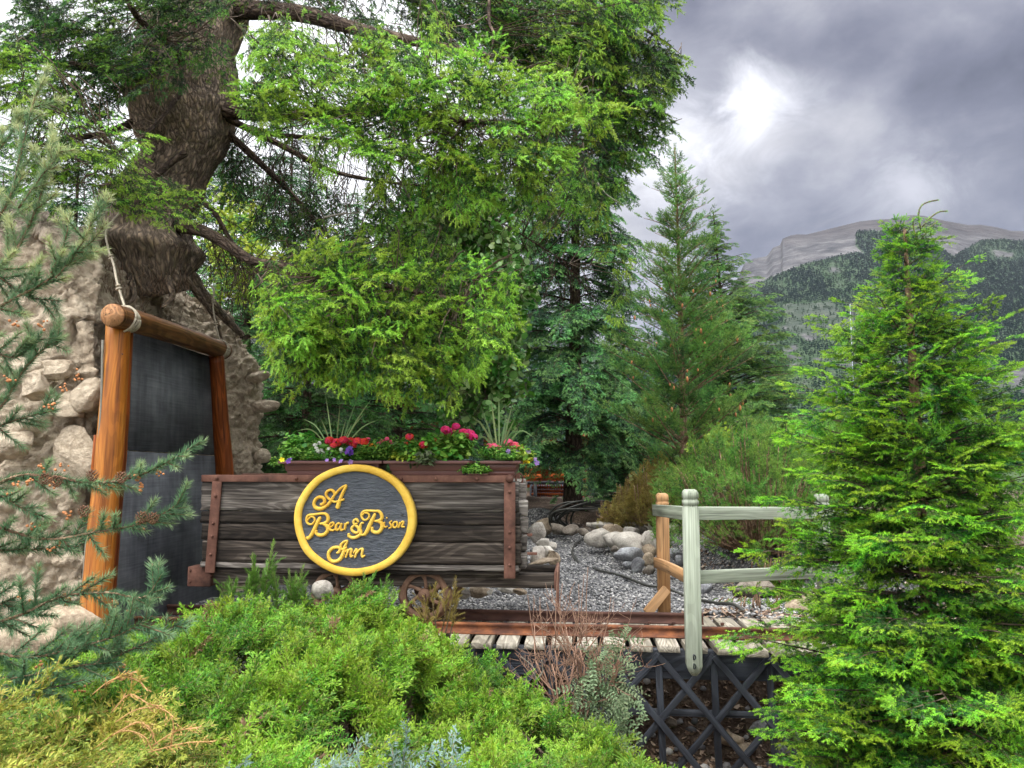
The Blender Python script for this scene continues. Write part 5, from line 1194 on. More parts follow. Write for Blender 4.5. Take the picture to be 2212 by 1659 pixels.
# ---------------------------------------------------------------- log cabin with slatted deck, seen between the trees
def build_cabin():
    Y = 19.0; x0 = W(560, 900, Y)[0]; x1 = W(1262, 900, Y)[0]; t = thing('log_cabin', 'orange-red log cabin half hidden behind the spruces', 'cabin', ((x0+x1)/2, Y, .9))
    nlog = 15; ac = Acc()
    for i in range(nlog):
        z = 1.05+.175*i; xr = x1 if z < 2.1 else x1-(z-2.1)*.9
        tube(ac, [(x0-.2, Y, z), ((x0+xr)/2, Y-.01, z), (xr+.1, Y, z)], .093, 12, nz=.03, nsc=1)
    ac.build('log_wall', M['cabinlog'], t, smooth=True)
    ac = Acc(); 
    for i in range(nlog): tube(ac, [(x1+.0, Y-.3, 1.14+.175*i), (x1, Y+5, 1.14+.175*i)], .09, 10) if i < 7 else None
    ac.build('side_wall', M['cabinlog'], t, smooth=True)
    a, b_ = W(1196, 935, Y-.4), W(1262, 1022, Y-.4); ac = Acc(); bar(ac, b_, a, .05, .3)
    ac.build('porch_roof', M['roof'], t, bevel=.01)
    ac = Acc(); V = np.array([(x0-1, Y-.8, 3.35), (x1-1.6, Y-.8, 3.35), (x1-1.6, Y+2.5, 5.2), (x0-1, Y+2.5, 5.2), (x0-1, Y-.8, 3.27), (x1-1.6, Y-.8, 3.27), (x1-1.6, Y+2.5, 5.12), (x0-1, Y+2.5, 5.12)]); ac.add(V, np.array([[0,1,2],[0,2,3],[4,6,5],[4,7,6],[0,4,5],[0,5,1],[1,5,6],[1,6,2],[3,2,6],[3,6,7],[0,3,7],[0,7,4]])); ac.build('roof', M['darkgrey'], t)
    for px in (1178,):
        ac = Acc(); p = W(px, 940, Y-1.5); tube(ac, [(p[0], Y-1.5, 1.0), (p[0], Y-1.5, 3.3)], .085, 12, nz=.03); ac.build('porch_post', M['cabinlog'], t, smooth=True)
    ac = Acc(); p, q = W(1150, 926, Y-1.6), W(1205, 918, Y-1.6); tube(ac, [p, q], .10, 10); tube(ac, [W(1160, 975, Y-1.55), W(1195, 925, Y-1.55)], .07, 8); tube(ac, [W(1212, 990, Y-1.5), W(1185, 925, Y-1.5)], .07, 8); ac.build('porch_truss', M['cabinlog'], t, smooth=True)
    ac = Acc(); tube(ac, [W(600, 868, 15.5), W(692, 868, 15.5)], .085, 12); ac.build('eave_log', M['cabinlog'], t, smooth=True)
    ac = Acc(); box(ac, W(1000, 960, Y-.14), (1, 0, 0), (0, 1, 0), (0, 0, 1), (1.0, .06, .9)); wf = ac.build('window', M['darkgrey'], t); sub(wf, t)
    ac = Acc(); box(ac, W(1000, 960, Y-.18), (1, 0, 0), (0, 1, 0), (0, 0, 1), (.86, .03, .76)); ac.build('pane', M['glass'], wf)
    # deck
    Yd = 16.0; d = thing('slatted_deck', 'raised deck with orange slatted skirt and dark grey railing behind the spruce trunk', 'deck', (*W(1210, 1070, Yd)[:2], .8)); xa = W(1148, 1000, Yd)[0]; xb = W(1286, 1000, Yd)[0]
    zt = W(1200, 1043, Yd)[2]; zb = W(1200, 1108, Yd)[2]; ac = Acc(); n = 8
    for i in range(n):
        z = zb+(zt-zb-.06)*(i+.5)/n; xr = xb-(.0 if z < zb+.2 else (z-zb-.2)*.55); box(ac, ((xa+xr)/2, Yd, z), (1, 0, 0), (0, 1, 0), (0, 0, 1), (xr-xa, .03, .048), 0, .002)
        for j in range(28):
            xx = xa+.04+j*.048; 
            if xx < xr: box(ac, (xx, Yd+.04, z+.035), (1, 0, 0), (0, 1, 0), (0, 0, 1), (.022, .03, .05))
    ac.build('slat_skirt', M['cabinlog'], d)
    ac = Acc(); box(ac, ((xa+xb)/2, Yd+.9, zb+.3), (1, 0, 0), (0, 1, 0), (0, 0, 1), (xb-xa, 1.5, .5)); ac.build('deck_body', M['blackwood'], d)
    ac = Acc(); box(ac, ((xa+xb)/2-.35, Yd-.03, zt+.0), (1, 0, 0), (0, 1, 0), (0, 0, 1), (xb-xa-.5, .06, .07)); ac.build('handrail', M['darkgrey'], d)
    for px in (1222, 1156): ac = Acc(); x = W(px, 1060, Yd)[0]; box(ac, (x, Yd-.05, (zt+zb)/2), (1, 0, 0), (0, 1, 0), (0, 0, 1), (.07, .06, zt-zb)); ac.build('post', M['darkgrey'], d)
build_cabin()
# ---------------------------------------------------------------- conifers
def path_at(P, s):
    n = len(P)-1; f = min(max(s, 0), 1)*n; i = min(int(f), n-1); w = f-i; return P[i]*(1-w)+P[i+1]*w, nrm(P[i+1]-P[i])
def bough(P, size, step, start=.2, ang=42, droop=.25, tipt=0, upb=0.15, roll=.25, side_prob=1.0, grad=.12):
    """sprays along a limb: position, direction, up, scale, tint shift"""
    L_ = np.linalg.norm(np.diff(P, axis=0), axis=1).sum(); out = []; s = start; k = 0
    while s < 1:
        p, d = path_at(P, s); h = nrm(np.cross(d, (0, 0, 1.))); 
        for sg in (-1, 1):
            if random.random() > side_prob: continue
            a = R(ang+random.gauss(0, 9)); x = nrm(d*math.cos(a)+h*sg*math.sin(a)+np.array([0, 0, -droop*random.uniform(.3, 1.6)+upb]))
            z = nrm(np.array([0, 0, 1.])+h*sg*random.gauss(0, roll)+rng.normal(0, .12, 3)); sc = size*(1.05-.5*s)*random.uniform(.75, 1.15)
            out.append((p, x, z, sc, tipt+random.gauss(0, .10)+grad*(s-.6)))
        s += step/L_*random.uniform(.8, 1.2); k += 1
    p, d = path_at(P, 1); out.append((p, nrm(d+[0, 0, -droop*.5]), np.array([0, 0, 1.]), size*.6, tipt+.1)); return out
def put(acc, T, lst):
    if not lst: return
    inst(acc, T, np.array([l[0] for l in lst]), np.array([l[1] for l in lst]), np.array([l[2] for l in lst]), np.array([l[3] for l in lst]), np.array([l[4] for l in lst]))
def conifer(name, lab, base, height, rad, T, leafm, barkm, trunk_r, z0=.12, whorl=.30, nper=7, size=.5, step=.16, rise=.15, sag=.35, lean=(0, 0), tint=0, cat='tree', group=None, start=.25, seg=8, limb_r=.014, droop=.3, jit=.2, upb=.15):
    t = thing(name, lab, cat, base, group); base = np.array(base, float); top = base+[lean[0], lean[1], height]
    P = smooth_path([base+[0, 0, -.3], base*.6+top*.4+[0.02, 0, 0], top], 30); ac = Acc(); tube(ac, P, np.linspace(trunk_r*1.15, .008, 30), 14, nz=.08, nsc=4); ac.build('trunk', barkm, t, smooth=True)
    lst = []; lim = Acc(); z = z0*height; az = random.random()*6
    while z < height*.985:
        f = z/height; c = base+(top-base)*f; r = rad(f); k = max(3, int(nper*(.6+.4*(1-f)))); az += rr(.3, 1.2)
        for j in range(k):
            a = az+2*math.pi*j/k+rr(-.35, .35); rl = r*rr(1-jit*1.6, 1+jit*.6); d = np.array([math.cos(a), math.sin(a), 0]); c0 = c+[0, 0, rr(-.5, .5)*whorl*.6]
            P = smooth_path([c0, c0+d*rl*.5+[0, 0, rl*(rise)*.6], c0+d*rl+[0, 0, rl*(rise-sag*(1-f))]], 9); tube(lim, P, np.linspace(limb_r*(.4+rl*.6), .003, 9), 5, cap=False)
            lst += bough(P, size*min(1, .35+rl*.8), step, start if rl > .5 else .1, tipt=tint+(random.gauss(0, .12)), droop=droop, upb=upb)
        z += whorl*rr(.75, 1.2)*(1-.45*f)
    p = base+(top-base)*.96
    for j in range(5): lst.append((base+(top-base)*(.93+.015*j), nrm(rng.normal(0, .35, 3)+[0, 0, 1]), nrm(rng.normal(0, 1, 3)), size*.28, tint+.15))
    lim.build('limbs', barkm, t, smooth=True)
    ac = Acc(); put(ac, T, lst); ac.build('crown', leafm, t); return t

# templates: same plant habit, coarser needles where the tree stands farther away
T_near = [spray_template(s, .34, .074, 46, .19, .070, 470, .0225, .0040, .25, .12, .04, 1.0) for s in (1, 2, 3, 4)]
T_fir = [spray_template(s, .40, .095, 46, .21, .080, 400, .023, .0056, .15, .30, .02, 1.0) for s in (11, 12, 13, 14)]
T_firhang = [spray_template(s, .42, .100, 34, .16, .080, 400, .023, .0056, .15, .5, .02, .85) for s in (15, 16, 17)]
T_mid = [spray_template(s, .46, .085, 50, .22, .088, 150, .036, .0125, .40, .30, .10, .90) for s in (21, 22, 23, 24)]
T_far = [spray_template(s, .50, .090, 50, .24, .11, 60, .050, .0200, .45, .25, .12, .80) for s in (31, 32, 33)]
T_pine = [spray_template(s, .34, .085, 45, .12, .10, 160, .055, .0060, .1, -.15, .2, .9, fwd=42) for s in (41, 42, 43)]
T_pinef = [spray_template(s, .42, .085, 42, .15, .12, 125, .065, .0105, .1, -.12, .2, .9, fwd=38) for s in (44, 45, 46)]
for nm_, T_ in (('near', T_near), ('fir', T_fir), ('mid', T_mid), ('far', T_far), ('pine', T_pine)): print('template', nm_, [len(x[1]) for x in T_])

# young fir at the right, close to the camera
def near_fir():
    base = np.array([1.80, 3.42, -.05]); H = 2.80
    prof = lambda z: float(np.interp(z, [0, .6, 1.0, 1.6, 2.0, 2.21, 2.5, 2.7], [.58, .68, .56, .46, .36, .22, .07, .02]))
    t = thing('young_fir', 'bright lime green young fir in the right foreground, its tip bent to the right', 'tree', base)
    P = smooth_path([base, base+[0, .0, 1.0], base+[-.015, 0, 2.0], base+[-.02, 0, 2.70]], 34); ac = Acc(); tube(ac, P, np.linspace(.045, .007, 34), 12, nz=.08, nsc=6); ac.build('trunk', M['bark_pine'], t, smooth=True)
    lst = []; lim = Acc(); z = .06; az = 0
    while z < 2.66:
        k = 11 if z < 1.4 else (9 if z < 2.1 else 7); az += 1.0
        for j in range(k):
            a = az+2*math.pi*j/k+rr(-.3, .3); r = prof(z)*rr(.70, 1.16); d = np.array([math.cos(a), math.sin(a), 0]); rise = .12+.55*max(0, (z-1.2)/1.5); c = np.array([base[0]-.02*(z/2.7), base[1], z+rr(-.05, .05)])
            tip = c+d*r+[0, 0, r*rise]; Q = smooth_path([c, c+d*r*.5+[0, 0, r*(rise*.42)], tip], 8); tube(lim, Q, np.linspace(.006*(.4+r), .0018, 8), 5, tint=-1)
            lst += bough(Q, 1.0*min(1, .30+r*.9), .120, .16, 46, .24, tipt=rr(-.20, .12), upb=.10, roll=.6, grad=.45)
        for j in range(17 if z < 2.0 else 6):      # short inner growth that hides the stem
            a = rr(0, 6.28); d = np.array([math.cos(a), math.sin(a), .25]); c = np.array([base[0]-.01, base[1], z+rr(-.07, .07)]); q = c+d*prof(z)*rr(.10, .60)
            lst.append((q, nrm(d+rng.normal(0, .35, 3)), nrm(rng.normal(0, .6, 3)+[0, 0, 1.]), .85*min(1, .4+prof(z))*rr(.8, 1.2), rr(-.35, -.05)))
        z += .140*rr(.8, 1.2)*(1-.3*z/2.8)
    for j in range(16): lst.append((np.array([base[0]-.02, base[1], 2.05+.038*j]), nrm([(-1)**j*rr(.5, 1.0), rr(-.5, .4), rr(.45, .9)]), nrm(rng.normal(0, 1, 3)), (.52-.022*j)*rr(.8, 1.2), 0))
    lim.build('limbs', M['bark_dark'], t, smooth=True); ac = Acc(); put(ac, T_near, lst)
    # bent leading shoots
    S = []
    for pts in ([(1990, 500), (1984, 465), (1990, 445), (2006, 436), (2026, 432)], [(1992, 490), (2010, 470), (2028, 458), (2046, 456)], [(1988, 520), (2004, 498), (2022, 480)], [(1992, 545), (1975, 500), (1972, 470)]):
        Q = smooth_path([W(x, y, 3.42) for x, y in pts], 9); tube(ac, Q, .0035, 5, tint=-1)
        for i in range(8): S.append((Q[i], nrm(Q[i+1]-Q[i]), np.linalg.norm(Q[i+1]-Q[i])*1.1, .8))
    V, F, tt = needle_tris(np.array([s[0] for s in S]), np.array([s[1] for s in S]), np.array([s[2] for s in S]), np.array([s[3] for s in S]), 700, .016, .0028, .3, 45); ac.add(V, F, tt)
    ac.build('crown', M['fir_near'], t)
near_fir()

# conifers behind the cart, centre and right
conifer('spruce', 'tall dark spruce with drooping tiers whose bare trunk stands left of the stone border', (*W(1237, 1090, 11.5)[:2], .9), 7.6, lambda f: (1.52-1.0*f)*min(1, .7+f), T_mid, M['spruce'], M['bark_dark'], .135, z0=.11, whorl=.44, nper=10, size=1.15, step=.15, rise=.14, sag=.50, lean=(.10, 0), tint=.08, jit=.35)
conifer('spruce', 'slender light green spruce at the right edge of the trees, in front of the mountain', (*W(1590, 1040, 12.6)[:2], .9), 4.85, lambda f: 1.75*(1-f)**.9+.03, T_mid, M['pine'], M['bark_dark'], .07, z0=.06, whorl=.20, nper=11, size=.66, step=.14, rise=.30, sag=.15, lean=(-.25, 0), tint=.05, jit=.3)
pn = conifer('pine', 'open pine with a pale trunk and orange cones between the dark spruce and the mountain', (*W(1476, 1010, 9.2)[:2], .85), 4.6, lambda f: 1.15*(1-f)**.75*(.55+.9*min(f*4, 1)*.5), T_pinef, M['pine'], M['bark_pine'], .055, z0=.12, whorl=.24, nper=8, size=.80, step=.14, rise=.50, sag=-.10, lean=(-.02, 0), tint=.0, droop=-.25, jit=.3, upb=.3)
base = np.array(pn['_o']); cones = [i for i in range(48)]
for i in cones:
    a = rr(3.3, 6.5); f = rr(.1, .62); r = 1.0*(1-f)**.75*rr(.6, 1.08); p = base+[math.cos(a)*r, math.sin(a)*r, 4.6*f+r*.45]
    V, F = ICO[1]; ac = Acc(); ac.add(V*np.array([.013, .013, .030])*rr(.7, 1.3)+p, F); ac.build('pollen_cone', M['pollen'], pn)
conifer('spruce', 'blue-green spruce farther back, between the round-leaved tree and the tall dark spruce', (*W(1118, 1080, 14.5)[:2], .9), 6.0, lambda f: 1.6*(1-f)**.9+.03, T_far, M['spruce_blue'], M['bark_dark'], .11, z0=.14, whorl=.34, nper=10, size=.95, step=.18, rise=.15, sag=.3, tint=-.15)
conifer('spruce', 'very dark spruce directly behind the doorway mound and the left flower box', (*W(655, 1040, 8.6)[:2], .55), 3.3, lambda f: 1.35*(1-f)**.7+.05, T_mid, M['spruce_dark'], M['bark_dark'], .10, z0=.03, whorl=.24, nper=9, size=.75, step=.16, rise=.05, sag=.25, tint=-.05)
conifer('spruce', 'dark spruce behind the red flowers, its trunk just left of the middle of the cart', (*W(852, 1040, 10.2)[:2], .6), 4.6, lambda f: 1.45*(1-f)**.7+.05, T_mid, M['spruce_dark'], M['bark_dark'], .11, z0=.05, whorl=.32, nper=9, size=.8, step=.18, rise=.05, sag=.30, tint=0)
conifer('spruce', 'dark spruce behind the magenta flowers, left of the blue-green spruce', (*W(985, 1050, 12.2)[:2], .7), 4.2, lambda f: 1.05*(1-f)**.7+.05, T_far, M['spruce'], M['bark_dark'], .11, z0=.05, whorl=.34, nper=9, size=.85, step=.2, rise=.05, sag=.30, tint=-.1)
conifer('spruce', 'green spruce right of the lower trunk of the tall dark spruce, behind the stone pile', (*W(1350, 1085, 12.4)[:2], .9), 3.6, lambda f: 1.05*(1-f)**.8+.05, T_mid, M['spruce'], M['bark_dark'], .07, z0=.03, whorl=.28, nper=8, size=.7, step=.17, rise=.05, sag=.25, tint=.0)
conifer('spruce', 'mid green spruce behind the bare limbs, just right of the fir trunk', (*W(520, 1040, 12.0)[:2], .6), 5.6, lambda f: 1.7*(1-f)**.8+.05, T_far, M['spruce'], M['bark_dark'], .12, z0=.05, whorl=.36, nper=9, size=.9, step=.22, rise=.05, sag=.3, tint=.1)
conifer('spruce', 'spruce behind the lime boughs, its tip hidden in the hanging twigs', (*W(760, 1040, 13.5)[:2], .6), 5.8, lambda f: 1.6*(1-f)**.8+.05, T_far, M['spruce'], M['bark_dark'], .12, z0=.05, whorl=.38, nper=9, size=.95, step=.22, rise=.05, sag=.3, tint=.05)

# ---------------------------------------------------------------- the big old fir on the mound
def big_fir():
    t = thing('old_fir', 'huge old fir with thick leaning trunk growing on top of the rock mound', 'tree', W(320, 600, 6.2))
    tr_ = [(330, 640, 6.15, 80), (318, 590, 6.1, 96), (312, 530, 6.1, 96), (318, 470, 6.15, 90), (345, 415, 6.2, 78), (385, 350, 6.25, 80), (392, 290, 6.25, 105), (392, 210, 6.25, 122), (405, 120, 6.3, 104), (440, 50, 6.35, 88), (470, -20, 6.4, 78), (500, -160, 6.5, 66), (520, -380, 6.6, 50), (530, -700, 6.7, 22)]
    P = smooth_path([W(a, b, c) for a, b, c, _ in tr_], 150); rad = np.interp(np.linspace(0, 13, 150), range(14), [r*6.2/FOC for *_, r in tr_])
    ac = Acc(); tube(ac, P, rad, 72, nz=.13, nsc=2.2)
    V = ac.V[0]; c_ = np.repeat(P, 72, 0); c_ = np.vstack([c_, P[:1], P[-1:]]); dr = nrm(V-c_)
    ridg = np.array([abs(mnoise.noise(Vector((v[0]*9, v[1]*9, v[2]*3)))) for v in V])+.5*np.array([abs(mnoise.noise(Vector((v[0]*22, v[1]*22, v[2]*8)))) for v in V])
    shelf = np.array([.10*math.exp(-((v[2]-3.28)/.09)**2)+.05*math.exp(-((v[2]-3.75)/.10)**2) for v in V])
    ac.V[0] = (V+dr*(.07*ridg[:, None]+shelf[:, None]-.03)).astype(np.float32); tk = ac.build('trunk', M['bark'], t, smooth=True); sub(tk, t)
    limbs = [
     ([(500, 20, 6.3), (640, 28, 6.1), (760, 60, 5.9), (900, 90, 5.6), (1100, 130, 5.3)], .085, .02),
     ([(470, 238, 6.2), (560, 248, 5.9), (700, 245, 5.5), (850, 240, 5.2), (1000, 262, 4.9), (1200, 262, 4.7)], .06, .012),
     ([(480, 250, 6.2), (600, 310, 6.2), (720, 370, 6.3), (850, 395, 6.4), (960, 405, 6.5)], .032, .006),
     ([(470, 268, 6.25), (560, 350, 6.4), (640, 430, 6.6), (700, 500, 6.7), (760, 580, 6.7)], .034, .01),
     ([(470, 255, 6.3), (590, 290, 6.6), (700, 300, 6.8), (830, 330, 7.0)], .03, .01),
     ([(385, 488, 6.0), (440, 500, 5.8), (500, 535, 5.55), (550, 565, 5.4), (650, 580, 5.1), (800, 610, 4.9), (1000, 650, 4.8)], .055, .012),
     ([(420, 425, 6.25), (460, 455, 6.2), (500, 520, 6.2), (560, 590, 6.1)], .028, .008),
     ([(340, 180, 6.1), (260, 160, 5.8), (150, 140, 5.5), (0, 120, 5.2)], .05, .014),
     ([(300, 260, 6.1), (220, 290, 5.7), (140, 300, 5.4), (40, 330, 5.1)], .035, .01),
     ([(400, 150, 6.0), (372, 100, 5.6), (300, 40, 5.3), (255, -40, 5.1)], .04, .015),
     ([(390, 200, 5.75), (345, 260, 5.5), (300, 300, 5.3), (250, 330, 5.1)], .02, .008),
     ([(500, -100, 6.4), (760, -60, 6.6), (1050, 0, 6.9), (1350, 80, 7.2)], .055, .015),
     ([(820, -40, 6.8), (1000, 60, 7.0), (1180, 180, 7.1), (1330, 300, 7.1)], .04, .01),
     ([(520, -180, 6.5), (800, -220, 6.7), (1100, -120, 7.0), (1450, 100, 7.3)], .05, .012),
     ([(1060, -40, 6.2), (1056, 40, 6.1), (1066, 75, 6.0), (1060, 120, 6.0)], .016, .008),
     ([(960, 430, 6.5), (1080, 480, 6.4), (1180, 540, 6.4), (1230, 570, 6.5)], .010, .004),
     ([(400, 330, 5.85), (368, 352, 5.8), (345, 372, 5.72), (336, 380, 5.7)], .030, .02),
    ]
    LP = []
    for pts, r0, r1 in limbs:
        Q = smooth_path([W(*q) for q in pts], 26); ac = Acc(); tube(ac, Q, np.linspace(r0, r1, 26), 10, nz=.10, nsc=7); ac.build('limb', M['bark_dark'], t, smooth=True); LP.append(Q)
    # roots that grip the mound
    for pts, r0, r1 in (([(405, 590, 6.3), (440, 640, 6.4), (480, 680, 6.6), (525, 725, 6.75)], .07, .025), ([(400, 600, 6.1), (440, 650, 6.25), (470, 700, 6.4), (480, 740, 6.5)], .03, .01), ([(250, 560, 5.9), (215, 600, 5.7), (200, 660, 5.5), (190, 720, 5.3)], .06, .015), ([(360, 600, 5.9), (372, 640, 5.85), (350, 665, 5.8)], .035, .012), ([(280, 590, 5.8), (290, 640, 5.65), (270, 660, 5.6)], .03, .01)):
        Q = smooth_path([W(*q) for q in pts], 20); ac = Acc(); tube(ac, Q, np.linspace(r0, r1, 20), 10, nz=.2, nsc=9); ac.build('root', M['bark'], t, smooth=True)
    # hanging root hairs on the torn bank
    A = []; B = []
    for i in range(200):
        px = rr(150, 420) if i % 2 else rr(150, 260); py = rr(560, 640); Y = np.interp(px, [150, 260, 420], [5.2, 5.6, 6.0])+rr(-.1, .05); p = W(px, py, Y); q = p+[rr(-.06, .06), rr(-.03, .02), -rr(.05, .28)]; m_ = (p+q)/2+rng.normal(0, .02, 3)
        A += [p, m_]; B += [m_, q]
    ac = Acc(); twigs(ac, A, B, .0022); ac.build('root_hairs', M['bark_pine'], t)
    # bare twigs in front of the sky
    A = []; B = []
    for Q in (LP[2], LP[3], LP[4], LP[5], LP[6], LP[1], LP[0], LP[15]):
        for i in range(46):
            p, d = path_at(Q, rr(.12, 1)); x = nrm(d*.6+rng.normal(0, .55, 3)+[0, 0, -.75]); q = p
            for k in range(5):
                q2 = q+x*rr(.05, .13); A.append(q); B.append(q2)
                if random.random() < .6: y = nrm(x+rng.normal(0, .6, 3)); A.append(q2); B.append(q2+y*rr(.05, .16))
                q = q2; x = nrm(x+rng.normal(0, .22, 3)+[0, 0, -.10])
    ac = Acc(); twigs(ac, A, B, .0032); ac.build('twigs', M['bark_dark'], t)
    for pts in ([(845, 370, 5.4), (870, 400, 5.4), (895, 450, 5.4), (925, 520, 5.4), (955, 575, 5.4)], [(930, 522, 5.4), (915, 560, 5.4)], [(848, 372, 5.4), (825, 395, 5.4)], [(700, 470, 4.8), (740, 462, 4.8), (775, 460, 4.8)], [(1290, 395, 6), (1310, 420, 6), (1340, 440, 6)]):
        Q = smooth_path([W(*q) for q in pts], 16); ac = Acc(); tube(ac, Q, np.linspace(.009, .003, 16), 6, nz=.2, nsc=20); ac.build('dead_branch', M['ropegrey'], t, smooth=True)
    LPall = np.concatenate(LP); allQ = np.array(LPall)
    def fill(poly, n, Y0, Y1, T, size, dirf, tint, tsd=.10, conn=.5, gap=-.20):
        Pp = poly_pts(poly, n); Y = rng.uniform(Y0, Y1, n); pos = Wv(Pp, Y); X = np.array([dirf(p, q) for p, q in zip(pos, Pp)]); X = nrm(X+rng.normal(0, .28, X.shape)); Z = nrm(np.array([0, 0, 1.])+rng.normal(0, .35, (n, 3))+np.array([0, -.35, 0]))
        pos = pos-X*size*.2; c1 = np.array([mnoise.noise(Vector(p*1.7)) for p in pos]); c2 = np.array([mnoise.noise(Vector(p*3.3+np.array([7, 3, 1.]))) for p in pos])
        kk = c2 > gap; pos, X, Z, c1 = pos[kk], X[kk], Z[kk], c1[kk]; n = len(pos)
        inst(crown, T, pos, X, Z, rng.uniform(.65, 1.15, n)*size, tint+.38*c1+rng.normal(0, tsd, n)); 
        A = []; B = []
        for p, x in zip(pos, X):
            if random.random() > conn: continue
            dd = np.linalg.norm(allQ-p, axis=1); j = int(dd.argmin())
            if dd[j] < 1.5:
                q = allQ[j]; m1 = q*.6+p*.4+[0, 0, -.02]+rng.normal(0, .03, 3); m2 = q*.25+p*.75-x*.05
                A += [q, m1, m2]; B += [m1, m2, p]
        if A: twigs(crown, A, B, .0055)
    crown = Acc(); right = lambda p, q: np.array([.75, -.25, -.35]); 
    hang = lambda p, q: np.array([rr(-.5, .7), rr(-.6, .1), -.75])
    out = lambda p, q: np.array([.55, -.6, rr(-.5, .45)]); lefto = lambda p, q: np.array([-.7, -.4, rr(-.5, .2)])
    lime1 = [(505, 130), (560, 80), (600, 45), (660, 60), (700, 115), (790, 95), (800, 60), (850, 95), (920, 80), (945, 45), (1000, 120), (1090, 130), (1180, 170), (1235, 185), (1290, 240), (1255, 290), (1180, 310), (1165, 370), (1060, 350), (1010, 390), (930, 385), (900, 330), (800, 330), (700, 270), (600, 250), (520, 215)]
    fill(lime1, 270, 4.3, 5.2, T_fir, 1.0, out, .24, gap=-.06); fill(lime1, 170, 4.6, 5.4, T_firhang, 1.0, hang, .05, conn=.3)
    lime2 = [(590, 600), (640, 530), (720, 510), (800, 520), (900, 540), (980, 560), (1030, 600), (1065, 660), (1050, 720), (1020, 750), (960, 775), (880, 800), (800, 780), (720, 785), (650, 760), (600, 720), (585, 660)]
    fill(lime2, 250, 4.3, 5.3, T_fir, .95, out, .24, gap=.0); fill(lime2, 170, 4.5, 5.2, T_firhang, .98, hang, .10, conn=.3)
    for cx, cy in ((640, 740), (700, 790), (760, 800), (830, 812), (900, 800), (960, 800), (1010, 770), (600, 700), (1055, 700), (1085, 655), (590, 640)):
        fill([(cx-30, cy-60), (cx+30, cy-60), (cx+14, cy+6), (cx-14, cy+6)], 7, 4.4, 5.1, T_firhang, .80, hang, .22, conn=.9, gap=-1)
    for cx, cy in ((620, 45), (555, 75), (800, 75), (940, 45), (1235, 185), (1280, 240), (700, 330), (820, 345), (930, 400), (1060, 395), (1150, 405), (1000, 410), (560, 255)):
        fill([(cx-30, cy-30), (cx+30, cy-30), (cx+16, cy+30), (cx-16, cy+30)], 6, 4.5, 5.2, T_firhang, .80, hang, .22, conn=.9, gap=-1)
    fill([(960, 400), (1160, 380), (1290, 330), (1310, 420), (1260, 500), (1180, 470), (1060, 460)], 60, 5.4, 6.2, T_firhang, .85, hang, -.12)
    fill([(800, 420), (960, 420), (1000, 500), (930, 560), (830, 540)], 34, 4.9, 5.5, T_firhang, .75, hang, .05)
    fill([(1190, 430), (1300, 470), (1380, 560), (1400, 640), (1330, 660), (1240, 560)], 16, 6.0, 6.8, T_firhang, .9, hang, -.05)
    up = [(900, -40), (1425, -40), (1380, 20), (1345, 50), (1405, 80), (1455, 118), (1430, 165), (1445, 235), (1405, 300), (1365, 350), (1335, 390), (1320, 420), (1250, 380), (1230, 320), (1290, 240), (1240, 180), (1100, 110), (1000, 90), (900, 60)]
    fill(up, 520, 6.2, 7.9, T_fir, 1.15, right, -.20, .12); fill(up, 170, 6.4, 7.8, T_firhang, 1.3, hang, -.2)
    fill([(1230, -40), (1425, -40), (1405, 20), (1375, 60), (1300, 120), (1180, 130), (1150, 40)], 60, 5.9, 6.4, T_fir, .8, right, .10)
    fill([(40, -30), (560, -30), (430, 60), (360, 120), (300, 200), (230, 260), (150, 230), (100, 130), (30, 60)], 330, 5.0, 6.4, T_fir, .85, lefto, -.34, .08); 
    fill([(480, 60), (330, 80), (300, 160), (400, 180), (500, 170)], 36, 5.2, 5.7, T_firhang, .6, hang, -.25, .08)
    fill([(-60, 40), (60, 80), (130, 150), (160, 230), (100, 260), (-60, 200)], 110, 4.4, 5.2, T_fir, .68, lefto, .12)
    fill([(120, 240), (230, 245), (325, 285), (320, 330), (240, 360), (150, 350), (100, 300)], 62, 4.6, 5.3, T_fir, .62, right, .12)
    fill([(-60, 240), (110, 270), (190, 380), (150, 440), (60, 430), (-60, 380)], 70, 4.9, 5.6, T_fir, .70, lefto, -.05)
    fill([(200, 350), (330, 375), (430, 405), (425, 455), (330, 460), (240, 440), (200, 400)], 56, 4.9, 5.4, T_fir, .58, right, .05)
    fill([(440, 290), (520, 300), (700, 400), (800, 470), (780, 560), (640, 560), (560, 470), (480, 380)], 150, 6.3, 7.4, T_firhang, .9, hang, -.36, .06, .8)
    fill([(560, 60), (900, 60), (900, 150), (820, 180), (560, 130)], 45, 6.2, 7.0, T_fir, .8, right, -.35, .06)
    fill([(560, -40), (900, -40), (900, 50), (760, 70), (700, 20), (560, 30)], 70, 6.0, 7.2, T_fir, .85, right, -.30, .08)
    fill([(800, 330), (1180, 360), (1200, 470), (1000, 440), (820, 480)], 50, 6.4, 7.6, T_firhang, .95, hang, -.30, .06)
    fill([(470, 560), (600, 560), (620, 640), (540, 660), (470, 620)], 26, 5.8, 6.4, T_fir, .6, right, -.2)
    # crown above the frame, out of view but shading what stands below
    for k in range(60):
        a = rr(0, 6.28); zz = rr(5.9, 9.5); r = 2.6*(1-(zz-5.5)/6); c = W(500, -200, 6.5); p0 = np.array([c[0], c[1], zz]); Q = smooth_path([p0, p0+np.array([math.cos(a)*r*.5, math.sin(a)*r*.5, .1]), p0+np.array([math.cos(a)*r, math.sin(a)*r, -.3])], 8)
        if W(0, 0, 4)[2] > 0 and k % 4 == 0: put(crown, T_fir[:2], bough(Q, 1.2, .30, .25, tipt=-.2))
    crown.build('crown', M['fir_big'], t)
big_fir()
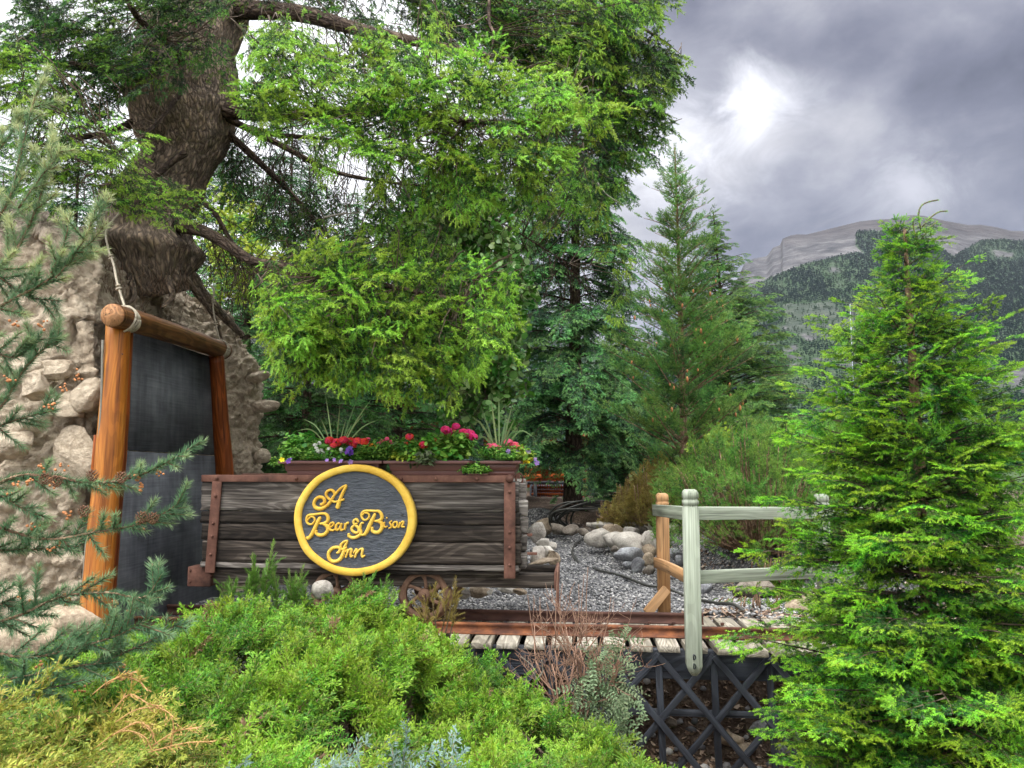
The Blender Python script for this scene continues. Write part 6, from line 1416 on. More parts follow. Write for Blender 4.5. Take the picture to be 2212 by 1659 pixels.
# small understory behind the limbs on the left so that the view is not open to the horizon
conifer('spruce', 'spruce at the far left behind the rock mound', (-9.5, 14, .8), 6.2, lambda f: 2.0*(1-f)**.8+.05, T_far, M['spruce_dark'], M['bark_dark'], .14, z0=.05, whorl=.45, nper=9, size=1.1, step=.26, rise=.05, sag=.3)

# belt of taller conifers behind the garden
BELT = [(-60, 17, 8.5, 'behind the rock mound at the far left edge'), (130, 19, 10.0, 'seen through the twigs left of the big trunk'), (455, 17, 8.6, 'just right of the big trunk, behind the yellow-green leaves'), (610, 22, 11.5, 'behind the bare limbs, left of the lime boughs'),
        (760, 18, 6.5, 'right behind the middle of the lime boughs'), (905, 21, 7.5, 'behind the round-leaved tree'), (1020, 24, 8.5, 'left of the blue-green spruce'), (1310, 19, 2.2, 'in the gap right of the tall dark spruce'), (1420, 21, 2.8, 'between the tall dark spruce and the pine'),
        (1530, 24, 5.6, 'just behind the pine with the orange cones'), (1690, 26, 4.2, 'low behind the mountain pine, at the foot of the mountain')]
for px, Y, h, wh in BELT:
    conifer('background_spruce', 'distant dark green spruce '+wh, (W(px, 1040, Y)[0], Y, .8), h, lambda f: .22*h*(1-f)**.75+.05, T_far, M['spruce'], M['bark_dark'], .14, z0=.03, whorl=.40*h/6, nper=9, size=1.35, step=.32, rise=.05, sag=.3, tint=rr(-.15, .1), group='conifers in the belt behind the garden')

# ---------------------------------------------------------------- broadleaf tree behind the boughs
def twig_leaves(seed, n, L_, size):
    r = np.random.default_rng(seed); a = Acc(); A = [(0, 0, 0)]; B = [(L_, 0, 0)]
    for i in range(n):
        s = r.uniform(.15, 1)*L_; d = nrm(r.normal(size=3)); p = np.array([s, 0, 0])+d*r.uniform(.02, .07)-np.array([0, 0, .02]); A.append((s, 0, 0)); B.append(p)
        nn = nrm(r.normal(size=3)+[0, -.3, .6]); x = nrm(np.cross(nn, r.normal(size=3))); y = np.cross(nn, x); sz = size*r.uniform(.7, 1.2)
        q = [(0, 0), (.25, -.45), (.75, -.48), (1.1, 0), (.75, .48), (.25, .45)]; V = [p+(x*u+y*v)*sz for u, v in q]
        a.add(V, [[0, 1, 2], [0, 2, 3], [0, 3, 4], [0, 4, 5]], np.clip(r.normal(.45, .22), 0, 1)+(.5 if r.random() < .10 else 0))
    twigs(a, A, B, .0022); V, F, t, _, _ = a.get(); return V, F, np.clip(t, -1, 1)
T_asp = [twig_leaves(s, 22, .30, .05) for s in range(5)]
def aspen():
    b_ = W(985, 1030, 7.4); b_[2] = .55; t = thing('poplar', 'broadleaf tree with small round leaves and two dark stems behind the cart', 'tree', b_)
    ac = Acc(); 
    for pts, r in (([(985, 1030, 8.6), (980, 860, 8.6), (985, 780, 8.6), (990, 680, 8.5), (1000, 560, 8.4), (1010, 430, 8.4)], .055), ([(978, 900, 8.6), (960, 840, 8.6), (935, 790, 8.5), (930, 700, 8.4), (900, 560, 8.4), (890, 430, 8.4)], .03)):
        tube(ac, smooth_path([W(q[0], q[1], q[2]-1.2) for q in pts], 30), np.linspace(r, .01, 30), 10, nz=.08)
    ac.build('trunk', M['bark_dark'], t, smooth=True); cr = Acc()
    def f(poly, n, Y0, Y1, dt=0): 
        Pp = poly_pts(poly, n); pos = Wv(Pp, rng.uniform(Y0, Y1, n)); inst(cr, T_asp, pos, rng.normal(0, .6, (n, 3))+[0, 0, .5], (0, -.3, 1), rng.uniform(.8, 1.25, n), dt+rng.normal(0, .12, n))
    f([(930, 400), (1000, 380), (1060, 430), (1085, 560), (1100, 660), (1080, 760), (1050, 880), (1000, 920), (930, 860), (940, 700), (900, 560)], 620, 6.2, 7.8, .0)
    f([(860, 480), (930, 420), (960, 520), (940, 640), (880, 620)], 110, 6.6, 7.6, 0); f([(1000, 600), (1100, 620), (1095, 800), (1040, 910), (1000, 800)], 260, 5.9, 6.6, .15)
    cr.build('crown', M['aspen'], t)
    t2 = thing('maple', 'small tree with yellow-green leaves glimpsed between trunk and hanging boughs', 'tree', (-3.4, 11.2, .7)); ac = Acc(); tube(ac, [(-3.4, 11.2, .5), (-3.4, 11.1, 4.2)], [.06, .01], 8); ac.build('trunk', M['bark_dark'], t2, smooth=True)
    cr = Acc(); f([(425, 440), (540, 420), (600, 520), (640, 620), (560, 680), (450, 640)], 120, 10.5, 11.5, .1); f([(640, 560), (760, 560), (780, 740), (660, 720)], 110, 9.2, 10, -.1); f([(880, 560), (960, 600), (930, 700), (870, 660)], 30, 9.2, 9.6, .1)
    cr.build('crown', M['yellowleaf'], t2)
aspen()

# ---------------------------------------------------------------- pine at the left edge
def left_pine():
    t = thing('scots_pine', 'bluish green pine reaching in from the left edge with orange and brown cones', 'tree', (-2.75, 2.7, 0)); ac = Acc()
    tube(ac, smooth_path([(-2.6, 2.75, -.1), (-2.5, 2.8, 1.4), (-2.45, 2.85, 2.6), (-2.3, 2.9, 3.0)], 24), np.linspace(.07, .02, 24), 12, nz=.1); ac.build('trunk', M['bark_pine'], t, smooth=True)
    S = []; lim = Acc(); tips = []
    def br(pts, Y, r0=.012, tt=.25,  sub_n=10, sub_l=.17, candle=False, subt=None):
        Q = smooth_path([W(x, y, Y+dy) for x, y, dy in pts], 24); tube(lim, Q, np.linspace(r0*.6, .002, 24), 7); L_ = np.linalg.norm(np.diff(Q, axis=0), axis=1).sum()
        for i in range(23): S.append((Q[i], nrm(Q[i+1]-Q[i]), np.linalg.norm(Q[i+1]-Q[i])*1.1, .95 if candle and i > 15 else tt, .85 if i < 22 else 1))
        tips.append((Q[-1], nrm(Q[-1]-Q[-2])))
        for k in range(sub_n):
            s = (k+.6)/sub_n*.92+.04; p, d = path_at(Q, s); x = nrm(np.cross(d, (0, 1., .2))*random.choice((-1, 1))*rr(.3, .9)+d*rr(.6, 1.1)+rng.normal(0, .3, 3)+[0, 0, .05]); ln = sub_l*.82*rr(.6, 1.15)*(1-.45*s)
            n_ = max(3, int(ln/.03)); pr = p
            for i in range(n_):
                q = pr+x*ln/n_; S.append((pr, x, ln/n_*1.1, .18+(subt or tt)+(.22*(i > n_*.6))+(.25 if candle and i > n_*.55 else 0), 1)); x = nrm(x+[0, 0, .05]); pr = q
            tube(lim, [p, pr], [.003, .0015], 5); tips.append((pr, x))
    br([(-60, 620, 0), (20, 560, 0), (70, 470, 0), (100, 380, 0), (120, 290, 0)], 2.75, .012, .45, 12, .22, True); br([(-40, 520, 0), (20, 430, 0), (45, 330, 0), (70, 230, 0), (92, 170, 0)], 2.75, .010, .45, 10, .18, True)
    br([(40, 450, 0), (90, 380, 0), (118, 345, 0), (132, 318, 0)], 2.72, .006, .6, 4, .10, True); br([(-60, 350, 0), (-10, 330, 0), (30, 280, 0), (50, 240, 0)], 2.8, .008, .45, 6, .15, True)
    br([(-60, 700, 0), (20, 650, 0), (110, 600, 0), (180, 520, -.05), (210, 440, -.05)], 2.75, .010, .35, 11, .22, True); br([(120, 600, 0), (170, 545, 0), (200, 520, 0), (230, 482, 0)], 2.72, .006, .5, 5, .12, True); br([(110, 590, 0), (140, 520, 0), (152, 460, 0)], 2.72, .006, .5, 4, .12, True)
    br([(-60, 560, 0), (0, 600, 0), (60, 640, 0), (130, 650, 0)], 2.8, .008, .2, 8, .20)
    br([(-60, 900, 0), (0, 880, 0), (50, 800, 0), (100, 750, 0), (130, 735, 0)], 2.8, .009, .25, 10, .18); br([(-60, 720, 0), (-10, 760, 0), (40, 770, 0), (90, 720, 0)], 2.75, .007, .3, 8, .17); br([(-60, 960, 0), (0, 920, 0), (60, 900, 0), (120, 885, 0)], 2.85, .008, .2, 9, .15)
    br([(-60, 1080, 0), (30, 1030, 0), (120, 1030, -.05), (200, 1045, -.1), (290, 1030, -.1), (360, 1000, -.15), (430, 955, -.15)], 2.8, .012, .28, 18, .15)
    br([(-60, 1120, 0), (30, 1150, 0), (110, 1165, -.05), (200, 1150, -.05), (290, 1135, -.1), (350, 1110, -.1), (400, 1078, -.1)], 2.75, .011, .25, 18, .16); br([(-60, 1180, 0), (20, 1190, 0), (100, 1185, 0), (170, 1180, 0)], 2.8, .008, .2, 10, .14)
    br([(-60, 1060, 0), (0, 1070, 0), (50, 1100, 0), (90, 1115, 0)], 2.7, .007, .3, 7, .14)
    br([(-60, 1360, 0), (40, 1330, 0), (130, 1290, -.05), (230, 1280, -.05), (310, 1290, -.1), (350, 1240, -.1)], 2.7, .011, .18, 18, .17); br([(-60, 1400, 0), (60, 1420, 0), (160, 1400, 0), (260, 1370, -.05), (330, 1330, -.05)], 2.62, .010, .18, 18, .20); br([(-60, 1460, 0), (60, 1470, 0), (160, 1440, 0), (260, 1430, 0)], 2.6, .010, .10, 16, .20); br([(-60, 1540, 0), (40, 1500, 0), (140, 1480, 0)], 2.5, .008, .08, 12, .18)
    br([(-60, 1290, 0), (20, 1310, 0), (90, 1330, 0)], 2.85, .008, .05, 10, .18); br([(200, 1440, 0), (290, 1400, 0), (350, 1370, 0), (385, 1345, 0)], 2.65, .006, .15, 8, .13)
    P = np.array([s[0] for s in S]); D = np.array([s[1] for s in S]); Ln = np.array([s[2] for s in S]); T_ = np.array([s[3] for s in S])
    cr = Acc(); V, F, tt = needle_tris(P, D, Ln, T_, 1700, .038, .0028, .05, 48); cr.add(V, F, tt); cr.build('needles', M['pine_left'], t); lim.build('branches', M['bark_pine'], t, smooth=True)
    # pollen cones and seed cones
    cone_px = [(168, 818, 0), (35, 1045, 0), (140, 840, 0), (20, 820, 0), (60, 1040, 0), (110, 1040, 0), (92, 1008, 0), (20, 1070, 0), (135, 1010, 0), (80, 1225, 0), (68, 1135, 0), (92, 1132, 0), (300, 1030, 0), (305, 1133, 0), (240, 1135, 0), (305, 1050, 0), (345, 1025, 0), (180, 1115, 0), (150, 1112, 0), (283, 1305, 0), (187, 1370, 0), (260, 1440, 0), (103, 1468, 0), (175, 1490, 0), (145, 1290, 0), (120, 1180, 0), (50, 1290, 0), (90, 700, 0), (110, 880, 0), (30, 700, 0), (240, 1310, 0), (145, 1300, 0), (85, 1440, 0)]
    for px, py, k in cone_px:
        p = W(px, py, 2.70); ac = Acc(); V, F = ICO[1]
        for i in range(7): ac.add(V*.0045*rr(.8, 1.4)+p+rng.normal(0, .008, 3), F)
        ac.build('pollen_cone', M['pollen'], t)
    for px, py in ((122, 1040), (182, 1105), (200, 1000+28), (306, 1118), (262, 1032), (98, 1035), (330, 1120)):
        p = W(px, py, 2.62); ac = Acc(); 
        for i in range(46):
            f = i/46; a = i*2.4; r = .016*math.sin(.35+2.5*f); c = p+np.array([math.cos(a)*r, math.sin(a)*r, .018-.036*f]); d = nrm([math.cos(a), math.sin(a), .4]); sdd = np.cross(d, (0, 0, 1.))
            ac.add([c-sdd*.004, c+sdd*.004, c+d*.008+[0, 0, .003], c-[0, 0, .004]], [[0, 1, 2], [0, 3, 1], [0, 2, 3], [1, 3, 2]])
        ac.build('seed_cone', M['cone'], t)
left_pine()

# ---------------------------------------------------------------- junipers and other shrubs of the foreground
def jun_template(seed, L_=.15, nl=.013, nw=.0046, plume=.5, dens=1.0):
    """feathery scale-leaved spray"""
    r = np.random.default_rng(seed); S = []; tw = []; p = np.zeros(3); d = np.array([1., 0, 0]); n = 8
    for i in range(n):
        q = p+d*L_/n; tw.append((p, q, .0013)); S.append((p, d, L_/n, .35+.5*i/n))
        for sg in (-1, 1):
            a = R(r.uniform(28, 50)); x = nrm(rotv(d, np.array([0, 0, 1.]), sg*a)+r.normal(0, .22, 3)); ln = L_*plume*(1-.75*i/n)*r.uniform(.6, 1.1); m = max(2, int(ln/.022)); pr = q
            for k in range(m):
                q2 = pr+x*ln/m; S.append((pr, x, ln/m, .30+.65*(k+1)/m)); tw.append((pr, q2, .0008))
                for s2 in (-1, 1):
                    y = nrm(rotv(x, np.array([0, 0, 1.]), s2*R(38))+r.normal(0, .25, 3)); S.append((pr, y, ln/m*r.uniform(.7, 1.2), .45+.5*k/m+.1))
                pr = q2; x = nrm(x+r.normal(0, .10, 3))
        p = q; d = nrm(d+r.normal(0, .06, 3)+[0, 0, -.02])
    P = np.array([s[0] for s in S]); D = np.array([s[1] for s in S]); Ln = np.array([s[2] for s in S]); T_ = np.array([s[3] for s in S])
    V, F, t = needle_tris(P, D, Ln, T_, 170*dens, nl, nw, .2, 24, r); a = Acc(); a.add(V, F, t); twigs1(a, [x[0] for x in tw], [x[1] for x in tw], np.array([x[2] for x in tw])); V, F, t, _, _ = a.get(); return V, F, t
T_jun = [jun_template(s) for s in range(6)]
print('jun', [len(x[1]) for x in T_jun])
T_junp = [jun_template(s+10, .20, .014, .0042, .32) for s in range(5)]
def jtop(x, y):
    """height of the top of the juniper carpet"""
    x = np.asarray(x, float); y = np.asarray(y, float)
    h = np.interp(x, [-3.2, -1.9, -1.35, -.75, -.45, -.25, -.05, .25, .85, 1.2], [.60, .66, .87, .80, .71, .57, .45, .34, .235, .10])
    fr = sm(y, 4.3, 2.2); h = h*(1-.16*fr*(x < .0))+.10*fr*(x > -.2)*np.clip((.9-x), 0, 1)
    l = np.array([mnoise.noise(Vector((a*1.9, b*1.9, 2)))*.13+mnoise.noise(Vector((a*4.5, b*4.5, 7)))*.09 for a, b in zip(np.atleast_1d(x).ravel(), np.atleast_1d(y).ravel())]).reshape(np.shape(np.atleast_1d(x)))
    return h+l
def yback(x): return np.interp(x, [-3, -1.9, -1.2, -.3, -.1, .25, .85, 1.15], [3.9, 4.05, 4.38, 4.33, 4.18, 3.95, 3.62, 3.3])
def carpet(name, lab, fn, n, T, m, dens_layers=(0, .07, .15), size=1.0, tint=0, bias=(.45, .1, .55), cat='shrub', hfn=jtop, xr=(-3, 1.3), yr=(1.9, 4.45), dx=0, stem=True, group=None):
    xs = rng.uniform(*xr, n*6); ys = rng.uniform(*yr, n*6); k = fn(xs, ys); xs, ys = xs[k][:n], ys[k][:n]; c = (float(xs.mean()), float(ys.mean()), .1)
    t = thing(name, lab, cat, c, group); h = hfn(xs, ys); edge = np.clip((yback(xs)-ys)/.25, 0, 1)
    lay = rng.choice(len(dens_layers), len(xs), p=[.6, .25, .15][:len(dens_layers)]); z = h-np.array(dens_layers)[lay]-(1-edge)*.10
    holes = np.array([mnoise.noise(Vector((a*4.2, b*4.2, 11))) for a, b in zip(xs, ys)]) > -.08; xs, ys, z, lay, edge = xs[holes], ys[holes], z[holes], lay[holes], edge[holes]
    X = np.stack([bias[0]+.65*rng.normal(0, 1, len(xs)), bias[1]+.55*rng.normal(0, 1, len(xs)), bias[2]+.32*rng.normal(0, 1, len(xs))], 1); X = nrm(X)
    pos = np.stack([xs, ys, z], 1)-X*.10*size; pos[:, 2] += rng.normal(0, .018, len(xs)); ac = Acc(); clump = np.array([mnoise.noise(Vector((a*3.1, b*3.1, 4))) for a, b in zip(xs, ys)])
    Z = nrm(np.stack([rng.normal(0, .5, len(xs)), -.4+rng.normal(0, .4, len(xs)), np.ones(len(xs))], 1))
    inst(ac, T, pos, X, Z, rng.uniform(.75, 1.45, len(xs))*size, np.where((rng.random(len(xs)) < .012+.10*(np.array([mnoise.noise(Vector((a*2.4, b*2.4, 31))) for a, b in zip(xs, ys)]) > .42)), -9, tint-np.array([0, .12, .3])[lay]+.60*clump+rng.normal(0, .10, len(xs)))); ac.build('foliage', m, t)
    st = Acc(); g = float(gz(c[0], c[1]))
    for i in range(26):
        j = rng.integers(len(xs)); p = np.array([xs[j], ys[j], z[j]-.05]); b_ = np.array([c[0]*.5+xs[j]*.5, c[1]*.5+ys[j]*.5, float(gz(xs[j], ys[j]))-.02]); tube(st, smooth_path([b_, (b_+p)/2+rng.normal(0, .05, 3), p], 8), np.linspace(.012, .004, 8), 6)
    st.build('stems', M['bark_dark'], t, smooth=True); return t
gold = lambda x, y: (y < 2.75) & (x < -.75-.0*(y)) & (((x+1.55)/.80)**2+((y-2.15)/.62)**2 < 1)
def blue1(x, y): return (((x+.30)/.20)**2+((y-2.62)/.30)**2 < 1) | (((x+.62)/.30)**2+((y-2.25)/.15)**2 < 1)
A_ = lambda x, y: (y < yback(x)) & ~gold(x, y) & ~blue1(x, y)
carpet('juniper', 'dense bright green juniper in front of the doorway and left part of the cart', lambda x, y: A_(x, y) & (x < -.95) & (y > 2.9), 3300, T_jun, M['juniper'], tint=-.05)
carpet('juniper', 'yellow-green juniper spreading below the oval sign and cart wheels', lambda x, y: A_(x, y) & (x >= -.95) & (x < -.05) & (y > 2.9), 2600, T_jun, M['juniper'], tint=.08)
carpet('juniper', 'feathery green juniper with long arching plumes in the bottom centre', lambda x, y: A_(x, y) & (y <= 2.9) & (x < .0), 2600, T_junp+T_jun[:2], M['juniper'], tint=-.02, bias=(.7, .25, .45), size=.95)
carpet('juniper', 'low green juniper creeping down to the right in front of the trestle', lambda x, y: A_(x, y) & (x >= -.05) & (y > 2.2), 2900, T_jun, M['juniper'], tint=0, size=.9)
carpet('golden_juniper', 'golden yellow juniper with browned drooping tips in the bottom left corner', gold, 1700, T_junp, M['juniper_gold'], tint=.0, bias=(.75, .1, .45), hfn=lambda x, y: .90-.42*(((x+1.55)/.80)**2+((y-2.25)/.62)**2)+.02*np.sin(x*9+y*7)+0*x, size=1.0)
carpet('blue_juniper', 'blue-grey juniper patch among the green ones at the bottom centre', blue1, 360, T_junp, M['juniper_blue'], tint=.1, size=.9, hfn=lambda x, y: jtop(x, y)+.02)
# browned, drooping sprigs of the golden juniper
def dead_tips():
    t = [o for o in bpy.data.objects if o.name.startswith('golden_juniper')][0]; ac = Acc(); S = []
    for pts in ([(200, 1500), (235, 1472), (270, 1462), (300, 1472), (318, 1490)], [(230, 1480), (260, 1460), (285, 1455), (262, 1470)], [(250, 1560), (290, 1535), (330, 1528), (365, 1540), (375, 1570), (368, 1610)], [(240, 1590), (275, 1570), (300, 1560), (325, 1575), (335, 1600)], [(240, 1540), (280, 1500), (320, 1520), (350, 1525)], [(200, 1620), (260, 1580), (310, 1590), (330, 1625)], [(330, 1610), (380, 1580), (430, 1572)], [(320, 1625), (400, 1605), (460, 1602)]):
        Q = smooth_path([W(x, y, 2.18) for x, y in pts], 16); tube(ac, Q, .0016, 5, tint=-1)
        for i in range(3, 15):
            for sg in (-1, 1): d = nrm(Q[i+1]-Q[i]); S.append((Q[i], nrm(d+rng.normal(0, .45, 3)), .022*rr(.7, 1.4), .95))
    V, F, tt = needle_tris(np.array([s[0] for s in S]), np.array([s[1] for s in S]), np.array([s[2] for s in S]), np.array([s[3] for s in S]), 520, .008, .0028, .2, 22); ac.add(V, F, np.where(rng.random(len(F)) < .75, -1.0, tt)); ac.build('dead_tips', M['juniper_gold'], t)
dead_tips()

def shoots(name, lab, items, Y, m, nl=.032, nw=.0026, stemr=.005, dens=800, base=None, extra=0, tt=.6, cat='shrub'):
    """upright bottle-brush pine shoots"""
    b_ = W(items[0][0], items[0][1], Y); b_[2] = .45; t = thing(name, lab, cat, b_); S = []; ac = Acc()
    for (x0, y0, x1, y1) in items:
        Ya = Y+rr(-.08, .08); Q = smooth_path([W(x0, y0, Ya), (W(x0, y0, Ya)+W(x1, y1, Ya))/2+rng.normal(0, .01, 3), W(x1, y1, Ya)], 10); tube(ac, Q, np.linspace(stemr, .002, 10), 5, tint=-1)
        for i in range(2, 9): S.append((Q[i], nrm(Q[i+1]-Q[i]), np.linalg.norm(Q[i+1]-Q[i])*1.1, tt+.3*i/9))
        for k in range(extra): p = Q[rng.integers(2, 7)]; x = nrm(Q[-1]-Q[0]+rng.normal(0, .6, 3)*np.linalg.norm(Q[-1]-Q[0])); S.append((p, x, .09*rr(.7, 1.3), tt)); 
    V, F, q = needle_tris(np.array([s[0] for s in S]), np.array([s[1] for s in S]), np.array([s[2] for s in S]), np.array([s[3] for s in S]), dens, nl, nw, .05, 32); ac.add(V, F, q); ac.build('shoots', m, t); return t
shoots('dwarf_pine', 'dwarf pine shoots standing up in front of the left part of the cart', [(520, 1330, 548, 1225), (560, 1340, 590, 1172), (600, 1340, 588, 1230), (540, 1340, 545, 1200), (620, 1340, 625, 1235), (575, 1330, 560, 1250), (500, 1340, 498, 1255), (640, 1350, 655, 1225), (660, 1350, 662, 1262), (520, 1360, 472, 1270), (600, 1330, 640, 1250)], 4.42, M['mugo'], extra=12, tt=.62, nl=.036, nw=.0032)
shoots('dwarf_pine', 'dwarf pine shoots just under the yellow rim of the sign', [(785, 1320, 786, 1238), (790, 1320, 800, 1252), (828, 1320, 838, 1245), (815, 1330, 830, 1270), (770, 1330, 765, 1280)], 4.42, M['mugo'], extra=4, tt=.75, nw=.0032)
shoots('dwarf_pine', 'half dry dwarf pine with tan needles before the right cart wheel', [(940, 1370, 915, 1290), (950, 1380, 958, 1275), (960, 1380, 985, 1250), (930, 1380, 895, 1300), (970, 1380, 990, 1290), (945, 1370, 940, 1262)], 4.42, M['bronze'], extra=6, tt=.8)

# mountain pine shrub and bronze juniper behind the fence
def bush(name, lab, c, rad, h, n, T, m, size, tint=0, updir=.9, barkm=None, spread=.6, low=False):
    t = thing(name, lab, 'shrub', c); cr = Acc(); st = Acc(); lst = []
    for i in range(n):
        a = rr(0, 6.28); q = rr(0, 1)**.6; d = np.array([math.cos(a)*q, math.sin(a)*q, 0]); tip = np.array(c)+d*rad+[0, 0, h*(1-.45*q*q)*(rr(.45, 1.05) if not low else rr(.04, 1.05)**.7)]; b_ = np.array(c)+d*rad*.25
        Q = smooth_path([b_, b_*.5+tip*.5+d*.12, tip], 7)
        if i % 4 == 0: tube(st, Q, np.linspace(.012, .004, 7), 5)
        x = nrm(tip-b_+[0, 0, updir*.5]+rng.normal(0, .25, 3)); lst.append((tip-x*size*.3, x, nrm(rng.normal(0, 1, 3)), size*rr(.6, 1.1), tint+random.gauss(0, .12)-.25*(1-q)*0))
    put(cr, T, lst); cr.build('foliage', m, t); st.build('stems', barkm or M['bark_pine'], t, smooth=True); return t
bush('mountain_pine', 'broad bushy mountain pine behind the two green fence rails', (2.25, 7.2, .78), .95, 1.20, 700, T_pine, M['mugo'], .62, -.05, low=True)
bush('mountain_pine', 'second lower mountain pine to the right, behind the young fir', (3.5, 8.2, .8), 1.1, 1.25, 360, T_pinef, M['mugo'], .8, 0)
bush('bronze_juniper', 'bronze-green juniper left of the pale pine trunk, above the tan fence post', (*W(1420, 1080, 9.2)[:2], .85), .52, .85, 330, [jun_template(60+i, .26, .02, .008, .5, .5) for i in range(3)], M['bronze'], 1.0, .1)
bush('low_juniper', 'small green and bronze juniper on the ground left of the tan fence post', (*W(1352, 1095, 9.8)[:2], .85), .40, .36, 170, [jun_template(70+i, .22, .02, .008, .5, .5) for i in range(3)], M['bronze'], .9, .2)
bush('low_cedar', 'small shrub with green fan leaves beside the hose, under the lower fence rail', (*W(1640, 1322, 5.85)[:2], .50), .26, .20, 90, T_jun[:3], M['juniper'], 1.1, -.1)
bush('fan_leaved_shrub', 'low green shrub beyond the rounded tan boulder, under the fence rail', (*W(1690, 1290, 6.5)[:2], .62), .35, .30, 120, T_jun[:3], M['juniper'], 1.3, -.2)
yf = thing('yellow_shrub', 'shrub with small yellow leaves rising behind the mountain pine', 'shrub', (2.45, 8.3, .9)); cr = Acc()
Pp = poly_pts([(1500, 975), (1560, 960), (1620, 955), (1610, 1010), (1560, 1020)], 60); inst(cr, T_asp, Wv(Pp, rng.uniform(8.0, 8.5, 60)), rng.normal(0, .5, (60, 3))+[0, 0, .6], (0, 0, 1), rng.uniform(.5, .9, 60), .2); cr.build('crown', M['yellowleaf'], yf)

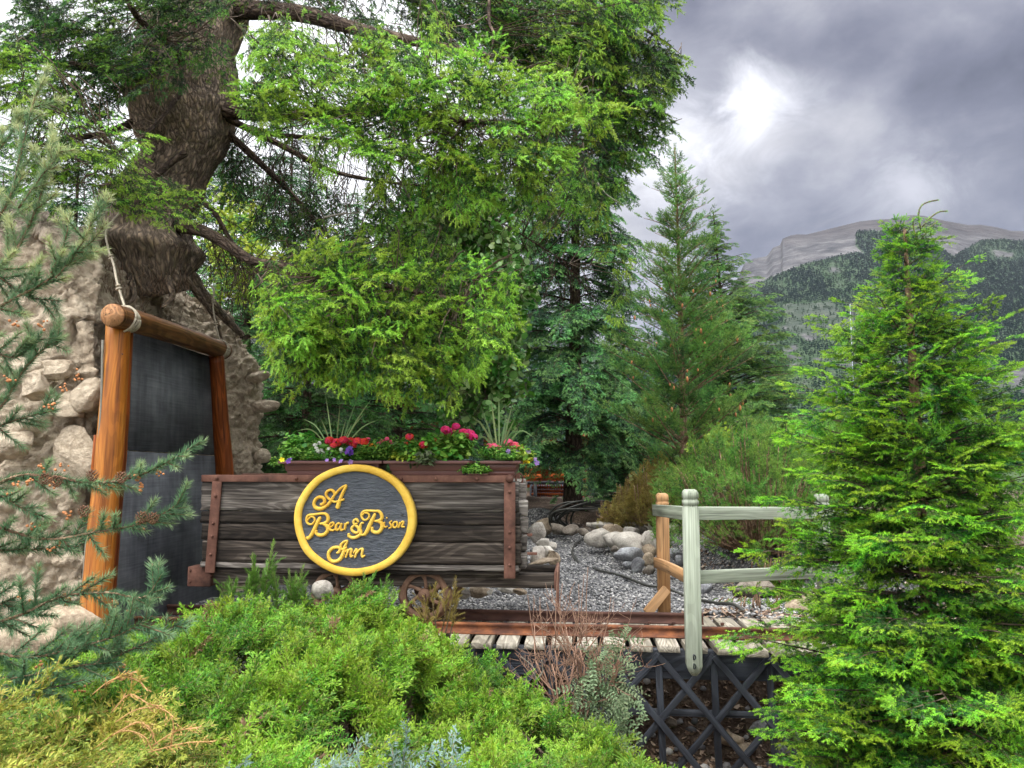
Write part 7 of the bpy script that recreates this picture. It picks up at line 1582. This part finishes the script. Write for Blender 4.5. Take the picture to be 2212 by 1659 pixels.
# ---------------------------------------------------------------- bare rose thicket before the trestle
def rose():
    c = W(1235, 1560, 4.1); t = thing('wild_rose', 'half bare shrub of reddish twigs with grey-green leaves in front of the trestle', 'shrub', (c[0], c[1], float(gz(c[0], c[1])))); st = Acc(); A = []; B = []; ends = []
    def grow(p, d, ln, r, lv):
        Q = [p]; n = 4
        for i in range(n): d = nrm(d+rng.normal(0, .16, 3)+[0, 0, .06]); p = p+d*ln/n; Q.append(p)
        if r > .003: tube(st, Q, np.linspace(r, r*.6, n+1), 5, tint=-1)
        else:
            for i in range(n): A.append(Q[i]); B.append(Q[i+1])
        ends.append((p, d))
        if lv:
            for k in range(3 if lv > 1 else 4): s = rng.integers(1, n+1); grow(Q[s], nrm(d+rng.normal(0, .55, 3)+[0, 0, .1]), ln*rr(.45, .75), r*.55, lv-1)
    for px, py, tx, ty in ((1215, 1560, 1195, 1420), (1225, 1565, 1210, 1400), (1240, 1560, 1238, 1380), (1250, 1540, 1270, 1400), (1265, 1555, 1290, 1400), (1285, 1560, 1330, 1420), (1230, 1570, 1160, 1430), (1245, 1565, 1225, 1420), (1270, 1565, 1260, 1430), (1300, 1560, 1310, 1440), (1215, 1560, 1180, 1400), (1225, 1550, 1228, 1390), (1250, 1560, 1300, 1390), (1260, 1560, 1250, 1380), (1295, 1560, 1345, 1400)):
        p = W(px, py, 4.15+rr(-.1, .1)); q = W(tx, ty, 4.25+rr(-.12, .12)); grow(p, nrm(q-p), np.linalg.norm(q-p)*.9, .0065, 3)
    for px, py, tx, ty in ((1200, 1340, 1206, 1215), (1212, 1330, 1215, 1260), (1255, 1350, 1262, 1240), (1268, 1350, 1270, 1225), (1240, 1350, 1250, 1262), (1160, 1370, 1140, 1285), (1180, 1380, 1166, 1290), (1225, 1380, 1180, 1300), (1290, 1380, 1320, 1290)):
        p = W(px, py+40, 4.2); q = W(tx, ty, 4.2); tube(st, smooth_path([p, (p+q)/2+rng.normal(0, .01, 3), q], 8), np.linspace(.0035, .0015, 8), 5, tint=-1)
    twigs(st, A, B, .0017); st.build('twigs', M['rosetwig'], t)
    g2 = Acc()
    for pts in ([(1228, 1580), (1205, 1545), (1180, 1520), (1150, 1500), (1120, 1482)], [(1205, 1545), (1175, 1505), (1158, 1470), (1150, 1440), (1125, 1418)], [(1180, 1520), (1145, 1515), (1122, 1500)], [(1158, 1470), (1172, 1450), (1170, 1425)]): tube(g2, smooth_path([W(x, y, 4.05) for x, y in pts], 12), np.linspace(.005, .002, 12), 5)
    g2.build('dead_branch', M['ropegrey'], t, smooth=True)
    def pinnate(seed):
        r = np.random.default_rng(seed); a = Acc(); P = [np.array([.018*i, 0, -.0012*i*i]) for i in range(7)]; twigs(a, P[:-1], P[1:], .001, .3)
        for i in range(1, 7):
            for sg in (-1, 1):
                x = nrm(np.array([.5, sg*1.0, -.15])+r.normal(0, .12, 3)); y = nrm(np.cross(x, (0, 0, 1.))); s = .020*(1-.06*abs(i-4)); n_ = np.array([0, 0, 1.])
                q = [(0, 0), (.3, -.25), (.7, -.22), (1.05, 0), (.7, .22), (.3, .25)]; a.add([P[i]+x*u*s+y*v*s+n_*.004*math.sin(3*u) for u, v in q], [[0, 1, 2], [0, 2, 3], [0, 3, 4], [0, 4, 5]], r.uniform(.2, 1))
        V, F, tt, _, _ = a.get(); return V, F, tt
    T = [pinnate(i) for i in range(4)]; cr = Acc()
    for poly, n, Y in (([(1250, 1440), (1330, 1400), (1350, 1450), (1340, 1540), (1310, 1590), (1240, 1590), (1235, 1520)], 150, 4.1), ([(1300, 1370), (1350, 1365), (1360, 1420), (1320, 1420)], 16, 4.25), ([(1330, 1490), (1385, 1500), (1350, 1560)], 30, 4.05), ([(1300, 1560), (1370, 1570), (1340, 1610), (1260, 1600)], 60, 4.0)):
        Pp = poly_pts(poly, n); X = rng.normal(0, .6, (n, 3))+[0, -.3, -.1]; inst(cr, T, Wv(Pp, rng.uniform(Y-.18, Y+.15, n)), X, nrm(rng.normal(0, .4, (n, 3))+[0, -.6, .8]), rng.uniform(.8, 1.2, n))
    cr.build('leaves', M['greyleaf'], t)
M['rosetwig'] = simple('reddish_twig', (.26, .15, .10), .7, 0, 4, .45, 0)
rose()
# green grass tuft at the bottom centre
spikes('grass_tuft', 'tuft of fresh green grass at the bottom edge right of centre', W(1375, 1690, 3.25), [(rr(1320, 1420), rr(1615, 1660), 0.02) for _ in range(46)], .0032, M['grassblade'])

# ---------------------------------------------------------------- mountain air
def haze():
    m = bpy.data.materials.new('valley_haze'); m.use_nodes = True; nt = m.node_tree; nt.nodes.clear()
    o = N(nt, 'ShaderNodeOutputMaterial'); v = N(nt, 'ShaderNodeVolumePrincipled'); L(nt, v.outputs[0], o.inputs['Volume'])
    v.inputs['Color'].default_value = (.82, .88, 1, 1); v.inputs['Density'].default_value = .00002
    a = Acc(); box(a, (0, 1500, 790), (1, 0, 0), (0, 1, 0), (0, 0, 1), (18500, 21000, 1600)); ob = a.build('haze', m); ob['kind'] = 'stuff'
haze()
